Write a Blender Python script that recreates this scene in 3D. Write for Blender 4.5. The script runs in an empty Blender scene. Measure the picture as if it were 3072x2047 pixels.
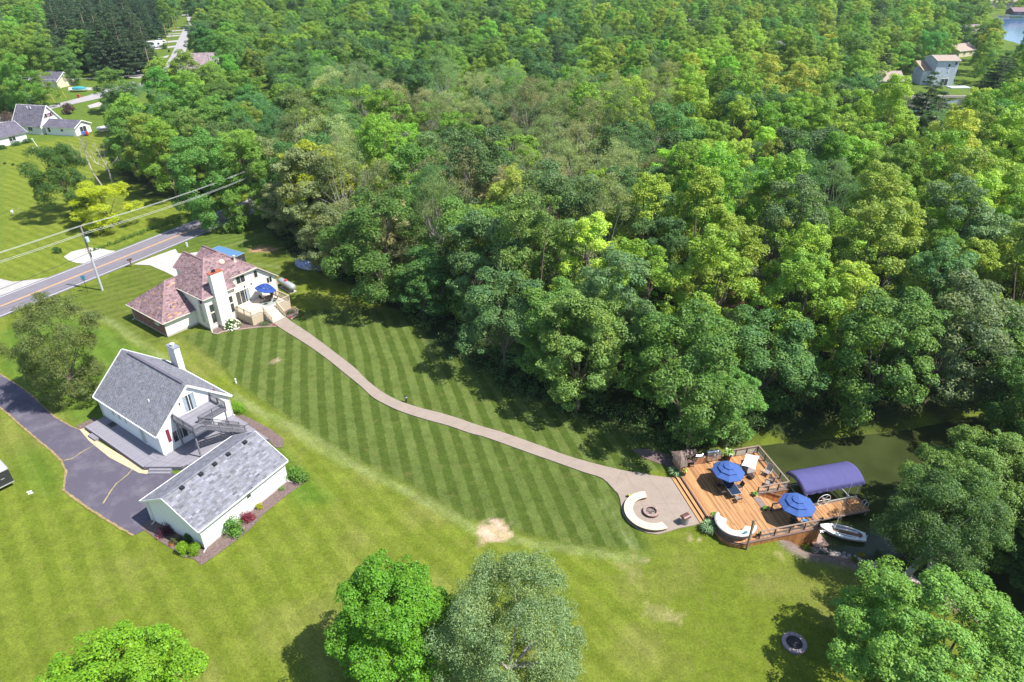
import bpy, math, random
import numpy as np
from mathutils import Vector, Matrix

# ------------------------------------------------------------------ camera, sky, sun
S = bpy.context.scene
COL = S.collection
CAM_H, PITCH, FPX = 50.0, math.radians(31.0), 2048.0
cam_data = bpy.data.cameras.new('camera'); cam_data.lens = 24.0; cam_data.sensor_width = 36.0
cam_data.clip_start = 0.5; cam_data.clip_end = 6000.0
cam = bpy.data.objects.new('camera', cam_data); COL.objects.link(cam)
cam.location = (0, 0, CAM_H); cam.rotation_euler = (math.radians(90) - PITCH, 0, 0)
S.camera = cam
SUN_EL, SUN_AZ = math.radians(57.0), math.radians(107.0)      # azimuth clockwise from +Y
world = bpy.data.worlds.new('World'); S.world = world; world.use_nodes = True
wn = world.node_tree; wn.nodes.clear()
sky = wn.nodes.new('ShaderNodeTexSky'); sky.sky_type = 'NISHITA'; sky.sun_disc = False
sky.sun_elevation = SUN_EL; sky.sun_rotation = SUN_AZ; sky.air_density = 1.0; sky.dust_density = 0.6; sky.ozone_density = 1.2
bg = wn.nodes.new('ShaderNodeBackground'); bg.inputs['Strength'].default_value = 0.125
wo = wn.nodes.new('ShaderNodeOutputWorld')
wn.links.new(sky.outputs[0], bg.inputs[0]); wn.links.new(bg.outputs[0], wo.inputs[0])
sun_data = bpy.data.lights.new('sun', 'SUN'); sun_data.energy = 4.8; sun_data.angle = math.radians(0.5)
sun_data.color = (1.0, 0.965, 0.90)
sun = bpy.data.objects.new('sun', sun_data); COL.objects.link(sun)
sdir = Vector((math.sin(SUN_AZ) * math.cos(SUN_EL), math.cos(SUN_AZ) * math.cos(SUN_EL), math.sin(SUN_EL)))
sun.rotation_euler = sdir.to_track_quat('Z', 'Y').to_euler(); sun.location = sdir * 200
S.view_settings.view_transform = 'Standard'; S.view_settings.look = 'None'
S.view_settings.exposure = 0.80; S.view_settings.gamma = 1.0; S.view_settings.use_curve_mapping = False
S.cycles.max_bounces = 6; S.cycles.diffuse_bounces = 3; S.cycles.glossy_bounces = 2
S.cycles.transmission_bounces = 4; S.cycles.transparent_max_bounces = 6; S.cycles.caustics_reflective = False
S.cycles.caustics_refractive = False

rng = np.random.default_rng(7); random.seed(7)

# ------------------------------------------------------------------ helpers
def P(u, v, z=0.0):
    """world x, y of the place at height z that the photograph shows at pixel (u, v)"""
    x = (u - 1536) / FPX; y = -(v - 1023.5) / FPX
    dy = math.cos(PITCH) + y * math.sin(PITCH); dz = -math.sin(PITCH) + y * math.cos(PITCH)
    t = (CAM_H - z) / -dz
    return (x * t, dy * t)
def proj(x, y, z):
    zz = z - CAM_H
    d = y * math.cos(PITCH) - zz * math.sin(PITCH); up = y * math.sin(PITCH) + zz * math.cos(PITCH)
    return 1536 + FPX * x / d, 1023.5 - FPX * up / d
def lin(r, g, b):
    f = lambda c: (c / 255 / 12.92) if c <= 10 else ((c / 255 + 0.055) / 1.055) ** 2.4
    return (f(r), f(g), f(b))

class N:
    """tiny node-tree writer"""
    def __init__(s, name):
        s.m = bpy.data.materials.new(name); s.m.use_nodes = True; s.t = s.m.node_tree
        s.b = s.t.nodes['Principled BSDF']; s.out = s.t.nodes['Material Output']
    def n(s, kind, **kw):
        x = s.t.nodes.new(kind)
        for k, v in kw.items(): setattr(x, k, v)
        return x
    def l(s, a, b): s.t.links.new(a, b)
    def coord(s, which='Object', scale=(1, 1, 1)):
        tc = s.n('ShaderNodeTexCoord'); mp = s.n('ShaderNodeMapping'); mp.inputs['Scale'].default_value = scale
        s.l(tc.outputs[which], mp.inputs[0]); return mp.outputs[0]
    def noise(s, vec, scale, detail=4, rough=0.55):
        x = s.n('ShaderNodeTexNoise'); x.inputs['Scale'].default_value = scale
        x.inputs['Detail'].default_value = detail; x.inputs['Roughness'].default_value = rough
        if vec is not None: s.l(vec, x.inputs['Vector'])
        return x.outputs['Fac']
    def math(s, op, a, b=None, c=None):
        x = s.n('ShaderNodeMath', operation=op)
        for i, q in enumerate((a, b, c)):
            if q is None: continue
            if isinstance(q, (int, float)): x.inputs[i].default_value = q
            else: s.l(q, x.inputs[i])
        return x.outputs[0]
    def rng(s, v, a, b, c=0.0, d=1.0):
        x = s.n('ShaderNodeMapRange'); s.l(v, x.inputs[0])
        for i, q in enumerate((a, b, c, d)): x.inputs[i + 1].default_value = q
        return x.outputs[0]
    def mix(s, f, a, b, mode='MIX'):
        x = s.n('ShaderNodeMix', data_type='RGBA', blend_type=mode)
        for i, q in ((0, f), (6, a), (7, b)):
            if isinstance(q, (int, float)): x.inputs[i].default_value = q
            elif isinstance(q, tuple): x.inputs[i].default_value = (*q[:3], 1)
            else: s.l(q, x.inputs[i])
        return x.outputs[2]
    def scalec(s, col, f):
        x = s.n('ShaderNodeVectorMath', operation='SCALE')
        if isinstance(col, tuple): x.inputs[0].default_value = col[:3]
        else: s.l(col, x.inputs[0])
        if isinstance(f, (int, float)): x.inputs['Scale'].default_value = f
        else: s.l(f, x.inputs['Scale'])
        return x.outputs[0]
    def attr(s, name, typ='GEOMETRY', out='Fac'):
        x = s.n('ShaderNodeAttribute', attribute_type=typ); x.attribute_name = name; return x.outputs[out]
    def bump(s, h, strength, dist=0.02):
        x = s.n('ShaderNodeBump'); x.inputs['Strength'].default_value = strength; x.inputs['Distance'].default_value = dist
        s.l(h, x.inputs['Height']); s.l(x.outputs[0], s.b.inputs['Normal'])

MATS = {}
def mat(name, col, rough=0.7, vary=0.12, nscale=3.0, spec=0.4, metal=0.0, bump=0.0, bscale=30.0, tint=False, rand=0.0, grain=None, dirt=None, coat=0.0):
    """plain weathered surface: base colour broken by two noises, optional per-piece tint attribute, per-object random tone, grain"""
    if name in MATS: return MATS[name]
    q = N(name)
    vec = q.coord('Object', grain if grain else (1, 1, 1))
    f = q.rng(q.noise(vec, nscale, 6), 0.3, 0.7, 1 - vary, 1 + vary)
    f2 = q.rng(q.noise(vec, nscale * 9, 3), 0.3, 0.7, 1 - vary * 0.6, 1 + vary * 0.6)
    k = q.math('MULTIPLY', f, f2)
    if rand:
        oi = q.n('ShaderNodeObjectInfo')
        k = q.math('MULTIPLY', k, q.rng(oi.outputs['Random'], 0, 1, 1 - rand, 1 + rand))
    c = q.scalec(tuple(col), k)
    if dirt:
        dn = q.rng(q.noise(q.coord('Object'), 0.7, 5, 0.65), 0.52, 0.72)
        c = q.mix(q.math('MULTIPLY', dn, 0.6), c, tuple(dirt))
    if tint: c = q.mix(1.0, c, q.attr('tint', 'GEOMETRY', 'Color'), 'MULTIPLY')
    q.l(c, q.b.inputs['Base Color']); q.b.inputs['Roughness'].default_value = rough
    q.b.inputs['Specular IOR Level'].default_value = spec; q.b.inputs['Metallic'].default_value = metal
    q.b.inputs['Coat Weight'].default_value = coat
    if bump: q.bump(q.noise(vec, bscale, 3), bump, 0.03)
    MATS[name] = q.m
    return q.m

def tag(o, label=None, cat=None, group=None, kind=None):
    if label: o['label'] = label
    if cat: o['category'] = cat
    if group: o['group'] = group
    if kind: o['kind'] = kind
    return o
def thing(name, label, cat, loc=(0, 0, 0), rot=0.0, group=None):
    o = bpy.data.objects.new(name, None); COL.objects.link(o); o.empty_display_size = 0.2
    o.location = loc; o.rotation_euler = (0, 0, rot)
    return tag(o, label, cat, group)
def link(name, me, m=None, parent=None, loc=None, rot=None):
    if m is not None and not me.materials: me.materials.append(m)
    o = bpy.data.objects.new(name, me); COL.objects.link(o)
    if parent: o.parent = parent
    if loc is not None: o.location = loc
    if rot is not None: o.rotation_euler = rot if isinstance(rot, tuple) else (0, 0, rot)
    return o
def copy_tree(o, parent=None, loc=None, rot=None, label=None):
    c = o.copy(); COL.objects.link(c)
    if parent: c.parent = parent
    if loc is not None: c.location = loc
    if rot is not None: c.rotation_euler = (c.rotation_euler[0], c.rotation_euler[1], rot)
    if label: c['label'] = label
    for ch in o.children: copy_tree(ch, c)
    return c

def np_mesh(name, V, Fq, nv=4, smooth=False, attrs=()):
    me = bpy.data.meshes.new(name)
    V = np.asarray(V, np.float32); Fq = np.asarray(Fq, np.int32).reshape(-1, nv); nf = len(Fq)
    me.vertices.add(len(V)); me.vertices.foreach_set('co', V.ravel())
    me.loops.add(nf * nv); me.loops.foreach_set('vertex_index', Fq.ravel())
    me.polygons.add(nf); me.polygons.foreach_set('loop_start', np.arange(0, nf * nv, nv, dtype=np.int32))
    if smooth: me.polygons.foreach_set('use_smooth', np.ones(nf, bool))
    me.update(calc_edges=True)
    for an, typ, dom, data in attrs:
        a = me.attributes.new(an, typ, dom)
        a.data.foreach_set('color' if typ == 'FLOAT_COLOR' else 'value', np.asarray(data, np.float32).ravel())
    return me

class MB:
    """collects simple solids, builds one mesh; every face can carry a tint"""
    def __init__(s): s.v = []; s.f = []; s.t = []
    def add(s, vs, fs, tint=1.0):
        b = len(s.v); s.v += [tuple(p) for p in vs]
        for f in fs:
            s.f.append(tuple(b + i for i in f)); s.t.append(tint)
    def box(s, c, d, rz=0.0, tint=1.0, rx=0.0, ry=0.0):
        M = Matrix.Translation(Vector(c)) @ Matrix.Rotation(rz, 4, 'Z') @ Matrix.Rotation(ry, 4, 'Y') @ Matrix.Rotation(rx, 4, 'X')
        h = [x / 2 for x in d]
        vs = [M @ Vector((sx * h[0], sy * h[1], sz * h[2])) for sz in (-1, 1) for sx, sy in ((-1, -1), (1, -1), (1, 1), (-1, 1))]
        s.add(vs, [(3, 2, 1, 0), (4, 5, 6, 7), (0, 1, 5, 4), (1, 2, 6, 5), (2, 3, 7, 6), (3, 0, 4, 7)], tint)
    def bar(s, a, b, w, h=None, tint=1.0, up=(0, 0, 1)):
        """square bar from a to b"""
        a = Vector(a); b = Vector(b); d = (b - a).normalized(); h = h or w
        u = Vector(up); sdv = d.cross(u)
        if sdv.length < 1e-4: sdv = d.cross(Vector((1, 0, 0)))
        sdv.normalize(); u = sdv.cross(d).normalized()
        vs = [p + sdv * (w / 2 * i) + u * (h / 2 * j) for p in (a, b) for i, j in ((-1, -1), (1, -1), (1, 1), (-1, 1))]
        s.add(vs, [(0, 1, 2, 3), (7, 6, 5, 4), (0, 4, 5, 1), (1, 5, 6, 2), (2, 6, 7, 3), (3, 7, 4, 0)], tint)
    def tube(s, pts, rad, n=8, tint=1.0, cap=True):
        pts = [Vector(p) for p in pts]
        if not hasattr(rad, '__len__'): rad = [rad] * len(pts)
        ref = Vector((0.3, 0.2, 1)).normalized(); base = len(s.v); rings = []
        for i, p in enumerate(pts):
            d = (pts[min(i + 1, len(pts) - 1)] - pts[max(i - 1, 0)]).normalized()
            a = d.cross(ref)
            if a.length < 0.15: a = d.cross(Vector((1, 0, 0)))
            a.normalize(); b = d.cross(a)
            rings.append([p + (a * math.cos(2 * math.pi * k / n) + b * math.sin(2 * math.pi * k / n)) * rad[i] for k in range(n)])
        vs = [q for r in rings for q in r]; fs = []
        for i in range(len(pts) - 1):
            for k in range(n):
                fs.append((i * n + k, i * n + (k + 1) % n, (i + 1) * n + (k + 1) % n, (i + 1) * n + k))
        if cap: fs += [tuple(range(n))[::-1], tuple((len(pts) - 1) * n + k for k in range(n))]
        s.add(vs, fs, tint)
    def lathe(s, prof, c=(0, 0, 0), n=16, tint=1.0, sq=1.0):
        """prof: (radius, z) pairs"""
        vs = [(c[0] + r * math.cos(2 * math.pi * k / n), c[1] + r * sq * math.sin(2 * math.pi * k / n), c[2] + z) for r, z in prof for k in range(n)]
        fs = [(i * n + k, i * n + (k + 1) % n, (i + 1) * n + (k + 1) % n, (i + 1) * n + k) for i in range(len(prof) - 1) for k in range(n)]
        if prof[0][0] > 1e-3: fs.append(tuple(range(n))[::-1])
        if prof[-1][0] > 1e-3: fs.append(tuple((len(prof) - 1) * n + k for k in range(n)))
        s.add(vs, fs, tint)
    def prism(s, poly, z0, z1, tint=1.0):
        """poly counter-clockwise (x, y); z0, z1 may be lists"""
        n = len(poly)
        area = sum(poly[i][0] * poly[(i + 1) % n][1] - poly[(i + 1) % n][0] * poly[i][1] for i in range(n))
        if area < 0: poly = poly[::-1]
        vs = [(x, y, z0) for x, y in poly] + [(x, y, z1) for x, y in poly]
        fs = [tuple(range(n))[::-1], tuple(range(n, 2 * n))] + [(i, (i + 1) % n, n + (i + 1) % n, n + i) for i in range(n)]
        s.add(vs, fs, tint)
    def slab(s, pts, th, tint=1.0):
        """planar polygon of 3D points thickened downward along its normal"""
        pts = [Vector(p) for p in pts]; nrm = Vector((0, 0, 0))
        for i in range(len(pts)): nrm += pts[i].cross(pts[(i + 1) % len(pts)])
        nrm.normalize()
        if nrm.z < 0 or (abs(nrm.z) < 1e-4 and nrm.y < 0): pts = pts[::-1]; nrm = -nrm
        n = len(pts); lo = [p - nrm * th for p in pts]
        s.add(pts + lo, [tuple(range(n)), tuple(range(n, 2 * n))[::-1]] + [((i + 1) % n, i, n + i, n + (i + 1) % n) for i in range(n)], tint)
    def build(s, name, m, parent=None, smooth=False, loc=None, rot=None, bevel=0.0, kind=None):
        me = s.mesh(name, smooth)
        o = link(name, me, m, parent, loc, rot)
        if bevel:
            b = o.modifiers.new('bevel', 'BEVEL'); b.width = bevel; b.segments = 2; b.limit_method = 'ANGLE'; b.angle_limit = 0.6
        if kind: o['kind'] = kind
        return o
    def mesh(s, name, smooth=False):
        me = bpy.data.meshes.new(name); me.from_pydata(s.v, [], s.f)
        if smooth:
            me.polygons.foreach_set('use_smooth', np.ones(len(s.f), bool))
        a = me.attributes.new('tint', 'FLOAT_COLOR', 'FACE')
        cols = np.ones((len(s.f), 4), np.float32)
        for i, t in enumerate(s.t):
            cols[i, :3] = t if hasattr(t, '__len__') else (t, t, t)
        a.data.foreach_set('color', cols.ravel())
        me.update(); return me

BOXM = {}
def pbox(parent, name, m, c, d, rz=0.0, rx=0.0, ry=0.0):
    """a box part; alike boxes share one mesh"""
    key = (tuple(round(x, 2) for x in d), m.name)
    if key not in BOXM:
        b = MB(); b.box((0, 0, 0), d); BOXM[key] = b.mesh(name); BOXM[key].materials.append(m)
    o = bpy.data.objects.new(name, BOXM[key]); COL.objects.link(o); o.parent = parent
    o.location = c; o.rotation_euler = (rx, ry, rz); return o
def pbar(parent, name, m, a, b, w, h=None):
    q = MB(); q.bar(a, b, w, h); return q.build(name, m, parent)

def sd_poly(X, Y, poly):
    """signed distance to a polygon, positive inside (numpy)"""
    n = len(poly); d = np.full(X.shape, 1e9); ins = np.zeros(X.shape, bool)
    for i in range(n):
        x0, y0 = poly[i]; x1, y1 = poly[(i + 1) % n]
        ex, ey = x1 - x0, y1 - y0; wx, wy = X - x0, Y - y0
        t = np.clip((wx * ex + wy * ey) / (ex * ex + ey * ey + 1e-12), 0, 1)
        d = np.minimum(d, (wx - ex * t) ** 2 + (wy - ey * t) ** 2)
        c = (y0 <= Y) != (y1 <= Y)
        with np.errstate(divide='ignore', invalid='ignore'):
            xi = x0 + (Y - y0) * ex / (ey if ey else 1e-12)
        ins ^= c & (X < xi)
    return np.where(ins, 1, -1) * np.sqrt(d)
def d_line(X, Y, pts):
    d = np.full(X.shape, 1e9)
    for (x0, y0), (x1, y1) in zip(pts[:-1], pts[1:]):
        ex, ey = x1 - x0, y1 - y0; wx, wy = X - x0, Y - y0
        t = np.clip((wx * ex + wy * ey) / (ex * ex + ey * ey + 1e-12), 0, 1)
        d = np.minimum(d, (wx - ex * t) ** 2 + (wy - ey * t) ** 2)
    return np.sqrt(d)
def sstep(x, a, b):
    t = np.clip((x - a) / (b - a), 0, 1); return t * t * (3 - 2 * t)
def vnoise(X, Y, scale, seed):
    """smooth value noise"""
    r = np.random.default_rng(seed); G = r.random((256, 256))
    x = X * scale + 1000.3; y = Y * scale + 1000.7
    i = np.floor(x).astype(int); j = np.floor(y).astype(int); fx = x - i; fy = y - j
    fx = fx * fx * (3 - 2 * fx); fy = fy * fy * (3 - 2 * fy); g = lambda a, b: G[a % 256, b % 256]
    return (g(i, j) * (1 - fx) + g(i + 1, j) * fx) * (1 - fy) + (g(i, j + 1) * (1 - fx) + g(i + 1, j + 1) * fx) * fy
# ------------------------------------------------------------------ the lie of the land
DX, DY, DA = 19.276, 48.450, math.radians(13.232)          # frame of the timber deck
def dw(s, t): return (DX + s * math.cos(DA) - t * math.sin(DA), DY + s * math.sin(DA) + t * math.cos(DA))
WZ = -1.7
CANAL = [dw(9.6, 11), dw(9.2, 5), dw(9.0, 0), dw(8.9, -3.6), P(2470, 1646, WZ), P(2560, 1668, WZ), P(2640, 1696, WZ), P(2720, 1722, WZ), P(2800, 1757, WZ),
         P(2870, 1795, WZ), P(2980, 1850, WZ), (60, 27), (90, 10), (120, 30), (95, 62), (75, 74), (66, 70), (48.2, 65.0), (39.4, 63.5), (31, 62.3)]
CANAL2 = [P(2600, 346, WZ), P(2897, 346, WZ), P(3040, 400, WZ), (190, 225), (172, 262), P(2880, 292, WZ), P(2760, 290, WZ), P(2640, 300, WZ), P(2560, 320, WZ)]
LAKE = [P(3000, 118, WZ), P(3072, 138, WZ), (520, 430), (900, 560), (900, 700), P(3120, 36, WZ), P(3040, 44, WZ), P(2995, 52, WZ), P(2985, 80, WZ)]
def land_height(X, Y):
    z = np.zeros(X.shape)
    for poly, a in ((CANAL, 3.2), (CANAL2, 1.5), (LAKE, 6.0)):
        d = sd_poly(X, Y, poly)
        z = np.minimum(z, -0.05 * 0 - 1.78 * sstep(d, -a, 0.15) - 1.2 * sstep(d, 0.1, 3.0))
    z = z + 0.05 * (vnoise(X, Y, 0.08, 3) - 0.5) * (np.abs(z) < 0.01)
    return z
def axis(parts):
    out = [parts[0][0]]
    for a, b, st in parts:
        n = max(1, int(round((b - a) / st))); out += list(np.linspace(a, b, n + 1)[1:])
    return np.array(out)
gx = axis([(-1500, -500, 60), (-500, -240, 12), (-240, -130, 3), (-130, -75, 1.2), (-75, 60, 0.42), (60, 110, 1.2), (110, 230, 3), (230, 500, 12), (500, 1500, 60)])
gy = axis([(-300, 0, 60), (0, 24, 3), (24, 110, 0.42), (110, 160, 1.0), (160, 340, 3), (340, 800, 12), (800, 3500, 90)])
GX, GY = np.meshgrid(gx, gy); GX = GX.ravel(); GY = GY.ravel(); GZ = land_height(GX, GY)
with np.errstate(divide='ignore', invalid='ignore'):
    GU, GV = proj(GX, GY, 0 * GX)
behind = GY < 5
GU = np.where(behind, GX * 60 + 1536, GU); GV = np.where(behind, 5000, GV)

# paint of the turf: which grass grows where (colour, mowing stripes), from marks on the photograph carried to the ground
g_low = np.array((0.122, 0.160, 0.016)); g_dry = np.array((0.180, 0.185, 0.045)); g_lush = np.array((0.070, 0.140, 0.014))
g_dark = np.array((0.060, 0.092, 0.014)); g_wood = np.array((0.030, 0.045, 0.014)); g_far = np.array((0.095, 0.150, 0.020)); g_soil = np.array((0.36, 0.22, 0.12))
C = np.tile(g_far, (len(GX), 1))
def paint(mask, col):
    global C
    C = C * (1 - mask[:, None]) + np.asarray(col)[None, :] * mask[:, None]
def pxpoly(pts, soft=8, inset=0):
    """mask inside a region whose outline was read off the photograph, soft in metres"""
    w = [P(*p) for p in pts]; d = sd_poly(GX, GY, w); return sstep(d, inset - soft, inset + soft)
nz1 = vnoise(GX, GY, 0.10, 1); nz2 = vnoise(GX, GY, 0.35, 2); nz3 = vnoise(GX, GY, 1.1, 4)
near = sstep(-GY, -118, -112)
paint(near, g_low)
paint(near * sstep(nz1 * 0.6 + nz2 * 0.4, 0.5, 0.85) * 0.45, g_dry)
LUSH = [(0, 1000), (165, 925), (330, 990), (470, 1070), (640, 1180), (760, 1260), (900, 1400), (1000, 1500), (900, 1520), (800, 1400), (600, 1500), (240, 1280), (0, 1110)]
paint(pxpoly(LUSH, 1.2) * 0.75, g_lush)
paint(pxpoly([(60, 1330), (160, 1390), (185, 1440), (150, 1500), (60, 1440)], 2.0) * 0.6, g_lush)
STR = [(540, 1010), (700, 960), (905, 930), (1100, 920), (1400, 1010), (1560, 1150), (2040, 1320), (2040, 1400), (1850, 1440), (1900, 1560), (1960, 1660), (1700, 1640), (1560, 1600), (1400, 1560), (1230, 1460), (1080, 1390), (960, 1320), (820, 1230), (720, 1160), (640, 1080)]
m_str = pxpoly(STR, 0.8); paint(m_str, g_dark)
m_upl = pxpoly([(170, 900), (760, 640), (900, 760), (900, 900), (700, 960), (540, 1010), (460, 1040)], 1.0) * (1 - m_str); paint(m_upl * 0.55, g_dark)
m_tl = pxpoly([(0, 440), (300, 400), (420, 500), (760, 560), (780, 575), (0, 880)], 1.5) * (GX < -40); paint(m_tl, g_low * 1.02)
m_nr = pxpoly([(1300, 1680), (2000, 1680), (2440, 1640), (2700, 1800), (2700, 2047), (1300, 2047)], 2.0); paint(m_nr * 0.35 * sstep(nz2, 0.4, 0.8), g_dry)
# mower tracks, paler lines
for pts, wd, a in (([(180, 915), (330, 965), (480, 1070), (560, 1130)], 0.55, 0.5), ([(690, 1180), (780, 1235), (900, 1290), (1070, 1400), (1270, 1500), (1440, 1600), (1640, 1640), (1930, 1680)], 0.45, 0.55),
                   ([(700, 1200), (880, 1300), (1040, 1400)], 0.3, 0.4), ([(1800, 1500), (1860, 1600), (1900, 1645)], 0.3, 0.4), ([(560, 780), (700, 735), (800, 700)], 0.5, 0.35), ([(610, 770), (720, 790), (830, 800)], 0.6, 0.35)):
    d = d_line(GX, GY, [P(*p) for p in pts]); paint(a * (1 - sstep(d, wd * 0.7, wd * 1.6)) * (0.7 + 0.5 * nz3), (0.19, 0.235, 0.075))
# bare and worn spots
for u, v, r, a in ((1475, 1600, 2.0, 0.95), (1880, 1700, 1.6, 0.16), (1975, 1840, 1.3, 0.2), (2020, 1850, 0.7, 0.25), (818, 1085, 0.8, 0.5), (840, 848, 0.5, 0.3), (1930, 1680, 0.4, 0.5), (2090, 1615, 0.35, 0.5), (2330, 1665, 0.4, 0.3)):
    x, y = P(u, v); d = np.hypot(GX - x, (GY - y)) + 1.3 * (nz3 - 0.5) + 0.9 * (vnoise(GX, GY, 2.2, 9) - 0.5)
    paint(a * (1 - sstep(d, r * 0.55, r * 0.95)), (0.42, 0.32, 0.19))
d = np.hypot((GX - P(790, 748)[0]) / 2.6, (GY - P(790, 748)[1]) / 1.1) + 0.5 * (nz3 - 0.5); paint(0.9 * (1 - sstep(d, 0.8, 1.3)), g_soil)
WOOD_EDGE = [(775, 600), (800, 690), (845, 750), (930, 810), (1085, 885), (1185, 945), (1290, 1030), (1390, 1100), (1500, 1170), (1600, 1215), (1730, 1265), (1914, 1320), (2040, 1340)]
we = [P(*p) for p in WOOD_EDGE]
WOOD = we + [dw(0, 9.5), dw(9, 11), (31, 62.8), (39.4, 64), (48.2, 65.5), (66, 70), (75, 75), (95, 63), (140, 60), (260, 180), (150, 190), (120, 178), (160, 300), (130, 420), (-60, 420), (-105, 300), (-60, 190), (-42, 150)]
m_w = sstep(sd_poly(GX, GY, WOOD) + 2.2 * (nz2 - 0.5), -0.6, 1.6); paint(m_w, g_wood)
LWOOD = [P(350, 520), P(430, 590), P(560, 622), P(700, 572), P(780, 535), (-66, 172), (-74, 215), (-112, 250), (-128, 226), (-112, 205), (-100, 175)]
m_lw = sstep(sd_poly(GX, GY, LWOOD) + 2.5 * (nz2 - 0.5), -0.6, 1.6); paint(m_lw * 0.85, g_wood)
for u, v, r in ((2700, 1150, 3.0), (2350, 930, 1.8), (2700, 850, 2.0)):      # yellow grass clearings by the far bank houses, sun patches painted into the colour
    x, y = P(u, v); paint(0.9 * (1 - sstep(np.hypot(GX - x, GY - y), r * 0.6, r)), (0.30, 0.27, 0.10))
dc = sd_poly(GX, GY, CANAL)
m_bank = sstep(dc, -3.4 - 0.5, -2.9) * (GY < 47.5); paint(m_bank, (0.20, 0.155, 0.135))       # mulch and stone bank
paint(sstep(dc, -0.5, 0.2), (0.09, 0.085, 0.04))
for poly in (CANAL2, LAKE): paint(sstep(sd_poly(GX, GY, poly), -0.4, 0.6), (0.08, 0.08, 0.05))
# stripes: main zone, upper lawn, lower lawns, meadow across the road
def phase(deg, per, bend=0.0):
    a = math.radians(deg); return ((GX - 0) * -math.sin(a) + GY * math.cos(a)) / per + bend
PH = phase(-75 + 180, 2.07, 0) - 0.35 + 0.10 * (vnoise(GX, GY, 0.06, 11) - 0.5) * 2
PH = PH - 0.056 * np.clip(GY - (58 - 0.67 * (GX - 12)), 0, 40)
AMP = m_str * (1.05 - 0.35 * nz1)
ph2 = phase(math.degrees(math.atan2(P(500, 1000)[1] - P(300, 900)[1], P(500, 1000)[0] - P(300, 900)[0])) * 0 + 40, 1.9, 0.5 * nz1)
PH = np.where(m_upl > 0.5, ph2, PH); AMP = np.where(m_upl > 0.5, 0.30 * m_upl, AMP)
ph4 = phase(-33, 1.9, 0.3 * nz1); PH = np.where(m_tl > 0.5, ph4, PH); AMP = np.where(m_tl > 0.5, 0.30, AMP)
low = near * (1 - m_str) * (1 - m_upl) * (m_tl < 0.5) * (GX < 12); ph3 = phase(-50, 2.3, 0.4 * nz1); PH = np.where(low > 0.5, ph3, PH); AMP = np.where(low > 0.5, 0.26, AMP)
AMP = AMP * (1 - m_w) * (1 - m_lw) * (1 - m_bank)
quads = np.arange(len(GX)).reshape(len(gy), len(gx))
F_ = np.stack([quads[:-1, :-1], quads[:-1, 1:], quads[1:, 1:], quads[1:, :-1]], -1).reshape(-1, 4)
q = N('turf')
geo = q.n('ShaderNodeNewGeometry'); pos = geo.outputs['Position']
base = q.attr('turf_colour', 'GEOMETRY', 'Color'); ph = q.attr('stripe_phase'); am = q.attr('stripe_amount')
wob = q.math('MULTIPLY', q.math('SUBTRACT', q.noise(pos, 1.3, 4), 0.5), 0.22)
fr = q.math('FRACT', q.math('ADD', ph, wob))
tri = q.math('ABSOLUTE', q.math('SUBTRACT', fr, 0.5))
edge = q.rng(tri, 0.22, 0.29, 1.0, 0.0)
patch = q.rng(q.noise(pos, 0.55, 5, 0.6), 0.30, 0.62, 0.45, 1.0)
lightc = q.scalec(base, 1.0)
stripe_col = q.mix(1.0, base, (1.95, 1.68, 2.7), 'MULTIPLY')
c = q.mix(q.math('MULTIPLY', q.math('MULTIPLY', edge, am), patch), base, stripe_col)
n1 = q.rng(q.noise(pos, 0.9, 7, 0.75), 0.30, 0.70, 0.74, 1.26); n2 = q.rng(q.noise(pos, 5.0, 6, 0.8), 0.30, 0.70, 0.58, 1.42)
n3 = q.rng(q.noise(pos, 0.28, 5, 0.6), 0.3, 0.7, 0.90, 1.10)
c = q.scalec(c, q.math('MULTIPLY', q.math('MULTIPLY', n1, n2), n3))
dry = q.rng(q.noise(pos, 0.75, 7, 0.72), 0.54, 0.72); c = q.mix(q.math('MULTIPLY', dry, 0.45), c, (0.20, 0.17, 0.055))
q.l(c, q.b.inputs['Base Color']); q.b.inputs['Roughness'].default_value = 0.95; q.b.inputs['Specular IOR Level'].default_value = 0.1
q.bump(q.noise(pos, 9.0, 6, 0.8), 0.9, 0.10)
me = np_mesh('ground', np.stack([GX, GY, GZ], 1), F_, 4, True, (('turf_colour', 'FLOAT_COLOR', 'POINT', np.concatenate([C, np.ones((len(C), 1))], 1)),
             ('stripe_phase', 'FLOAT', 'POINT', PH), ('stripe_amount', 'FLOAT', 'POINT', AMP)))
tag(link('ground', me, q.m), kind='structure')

# ------------------------------------------------------------------ water
def water_mat(name, col, rough, bscale, bstr, colvar=0.25):
    q = N(name); geo = q.n('ShaderNodeNewGeometry'); pos = geo.outputs['Position']
    n = q.rng(q.noise(pos, 0.22, 5, 0.6), 0.3, 0.7, 1 - colvar, 1 + colvar)
    q.l(q.scalec(col, n), q.b.inputs['Base Color']); q.b.inputs['Roughness'].default_value = rough
    q.b.inputs['Specular IOR Level'].default_value = 0.5; q.b.inputs['IOR'].default_value = 1.33
    q.bump(q.noise(pos, bscale, 4, 0.6), bstr, 0.05); return q.m
def sheet(name, poly, z, m, parent=None, kind='structure'):
    b = MB(); n = len(poly)
    if sum(poly[i][0] * poly[(i + 1) % n][1] - poly[(i + 1) % n][0] * poly[i][1] for i in range(n)) < 0: poly = poly[::-1]
    me = bpy.data.meshes.new(name); me.from_pydata([(x, y, z) for x, y in poly], [], [tuple(range(n))]); me.update()
    o = link(name, me, m, parent)
    if kind: o['kind'] = kind
    return o
def grow(poly, d):
    cx = sum(p[0] for p in poly) / len(poly); cy = sum(p[1] for p in poly) / len(poly)
    return [(x + (x - cx) / math.hypot(x - cx, y - cy) * d, y + (y - cy) / math.hypot(x - cx, y - cy) * d) for x, y in poly]
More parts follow.
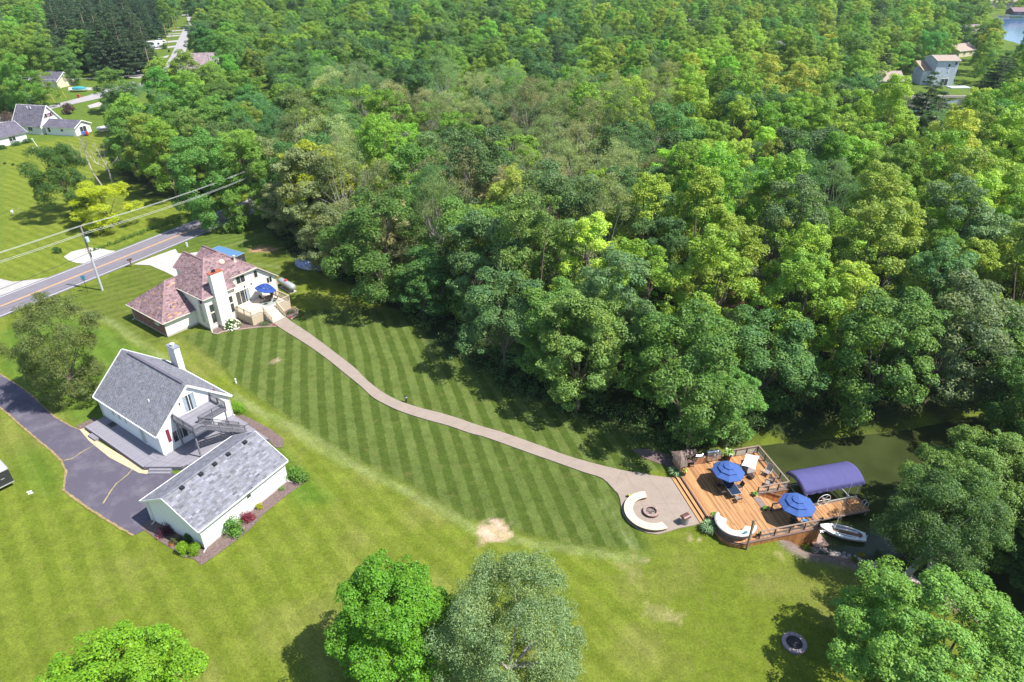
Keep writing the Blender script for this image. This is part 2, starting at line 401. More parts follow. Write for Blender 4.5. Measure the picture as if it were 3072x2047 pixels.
m_canal = water_mat('canal_water', (0.040, 0.052, 0.016), 0.07, 1.1, 0.30)
sheet('canal_water', [dw(5, 11), dw(5, -6), (28, 41), (38, 36), (52, 24), (60, 20), (95, 2), (130, 30), (100, 72), (75, 80), (48, 74), (30, 70)], WZ, m_canal)
sheet('canal_water', grow(CANAL2, 4), WZ, m_canal)
sheet('lake_water', grow(LAKE, 8), WZ, water_mat('lake_water', (0.060, 0.135, 0.26), 0.12, 0.5, 0.3, 0.1))

# ------------------------------------------------------------------ road, street, drives
m_asph = mat('road_asphalt', (0.185, 0.168, 0.188), 0.9, 0.07, 0.6, 0.2, bump=0.3, bscale=60)
m_line = mat('road_paint', (0.62, 0.62, 0.62), 0.8, 0.1, 4); m_yel = mat('yellow_paint', (0.66, 0.36, 0.10), 0.8, 0.15, 4)
def ribbon(name, left, right, z, m, parent=None, kind='structure', step=2.0):
    """sheet between two polylines with the same number of points"""
    V = []; F = []
    for a, b in zip(left, right): V += [(a[0], a[1], z), (b[0], b[1], z)]
    for i in range(len(left) - 1): F.append((2 * i, 2 * i + 1, 2 * i + 3, 2 * i + 2))
    me = bpy.data.meshes.new(name); me.from_pydata(V, [], F); me.update()
    o = link(name, me, m, parent)
    if kind: o['kind'] = kind
    return o
def offset_line(pts, off):
    out = []
    for i, p in enumerate(pts):
        a = Vector(pts[max(0, i - 1)]); b = Vector(pts[min(len(pts) - 1, i + 1)]); d = (b - a).normalized()
        out.append((p[0] - d.y * off, p[1] + d.x * off))
    return out
ctr = [P(0, 921), P(245, 823), P(383, 768), P(574, 691), P(746, 622)]
a_, b_ = Vector(ctr[0]), Vector(ctr[-1]); dd = (b_ - a_).normalized()
road_c = [tuple(a_ - dd * 60), tuple(a_ - dd * 25)] + ctr + [tuple(b_ + dd * 12), tuple(b_ + dd * 40 + Vector((-1.5, 0))), tuple(b_ + dd * 110 + Vector((-10, 0)))]
ribbon('road', offset_line(road_c, 3.75), offset_line(road_c, -3.75), 0.055, m_asph)
for off in (3.25, -3.25): ribbon('road_marking', offset_line(road_c, off + 0.06), offset_line(road_c, off - 0.06), 0.060, m_line)
for off in (0.13, -0.13): ribbon('road_marking', offset_line(road_c, off + 0.06), offset_line(road_c, off - 0.06), 0.060, m_yel)
m_conc = mat('old_concrete', (0.38, 0.36, 0.34), 0.9, 0.10, 0.6, 0.2, bump=0.2, dirt=(0.30, 0.26, 0.22))
m_chalk = mat('white_gravel', (0.46, 0.44, 0.40), 0.95, 0.14, 2.5, 0.1, bump=0.6, bscale=25)
zz = lambda L: [(x / 2.613, 450 + y / 2.613) for x, y in L]
sheet('gravel_pad', [P(*p) for p in zz([(500, 840), (560, 800), (690, 768), (780, 772), (860, 790), (932, 796), (850, 835), (760, 872), (690, 896), (600, 888), (540, 868)])], 0.045, m_chalk)
sheet('driveway', [P(*p) for p in zz([(-200, 1000), (0, 1012), (100, 1035), (250, 1020), (440, 992), (300, 1065), (0, 1165), (-200, 1230)])], 0.045, m_conc)
sheet('driveway', [P(*p) for p in zz([(1045, 900), (1175, 905), (1290, 955), (1420, 1020), (1640, 940), (1700, 850), (1560, 800), (1440, 818), (1395, 810), (1375, 778), (1200, 840)])], 0.045, mat('pale_concrete', (0.43, 0.40, 0.38), 0.9, 0.12, 0.8, 0.2, dirt=(0.40, 0.34, 0.30)))
street_l = [P(-250, 440), P(0, 375), P(100, 345), P(165, 325), P(280, 300), P(440, 262)]
street_r = [P(-250, 405), P(0, 352), P(100, 330), P(150, 318), P(265, 287), P(400, 245)]
m_street = mat('old_street', (0.33, 0.31, 0.31), 0.92, 0.12, 0.25, 0.2, dirt=(0.20, 0.18, 0.20))
ribbon('street', street_l, street_r, 0.05, m_street)
sl = [P(400, 262), P(445, 235), P(490, 205), P(512, 170), P(530, 130), P(548, 92), P(556, 75)]
sr = [P(470, 262), P(508, 222), P(535, 200), P(556, 170), P(562, 130), P(570, 92), P(572, 75)]
ribbon('street', sl, sr, 0.06, m_street)
sheet('street', [P(500, 222), P(558, 210), P(562, 200), P(530, 196)], 0.064, m_street)
sheet('street', [P(555, 40), P(570, 40), P(584, 70), P(588, 100), P(576, 100), P(566, 70)], 0.05, m_street)
for k, pts in enumerate(([(370, 212), (490, 203), (480, 209), (372, 220)], [(372, 222), (440, 226), (420, 236), (372, 232)], [(470, 175), (508, 166), (502, 173), (472, 177)], [(462, 145), (530, 137), (528, 142), (462, 149)], [(480, 126), (534, 121), (533, 126), (482, 130)], [(500, 108), (542, 105), (541, 108), (500, 112)],
                         [(505, 102), (545, 99), (545, 101), (505, 104)], [(515, 92), (550, 90), (550, 92), (516, 95)], [(530, 83), (556, 82), (556, 84), (530, 85)], [(545, 45), (580, 44), (580, 47), (545, 48)], [(262, 318), (300, 306), (310, 318), (270, 326)], [(205, 262), (300, 264), (330, 270), (205, 273)])):
    sheet('driveway', [P(*p) for p in pts], 0.045 if k < 10 else 0.075, m_conc)
# tarmac drive by the grey house
drv = [(0, 1123.6), (46, 1152), (96, 1187), (126, 1217), (165, 1252), (215, 1282), (262, 1295), (420, 1420), (520, 1420), (560, 1440), (600, 1500), (540, 1560), (470, 1572), (402, 1608), (311, 1554), (249, 1514), (191, 1470), (198, 1430), (199, 1413), (184, 1382), (153, 1351), (115, 1321), (57, 1271), (23, 1240), (0, 1223), (-120, 1150), (-120, 1050)]
drv_w = [P(*p) for p in drv]
q = N('worn_tarmac'); geo = q.n('ShaderNodeNewGeometry'); pos = geo.outputs['Position']
c = q.mix(q.rng(q.noise(pos, 0.45, 6, 0.65), 0.48, 0.75), (0.092, 0.082, 0.108), (0.155, 0.138, 0.162))
c = q.mix(q.rng(q.noise(pos, 1.7, 7, 0.7), 0.66, 0.78, 0, 0.45), c, (0.30, 0.25, 0.24))
c = q.scalec(c, q.rng(q.noise(pos, 25, 2), 0.3, 0.7, 0.85, 1.15))
q.l(c, q.b.inputs['Base Color']); q.b.inputs['Roughness'].default_value = 0.9; q.b.inputs['Specular IOR Level'].default_value = 0.2; q.bump(q.noise(pos, 40, 3), 0.3, 0.02)
sheet('driveway', drv_w, 0.05, q.m)
m_tan = mat('dry_grass_edge', (0.27, 0.20, 0.10), 0.95, 0.3, 3, 0.1)
def wobble_strip(name, pts, w, z, m, seed=1, kind='stuff', parent=None):
    r = random.Random(seed); P2 = []
    for a, b in zip(pts[:-1], pts[1:]):
        n = max(1, int(math.hypot(b[0] - a[0], b[1] - a[1]) / 0.35))
        P2 += [(a[0] + (b[0] - a[0]) * i / n, a[1] + (b[1] - a[1]) * i / n) for i in range(n)]
    P2.append(pts[-1]); L = offset_line(P2, 1.0); V = []; F = []
    for p, l in zip(P2, L):
        w1 = w * (0.5 + r.random()); w2 = w * (0.2 + r.random() * 0.8); dx, dy = l[0] - p[0], l[1] - p[1]
        V += [(p[0] + dx * w1, p[1] + dy * w1, z), (p[0] - dx * w2, p[1] - dy * w2, z)]
    for i in range(len(P2) - 1): F.append((2 * i + 1, 2 * i + 3, 2 * i + 2, 2 * i))
    me = bpy.data.meshes.new(name); me.from_pydata(V, [], F); me.update(); o = link(name, me, m, parent)
    if kind: o['kind'] = kind
    return o
wobble_strip('dry_grass', [P(*p) for p in ((402, 1608), (311, 1554), (249, 1514), (191, 1470), (198, 1430), (199, 1413), (184, 1382), (153, 1351), (115, 1321), (57, 1271), (23, 1240), (0, 1223))], 0.13, 0.058, m_tan, 3)
wobble_strip('dry_grass', [P(*p) for p in ((0, 1123.6), (46, 1152), (96, 1187), (126, 1217), (165, 1252), (215, 1282), (240, 1290))], 0.10, 0.058, m_tan, 4)
for pts, w in (([(192, 1383), (215, 1378), (240, 1362), (290, 1333)], 0.07), ([(310, 1512), (330, 1480), (350, 1452), (385, 1425), (400, 1405)], 0.08)):
    wobble_strip('weedy_crack', [P(*p) for p in pts], w, 0.062, mat('crack_weed', (0.30, 0.25, 0.12), 0.95, 0.3, 6), 5)

# ------------------------------------------------------------------ concrete path and patio
A4 = lambda x, y: (700 + x / 1.629, 950 + y / 1.629); A5 = lambda x, y: (1200 + x / 1.629, 1250 + y / 1.629); A6 = lambda x, y: (1800 + x / 3.92, 1300 + y / 3.92)
north = [A4(258, 5), A4(290, 30), A4(380, 90), A4(500, 180), A4(590, 250), A4(650, 310), A4(720, 365), A4(800, 410), A4(900, 445), A4(1000, 470), A4(1100, 500), A4(1200, 535), A5(480, 73), A5(560, 100), A5(700, 150), A5(820, 195), A5(960, 235), A5(1100, 268), A5(1180, 278)]
south = [A4(195, 32), A4(240, 65), A4(330, 120), A4(440, 195), A4(540, 275), A4(620, 340), A4(680, 395), A4(740, 430), A4(830, 470), A4(950, 508), A4(1050, 535), A4(1150, 570), A5(400, 98), A5(480, 125), A5(640, 183), A5(760, 225), A5(900, 275), A5(990, 305), A5(1050, 365)]
q = N('exposed_aggregate'); geo = q.n('ShaderNodeNewGeometry'); pos = geo.outputs['Position']
c = q.mix(q.noise(pos, 0.8, 6, 0.6), (0.235, 0.19, 0.155), (0.335, 0.275, 0.23))
c = q.scalec(c, q.rng(q.noise(pos, 14, 4, 0.7), 0.3, 0.7, 0.86, 1.14))
c = q.mix(q.rng(q.noise(pos, 0.5, 5), 0.62, 0.75, 0, 0.5), c, (0.40, 0.22, 0.19))
q.l(c, q.b.inputs['Base Color']); q.b.inputs['Roughness'].default_value = 0.92; q.b.inputs['Specular IOR Level'].default_value = 0.15; q.bump(q.noise(pos, 50, 3), 0.3, 0.01)
m_agg = q.m
def ribbon_solid(name, left, right, z0, z1, m):
    b = MB()
    for i in range(len(left) - 1): b.prism([left[i], left[i + 1], right[i + 1], right[i]], z0, z1)
    bm_o = b.build(name, m); return bm_o
def smooth_line(pts, k=3):
    out = []
    n = len(pts)
    for i in range(n - 1):
        p0, p1, p2, p3 = (Vector(pts[max(0, i - 1)]), Vector(pts[i]), Vector(pts[i + 1]), Vector(pts[min(n - 1, i + 2)]))
        for j in range(k):
            t = j / k; out.append(tuple(0.5 * ((2 * p1) + (p2 - p0) * t + (2 * p0 - 5 * p1 + 4 * p2 - p3) * t * t + (-p0 + 3 * p1 - 3 * p2 + p3) * t ** 3)))
    out.append(tuple(pts[-1])); return out
nl = smooth_line([P(*p) for p in north], 3); sl_ = smooth_line([P(*p) for p in south], 3)
V = []; F = []
for a, b in zip(nl, sl_): V += [(*a, 0.10), (*b, 0.10), (*a, -0.05), (*b, -0.05)]
for i in range(len(nl) - 1):
    j = 4 * i; k = j + 4
    F += [(j, j + 1, k + 1, k), (j, k, k + 2, j + 2), (j + 1, j + 3, k + 3, k + 1)]
me = bpy.data.meshes.new('path'); me.from_pydata(V, [], F); me.update(); path = tag(link('path', me, m_agg), kind='structure')
pat = [nl[-1]] + [P(*p) for p in (A6(640, 508), A6(835, 530), (2101, 1573), A6(1080, 1095), A6(920, 1125), A6(800, 1165), A6(680, 1195), A6(560, 1182), A6(450, 1140), A6(330, 1050), A6(265, 950), A6(245, 850), A6(238, 790), A6(210, 715))] + [sl_[-1]]
b = MB(); b.prism(pat[::-1], -0.05, 0.104); patio = tag(b.build('patio', m_agg), kind='structure')
m_joint = mat('joint_dark', (0.16, 0.13, 0.11), 0.95, 0.1)
for pts in ([(560, 510), (700, 700), (850, 960), (960, 1110)], [(290, 470), (430, 700), (500, 860)], [(400, 880), (640, 840), (1000, 840)], [(250, 470), (190, 600)]):
    w = [P(*A6(*p)) for p in pts]
    tag(ribbon('joint', offset_line(w, 0.012), offset_line(w, -0.012), 0.108, m_joint, kind=None), kind='structure')
for i in range(4, len(nl) - 2, 7):
    w = [nl[i], sl_[i]]; tag(ribbon('joint', offset_line(w, 0.012), offset_line(w, -0.012), 0.104, m_joint, kind=None), kind='structure')
# ------------------------------------------------------------------ trees
m_bark = mat('bark', (0.16, 0.125, 0.10), 0.95, 0.3, 2.5, 0.1, bump=0.8, bscale=12, grain=(1, 1, 0.25))
m_barkg = mat('grey_bark', (0.36, 0.33, 0.30), 0.95, 0.25, 2.5, 0.1, bump=0.5, bscale=12, grain=(1, 1, 0.25))
def leaf_mat(name, trans=0.30, hue=0.04):
    q = N(name); oi = q.n('ShaderNodeObjectInfo')
    lv = q.attr('leaf_tone'); warm = q.attr('leaf_warm')
    r = oi.outputs['Random']
    c = q.mix(0.0, oi.outputs['Color'], (0, 0, 0))
    c = q.scalec(c, lv)
    c = q.mix(q.math('MULTIPLY', warm, 0.55), c, q.mix(1.0, c, (1.55, 1.12, 0.55), 'MULTIPLY'))
    c = q.mix(q.math('MULTIPLY', q.math('SUBTRACT', 1.0, warm), 0.30), c, q.mix(1.0, c, (0.80, 0.98, 1.5), 'MULTIPLY'))
    c = q.scalec(c, q.rng(r, 0, 1, 0.85, 1.15))
    q.l(c, q.b.inputs['Base Color']); q.b.inputs['Roughness'].default_value = 0.55; q.b.inputs['Specular IOR Level'].default_value = 0.35
    tr = q.n('ShaderNodeBsdfTranslucent'); q.l(q.mix(1.0, c, (1.15, 1.25, 0.55), 'MULTIPLY'), tr.inputs['Color'])
    ms = q.n('ShaderNodeMixShader'); ms.inputs[0].default_value = trans
    q.l(q.b.outputs[0], ms.inputs[1]); q.l(tr.outputs[0], ms.inputs[2]); q.l(ms.outputs[0], q.out.inputs['Surface'])
    return q.m
m_leaf = leaf_mat('leaves')

def unit(v): return v / (np.linalg.norm(v, axis=-1, keepdims=True) + 1e-9)
def leaves_mesh(name, r, cen, rad, per, size, up=0.5, flat=0.75, rand=0.45, aspect=0.6, shell=(0.72, 1.12), crown_c=None, tone=0.15, hemi=0.25):
    """cen (n,3), rad (n,): puffs of small folded leaves round each centre"""
    n = len(cen); per = np.maximum(4, (per * (rad / rad.mean()) ** 2).astype(int)); idx = np.repeat(np.arange(n), per); m = len(idx)
    d = unit(r.normal(size=(m, 3)) + np.array((0, 0, hemi)))
    if crown_c is not None:
        out = unit(cen - crown_c)[idx]; d = unit(d + out * 0.55)
    rr = rad[idx] * r.uniform(shell[0], shell[1], m)
    p = cen[idx] + d * rr[:, None] * np.array((1, 1, flat))
    nrm = unit(d * 0.8 + np.array((0, 0, up)) + r.normal(size=(m, 3)) * rand)
    t = unit(np.cross(nrm, r.normal(size=(m, 3)))); b = np.cross(nrm, t)
    s = (size * r.uniform(0.65, 1.35, m))[:, None]
    V = np.stack([p - t * s * 0.5, p + b * s * aspect * 0.5 + nrm * s * 0.08, p + t * s * 0.5, p - b * s * aspect * 0.5 + nrm * s * 0.08], 1).reshape(-1, 3)
    Fq = np.arange(m * 4).reshape(-1, 4)
    ct = r.normal(1.0, tone * 0.5, n)[idx]; lt = np.clip(ct * r.normal(1.0, tone, m), 0.45, 1.8)
    wm = np.clip(r.normal(0.35, 0.2, n)[idx] + r.normal(0, 0.15, m), 0, 1)
    me = np_mesh(name, V, Fq, 4, False, (('leaf_tone', 'FLOAT', 'FACE', lt), ('leaf_warm', 'FLOAT', 'FACE', wm)))
    me.materials.append(m_leaf); return me
def limbs_mesh(name, r, targets, h_fork, r0, m, lean=(0, 0), n_lim=10, twigs=True, flare=1.5):
    b = MB(); top = Vector((lean[0], lean[1], h_fork)); k = min(n_lim, len(targets))
    b.tube([(0, 0, -0.3), (lean[0] * 0.05, lean[1] * 0.05, 0.25), (lean[0] * 0.3, lean[1] * 0.3, h_fork * 0.35), top], [r0 * flare, r0 * 1.08, r0 * 0.9, r0 * 0.75], 9)
    for i in range(k):
        t = Vector(targets[i]); a = top * (0.75 + 0.25 * r.random()) if i else top
        mid = a.lerp(t, 0.5) + Vector((r.normal() * 0.25, r.normal() * 0.25, 0.12 * (t - a).length))
        b.tube([a, mid, t], [r0 * 0.42, r0 * 0.26, r0 * 0.07], 6, cap=False)
    me = b.mesh(name, True); me.materials.append(m); return me
def crown_points(r, H, R, zb, kind, lobes, per_lobe, lobe_r, clump_r):
    """lobes on a crown envelope, clumps on each lobe"""
    L = []; k = 0
    while len(L) < lobes and k < 4000:
        k += 1; f = (len(L) + 0.5) / lobes; z = zb + (H - zb - lobe_r * 0.6) * (f ** 0.85); t = (z - zb) / (H - zb); a = r.uniform(0, 2 * math.pi)
        if kind == 'round': e = math.sqrt(max(0.02, 1 - (2 * t - 0.85) ** 2 / 1.4))
        elif kind == 'tall': e = 0.75 + 0.25 * math.sin(t * 3.1) if t < 0.55 else max(0.12, 1.0 - (t - 0.55) * 1.8)
        elif kind == 'cone': e = max(0.08, 1 - t) ** 0.8
        elif kind == 'oval': e = math.sqrt(max(0.02, 1 - (2 * t - 0.95) ** 2))
        else: e = 0.5 + 0.6 * t if t < 0.8 else 1.0 - (t - 0.8) * 2
        rr = (R - lobe_r * 0.5) * e * r.uniform(0.5, 1.08)
        c = np.array((rr * math.cos(a), rr * math.sin(a), z))
        if all(np.linalg.norm((c - q) * np.array((1, 1, 0.8))) > lobe_r * (0.95 if k < 1500 else 0.6) for q in L): L.append(c)
    L = np.array(L); lr = lobe_r * r.uniform(0.75, 1.2, len(L))
    pts = []; rad = []
    for c, q in zip(L, lr):
        d = unit(r.normal(size=(per_lobe, 3)) + np.array((0, 0, 0.45)) + unit(c - np.array((0, 0, (zb + H) / 2))) * 0.5)
        pts.append(c + d * q * np.array((1, 1, 0.85)) * r.uniform(0.55, 1.15, (per_lobe, 1))); rad.append(clump_r * r.uniform(0.65, 1.3, per_lobe))
    return np.concatenate(pts), np.concatenate(rad), L
PROTO = {}
def proto(key, seed, H, R, zb, kind, lobes, per_lobe, lobe_r, clump_r, per, leaf, bark=None, r0=0.28, **kw):
    r = np.random.default_rng(seed); p, rad, L = crown_points(r, H, R, zb, kind, lobes, per_lobe, lobe_r, clump_r)
    lk = dict(up=0.45, flat=0.8, rand=0.42); lk.update({k: v for k, v in kw.items() if k in ('up', 'flat', 'rand', 'aspect', 'tone', 'hemi', 'shell')})
    crown = leaves_mesh('crown', r, p, rad, per, leaf, crown_c=np.array((0, 0, zb + (H - zb) * 0.4)), **lk)
    order = r.permutation(len(L)); ln = kw.get('lean', (0, 0))
    trunk = limbs_mesh('trunk', r, [L[i] for i in order], zb + (H - zb) * 0.15, r0, bark or m_bark, ln, kw.get('n_lim', 9))
    PROTO[key] = (trunk, crown, H, R)
def conifer(key, seed, H, R, zb, layers, per_layer, leaf, per, droop=0.15):
    r = np.random.default_rng(seed); P_ = []; Rr = []; b = MB(); b.tube([(0, 0, -0.3), (0, 0, H * 0.5), (0, 0, H)], [0.32, 0.2, 0.03], 8)
    for i in range(layers):
        t = i / (layers - 1); z = zb + (H - zb) * t; rr = R * (1 - t) ** 0.75 * r.uniform(0.8, 1.1) + 0.25
        for k in range(max(3, int(per_layer * (1 - t * 0.6)))):
            a = r.uniform(0, 2 * math.pi); q = rr * r.uniform(0.75, 1.1); tip = np.array((q * math.cos(a), q * math.sin(a), z - droop * q * r.uniform(0, 1) + 0.1 * q))
            if k % 2 == 0: b.tube([(0, 0, z), tuple(tip)], [0.06, 0.02], 4, cap=False)
            ns = max(1, int(q / 0.7))
            for s in range(ns): P_.append(tip * ((s + 1.2) / (ns + 0.2)) * np.array((1, 1, 0)) + np.array((0, 0, z + (tip[2] - z) * (s + 1) / ns))); Rr.append(0.55 * r.uniform(0.7, 1.2))
    crown = leaves_mesh('crown', r, np.array(P_), np.array(Rr), per, leaf, up=0.35, flat=0.42, rand=0.5, aspect=0.22, shell=(0.2, 1.1), tone=0.22, hemi=0.1)
    trunk = b.mesh('trunk', True); trunk.materials.append(m_bark); PROTO[key] = (trunk, crown, H, R)
K_BRIGHT = (0.225, 0.375, 0.045); K_MID = (0.140, 0.270, 0.048); K_DARK = (0.092, 0.190, 0.052); K_OLIVE = (0.255, 0.320, 0.120); K_LIME = (0.310, 0.440, 0.050)
K_YEL = (0.380, 0.400, 0.030); K_PINE = (0.075, 0.135, 0.065); K_COOL = (0.150, 0.270, 0.095)
# ------------------------------------------------------------------ house-building pieces
m_white = mat('white_siding', (0.78, 0.78, 0.77), 0.6, 0.03, 1.5, 0.3)
m_trim = mat('white_trim', (0.80, 0.79, 0.76), 0.5, 0.03, 2, 0.4)
m_cream = mat('cream_siding', (0.82, 0.78, 0.70), 0.65, 0.03, 1.5, 0.3)
m_ctrim = mat('cream_trim', (0.66, 0.60, 0.50), 0.6, 0.05, 2, 0.3)
m_greytrim = mat('taupe_trim', (0.50, 0.45, 0.39), 0.6, 0.05, 2, 0.3)
m_glass = mat('window_glass', (0.035, 0.045, 0.050), 0.06, 0.2, 1.0, 0.9)
m_gutter = mat('gutter_white', (0.75, 0.75, 0.74), 0.4, 0.04, 2, 0.5)
m_shg = mat('grey_shingle', (0.190, 0.190, 0.215), 0.9, 0.10, 2.0, 0.15, bump=0.4, bscale=40, tint=True)
m_shb = mat('brown_shingle', (0.235, 0.155, 0.160), 0.9, 0.10, 2.0, 0.15, bump=0.4, bscale=40, tint=True)
m_shd = mat('charcoal_shingle', (0.125, 0.115, 0.145), 0.9, 0.12, 2.0, 0.15, bump=0.4, bscale=40, tint=True)
m_shp = mat('mauve_shingle', (0.265, 0.205, 0.215), 0.9, 0.12, 2.0, 0.15, bump=0.4, bscale=40, tint=True)
m_shtan = mat('tan_shingle', (0.34, 0.27, 0.23), 0.9, 0.12, 2.0, 0.15, bump=0.4, bscale=40, tint=True)
m_brick = mat('brick', (0.30, 0.155, 0.13), 0.9, 0.15, 3.0, 0.15, tint=True)
m_mortar = mat('mortar', (0.40, 0.35, 0.32), 0.95, 0.1, 5, 0.1)
m_found = mat('foundation', (0.46, 0.41, 0.36), 0.9, 0.12, 3, 0.15)
m_black = mat('black_metal', (0.025, 0.025, 0.028), 0.45, 0.1, 5, 0.5)
m_mulch = mat('mulch', (0.16, 0.115, 0.105), 0.98, 0.35, 6, 0.1, bump=1.0, bscale=18)
m_curtain = mat('curtain', (0.30, 0.36, 0.42), 0.8, 0.2, 6, 0.2, grain=(6, 6, 0.5))
m_red = mat('dark_red_paint', (0.21, 0.025, 0.045), 0.5, 0.08, 3, 0.4)

def shingles(parent, pts, m, tab=0.42, course=0.20, th=0.03, spots=None, seed=0, vary=0.22, lift=0.012):
    """courses of separate tabs laid on the sloping polygon pts (first two points along the eave, anticlockwise seen from above)"""
    r = random.Random(seed); p0 = Vector(pts[0]); u = (Vector(pts[1]) - p0).normalized()
    n = Vector((0, 0, 0))
    for i in range(len(pts)): n += Vector(pts[i]).cross(Vector(pts[(i + 1) % len(pts)]))
    n.normalize()
    if n.z < 0: n = -n
    v = n.cross(u)
    if v.z < 0: v = -v
    Q = [((Vector(p) - p0).dot(u), (Vector(p) - p0).dot(v)) for p in pts]
    vmax = max(q[1] for q in Q); V = []; F = []; T = []
    def span(y):
        xs = []
        for i in range(len(Q)):
            (x0, y0), (x1, y1) = Q[i], Q[(i + 1) % len(Q)]
            if (y0 <= y < y1) or (y1 <= y < y0): xs.append(x0 + (y - y0) / (y1 - y0) * (x1 - x0))
        return (min(xs), max(xs)) if len(xs) >= 2 else None
    y = 0.0; k = 0
    while y < vmax - 0.02:
        y1 = min(y + course, vmax - 1e-3); a = span(y + 1e-3); b = span(y1 - 1e-3)
        if a and b:
            x = a[0] - (k % 2) * tab * 0.5 - r.random() * 0.2 * tab
            x = min(a[0], b[0]) - r.random() * tab
            while x < max(a[1], b[1]):
                w = tab * r.uniform(0.7, 1.3); xa, xb = x, x + w - 0.012
                cl = lambda t, s: min(max(t, s[0]), s[1])
                A, B, C_, D = cl(xa, a), cl(xb, a), cl(xb, b), cl(xa, b)
                if B - A > 0.02 or C_ - D > 0.02:
                    t = r.gauss(1.0, vary); t = max(0.5, min(1.6, t)); col = (t * r.uniform(0.97, 1.03), t, t * r.uniform(0.96, 1.05))
                    if spots and r.random() < spots[0] * (1.0 if x > spots[2] else 0.3): col = tuple(c * t for c in spots[1])
                    q = [p0 + u * A + v * y, p0 + u * B + v * y, p0 + u * C_ + v * y1, p0 + u * D + v * y1]
                    i0 = len(V); lf = th * r.uniform(0.8, 1.2)
                    V += [tuple(q[0] + n * lf), tuple(q[1] + n * lf), tuple(q[2] + n * lift), tuple(q[3] + n * lift), tuple(q[0]), tuple(q[1])]
                    F += [(i0, i0 + 1, i0 + 2, i0 + 3), (i0 + 4, i0 + 5, i0 + 1, i0)]; T += [col, tuple(c * 0.6 for c in col)]
                x += w
        y += course; k += 1
    me = bpy.data.meshes.new('shingle_courses'); me.from_pydata(V, [], F); at = me.attributes.new('tint', 'FLOAT_COLOR', 'FACE')
    at.data.foreach_set('color', np.array([(*t, 1) for t in T], np.float32).ravel()); me.update()
    o = link('shingle_courses', me, m, parent); o['kind'] = 'stuff'; return o
def roof_plane(house, pts, m, m_edge, th=0.16, name='roof', seed=0, shingle=True, **kw):
    b = MB(); b.slab(pts, th); ro = b.build(name, m_edge, house)
    if shingle: shingles(ro, pts, m, seed=seed, **kw)
    return ro
def siding(parent, o, d, nrm, length, top, m, z0=0.0, course=0.19, holes=(), name='clapboards', lo=None):
    """lap boards on a wall: o (x, y) start, d unit direction, nrm outward, top: z or function(s)"""
    b = MB(); O = Vector((*o, 0)); Dv = Vector((*d, 0)); Nv = Vector((*nrm, 0)); f = top if callable(top) else (lambda s: top)
    zmax = max(f(s * length / 40) for s in range(41)); z = z0
    while z < zmax - 0.02:
        z1 = z + course; ss = [length * i / 80 for i in range(81) if f(length * i / 80) >= z + course * 0.5]
        if ss:
            segs = [(min(ss), max(ss))]
            for h in holes:                                   # (s0, s1, z0, z1)
                if h[2] < z + course * 0.6 and h[3] > z + course * 0.4:
                    segs = [q for a, c in segs for q in ((a, min(c, h[0])), (max(a, h[1]), c)) if q[1] - q[0] > 0.03]
            for a, c in segs:
                zt = min(z1, zmax)
                p = lambda s, zz, k: O + Dv * s + Nv * k + Vector((0, 0, zz))
                b.add([p(a, z, 0.028), p(c, z, 0.028), p(c, zt, 0.008), p(a, zt, 0.008), p(a, z, 0.0), p(c, z, 0.0)], [(0, 1, 2, 3), (4, 5, 1, 0), (0, 3, 4), (1, 5, 2)])
        z = z1
    ob = b.build(name, m, parent); ob['kind'] = 'stuff'; return ob
def window(parent, o, d, nrm, s0, s1, z0, z1, mframe, mullions=1, rails=0, name='window', fw=0.09, glass=None, out=0.035, curtain=None):
    """frame proud of the wall, pane set back inside it"""
    O = Vector((*o, 0)); Dv = Vector((*d, 0)); Nv = Vector((*nrm, 0)); p = lambda s, z, k=0.0: O + Dv * s + Nv * k + Vector((0, 0, z)); f = MB()
    def st(a0, a1, b0, b1, k0, k1):
        v = [p(a, b, k) for k in (k0, k1) for a, b in ((a0, b0), (a1, b0), (a1, b1), (a0, b1))]
        f.add(v, [(3, 2, 1, 0), (4, 5, 6, 7), (0, 1, 5, 4), (1, 2, 6, 5), (2, 3, 7, 6), (3, 0, 4, 7)])
    st(s0 - fw, s0, z0 - fw, z1 + fw, 0.0, out + 0.03); st(s1, s1 + fw, z0 - fw, z1 + fw, 0.0, out + 0.03)
    st(s0, s1, z1, z1 + fw, 0.0, out + 0.03); st(s0, s1, z0 - fw, z0, 0.0, out + 0.045)
    for i in range(mullions):
        c = s0 + (s1 - s0) * (i + 1) / (mullions + 1); st(c - 0.035, c + 0.035, z0, z1, 0.0, out + 0.015)
    for i in range(rails):
        c = z0 + (z1 - z0) * (i + 1) / (rails + 1); st(s0, s1, c - 0.03, c + 0.03, 0.0, out + 0.012)
    w = f.build(name, mframe, parent); n = mullions + 1
    for i in range(n):
        a = s0 + (s1 - s0) * i / n; c = s0 + (s1 - s0) * (i + 1) / n; g_ = MB()
        g_.add([p(a, z0, out * 0.55), p(c, z0, out * 0.55), p(c, z1, out * 0.55), p(a, z1, out * 0.55)], [(0, 1, 2, 3)]); g_.build('pane', glass or m_glass, w)
        if curtain and i in curtain:
            g2 = MB(); cw = (c - a) * 0.55; x0 = a + (c - a) * (0.05 if i == 0 else 0.4)
            g2.add([p(x0, z0, out * 0.6), p(x0 + cw, z0, out * 0.6), p(x0 + cw, z1, out * 0.6), p(x0, z1, out * 0.6)], [(0, 1, 2, 3)]); g2.build('curtain', m_curtain, w)
    return w
def wall_box(b, s0, s1, t0, t1, z0, z1): b.box(((s0 + s1) / 2, (t0 + t1) / 2, (z0 + z1) / 2), (s1 - s0, t1 - t0, z1 - z0))
def fan(b, pts, base_z):
    pass
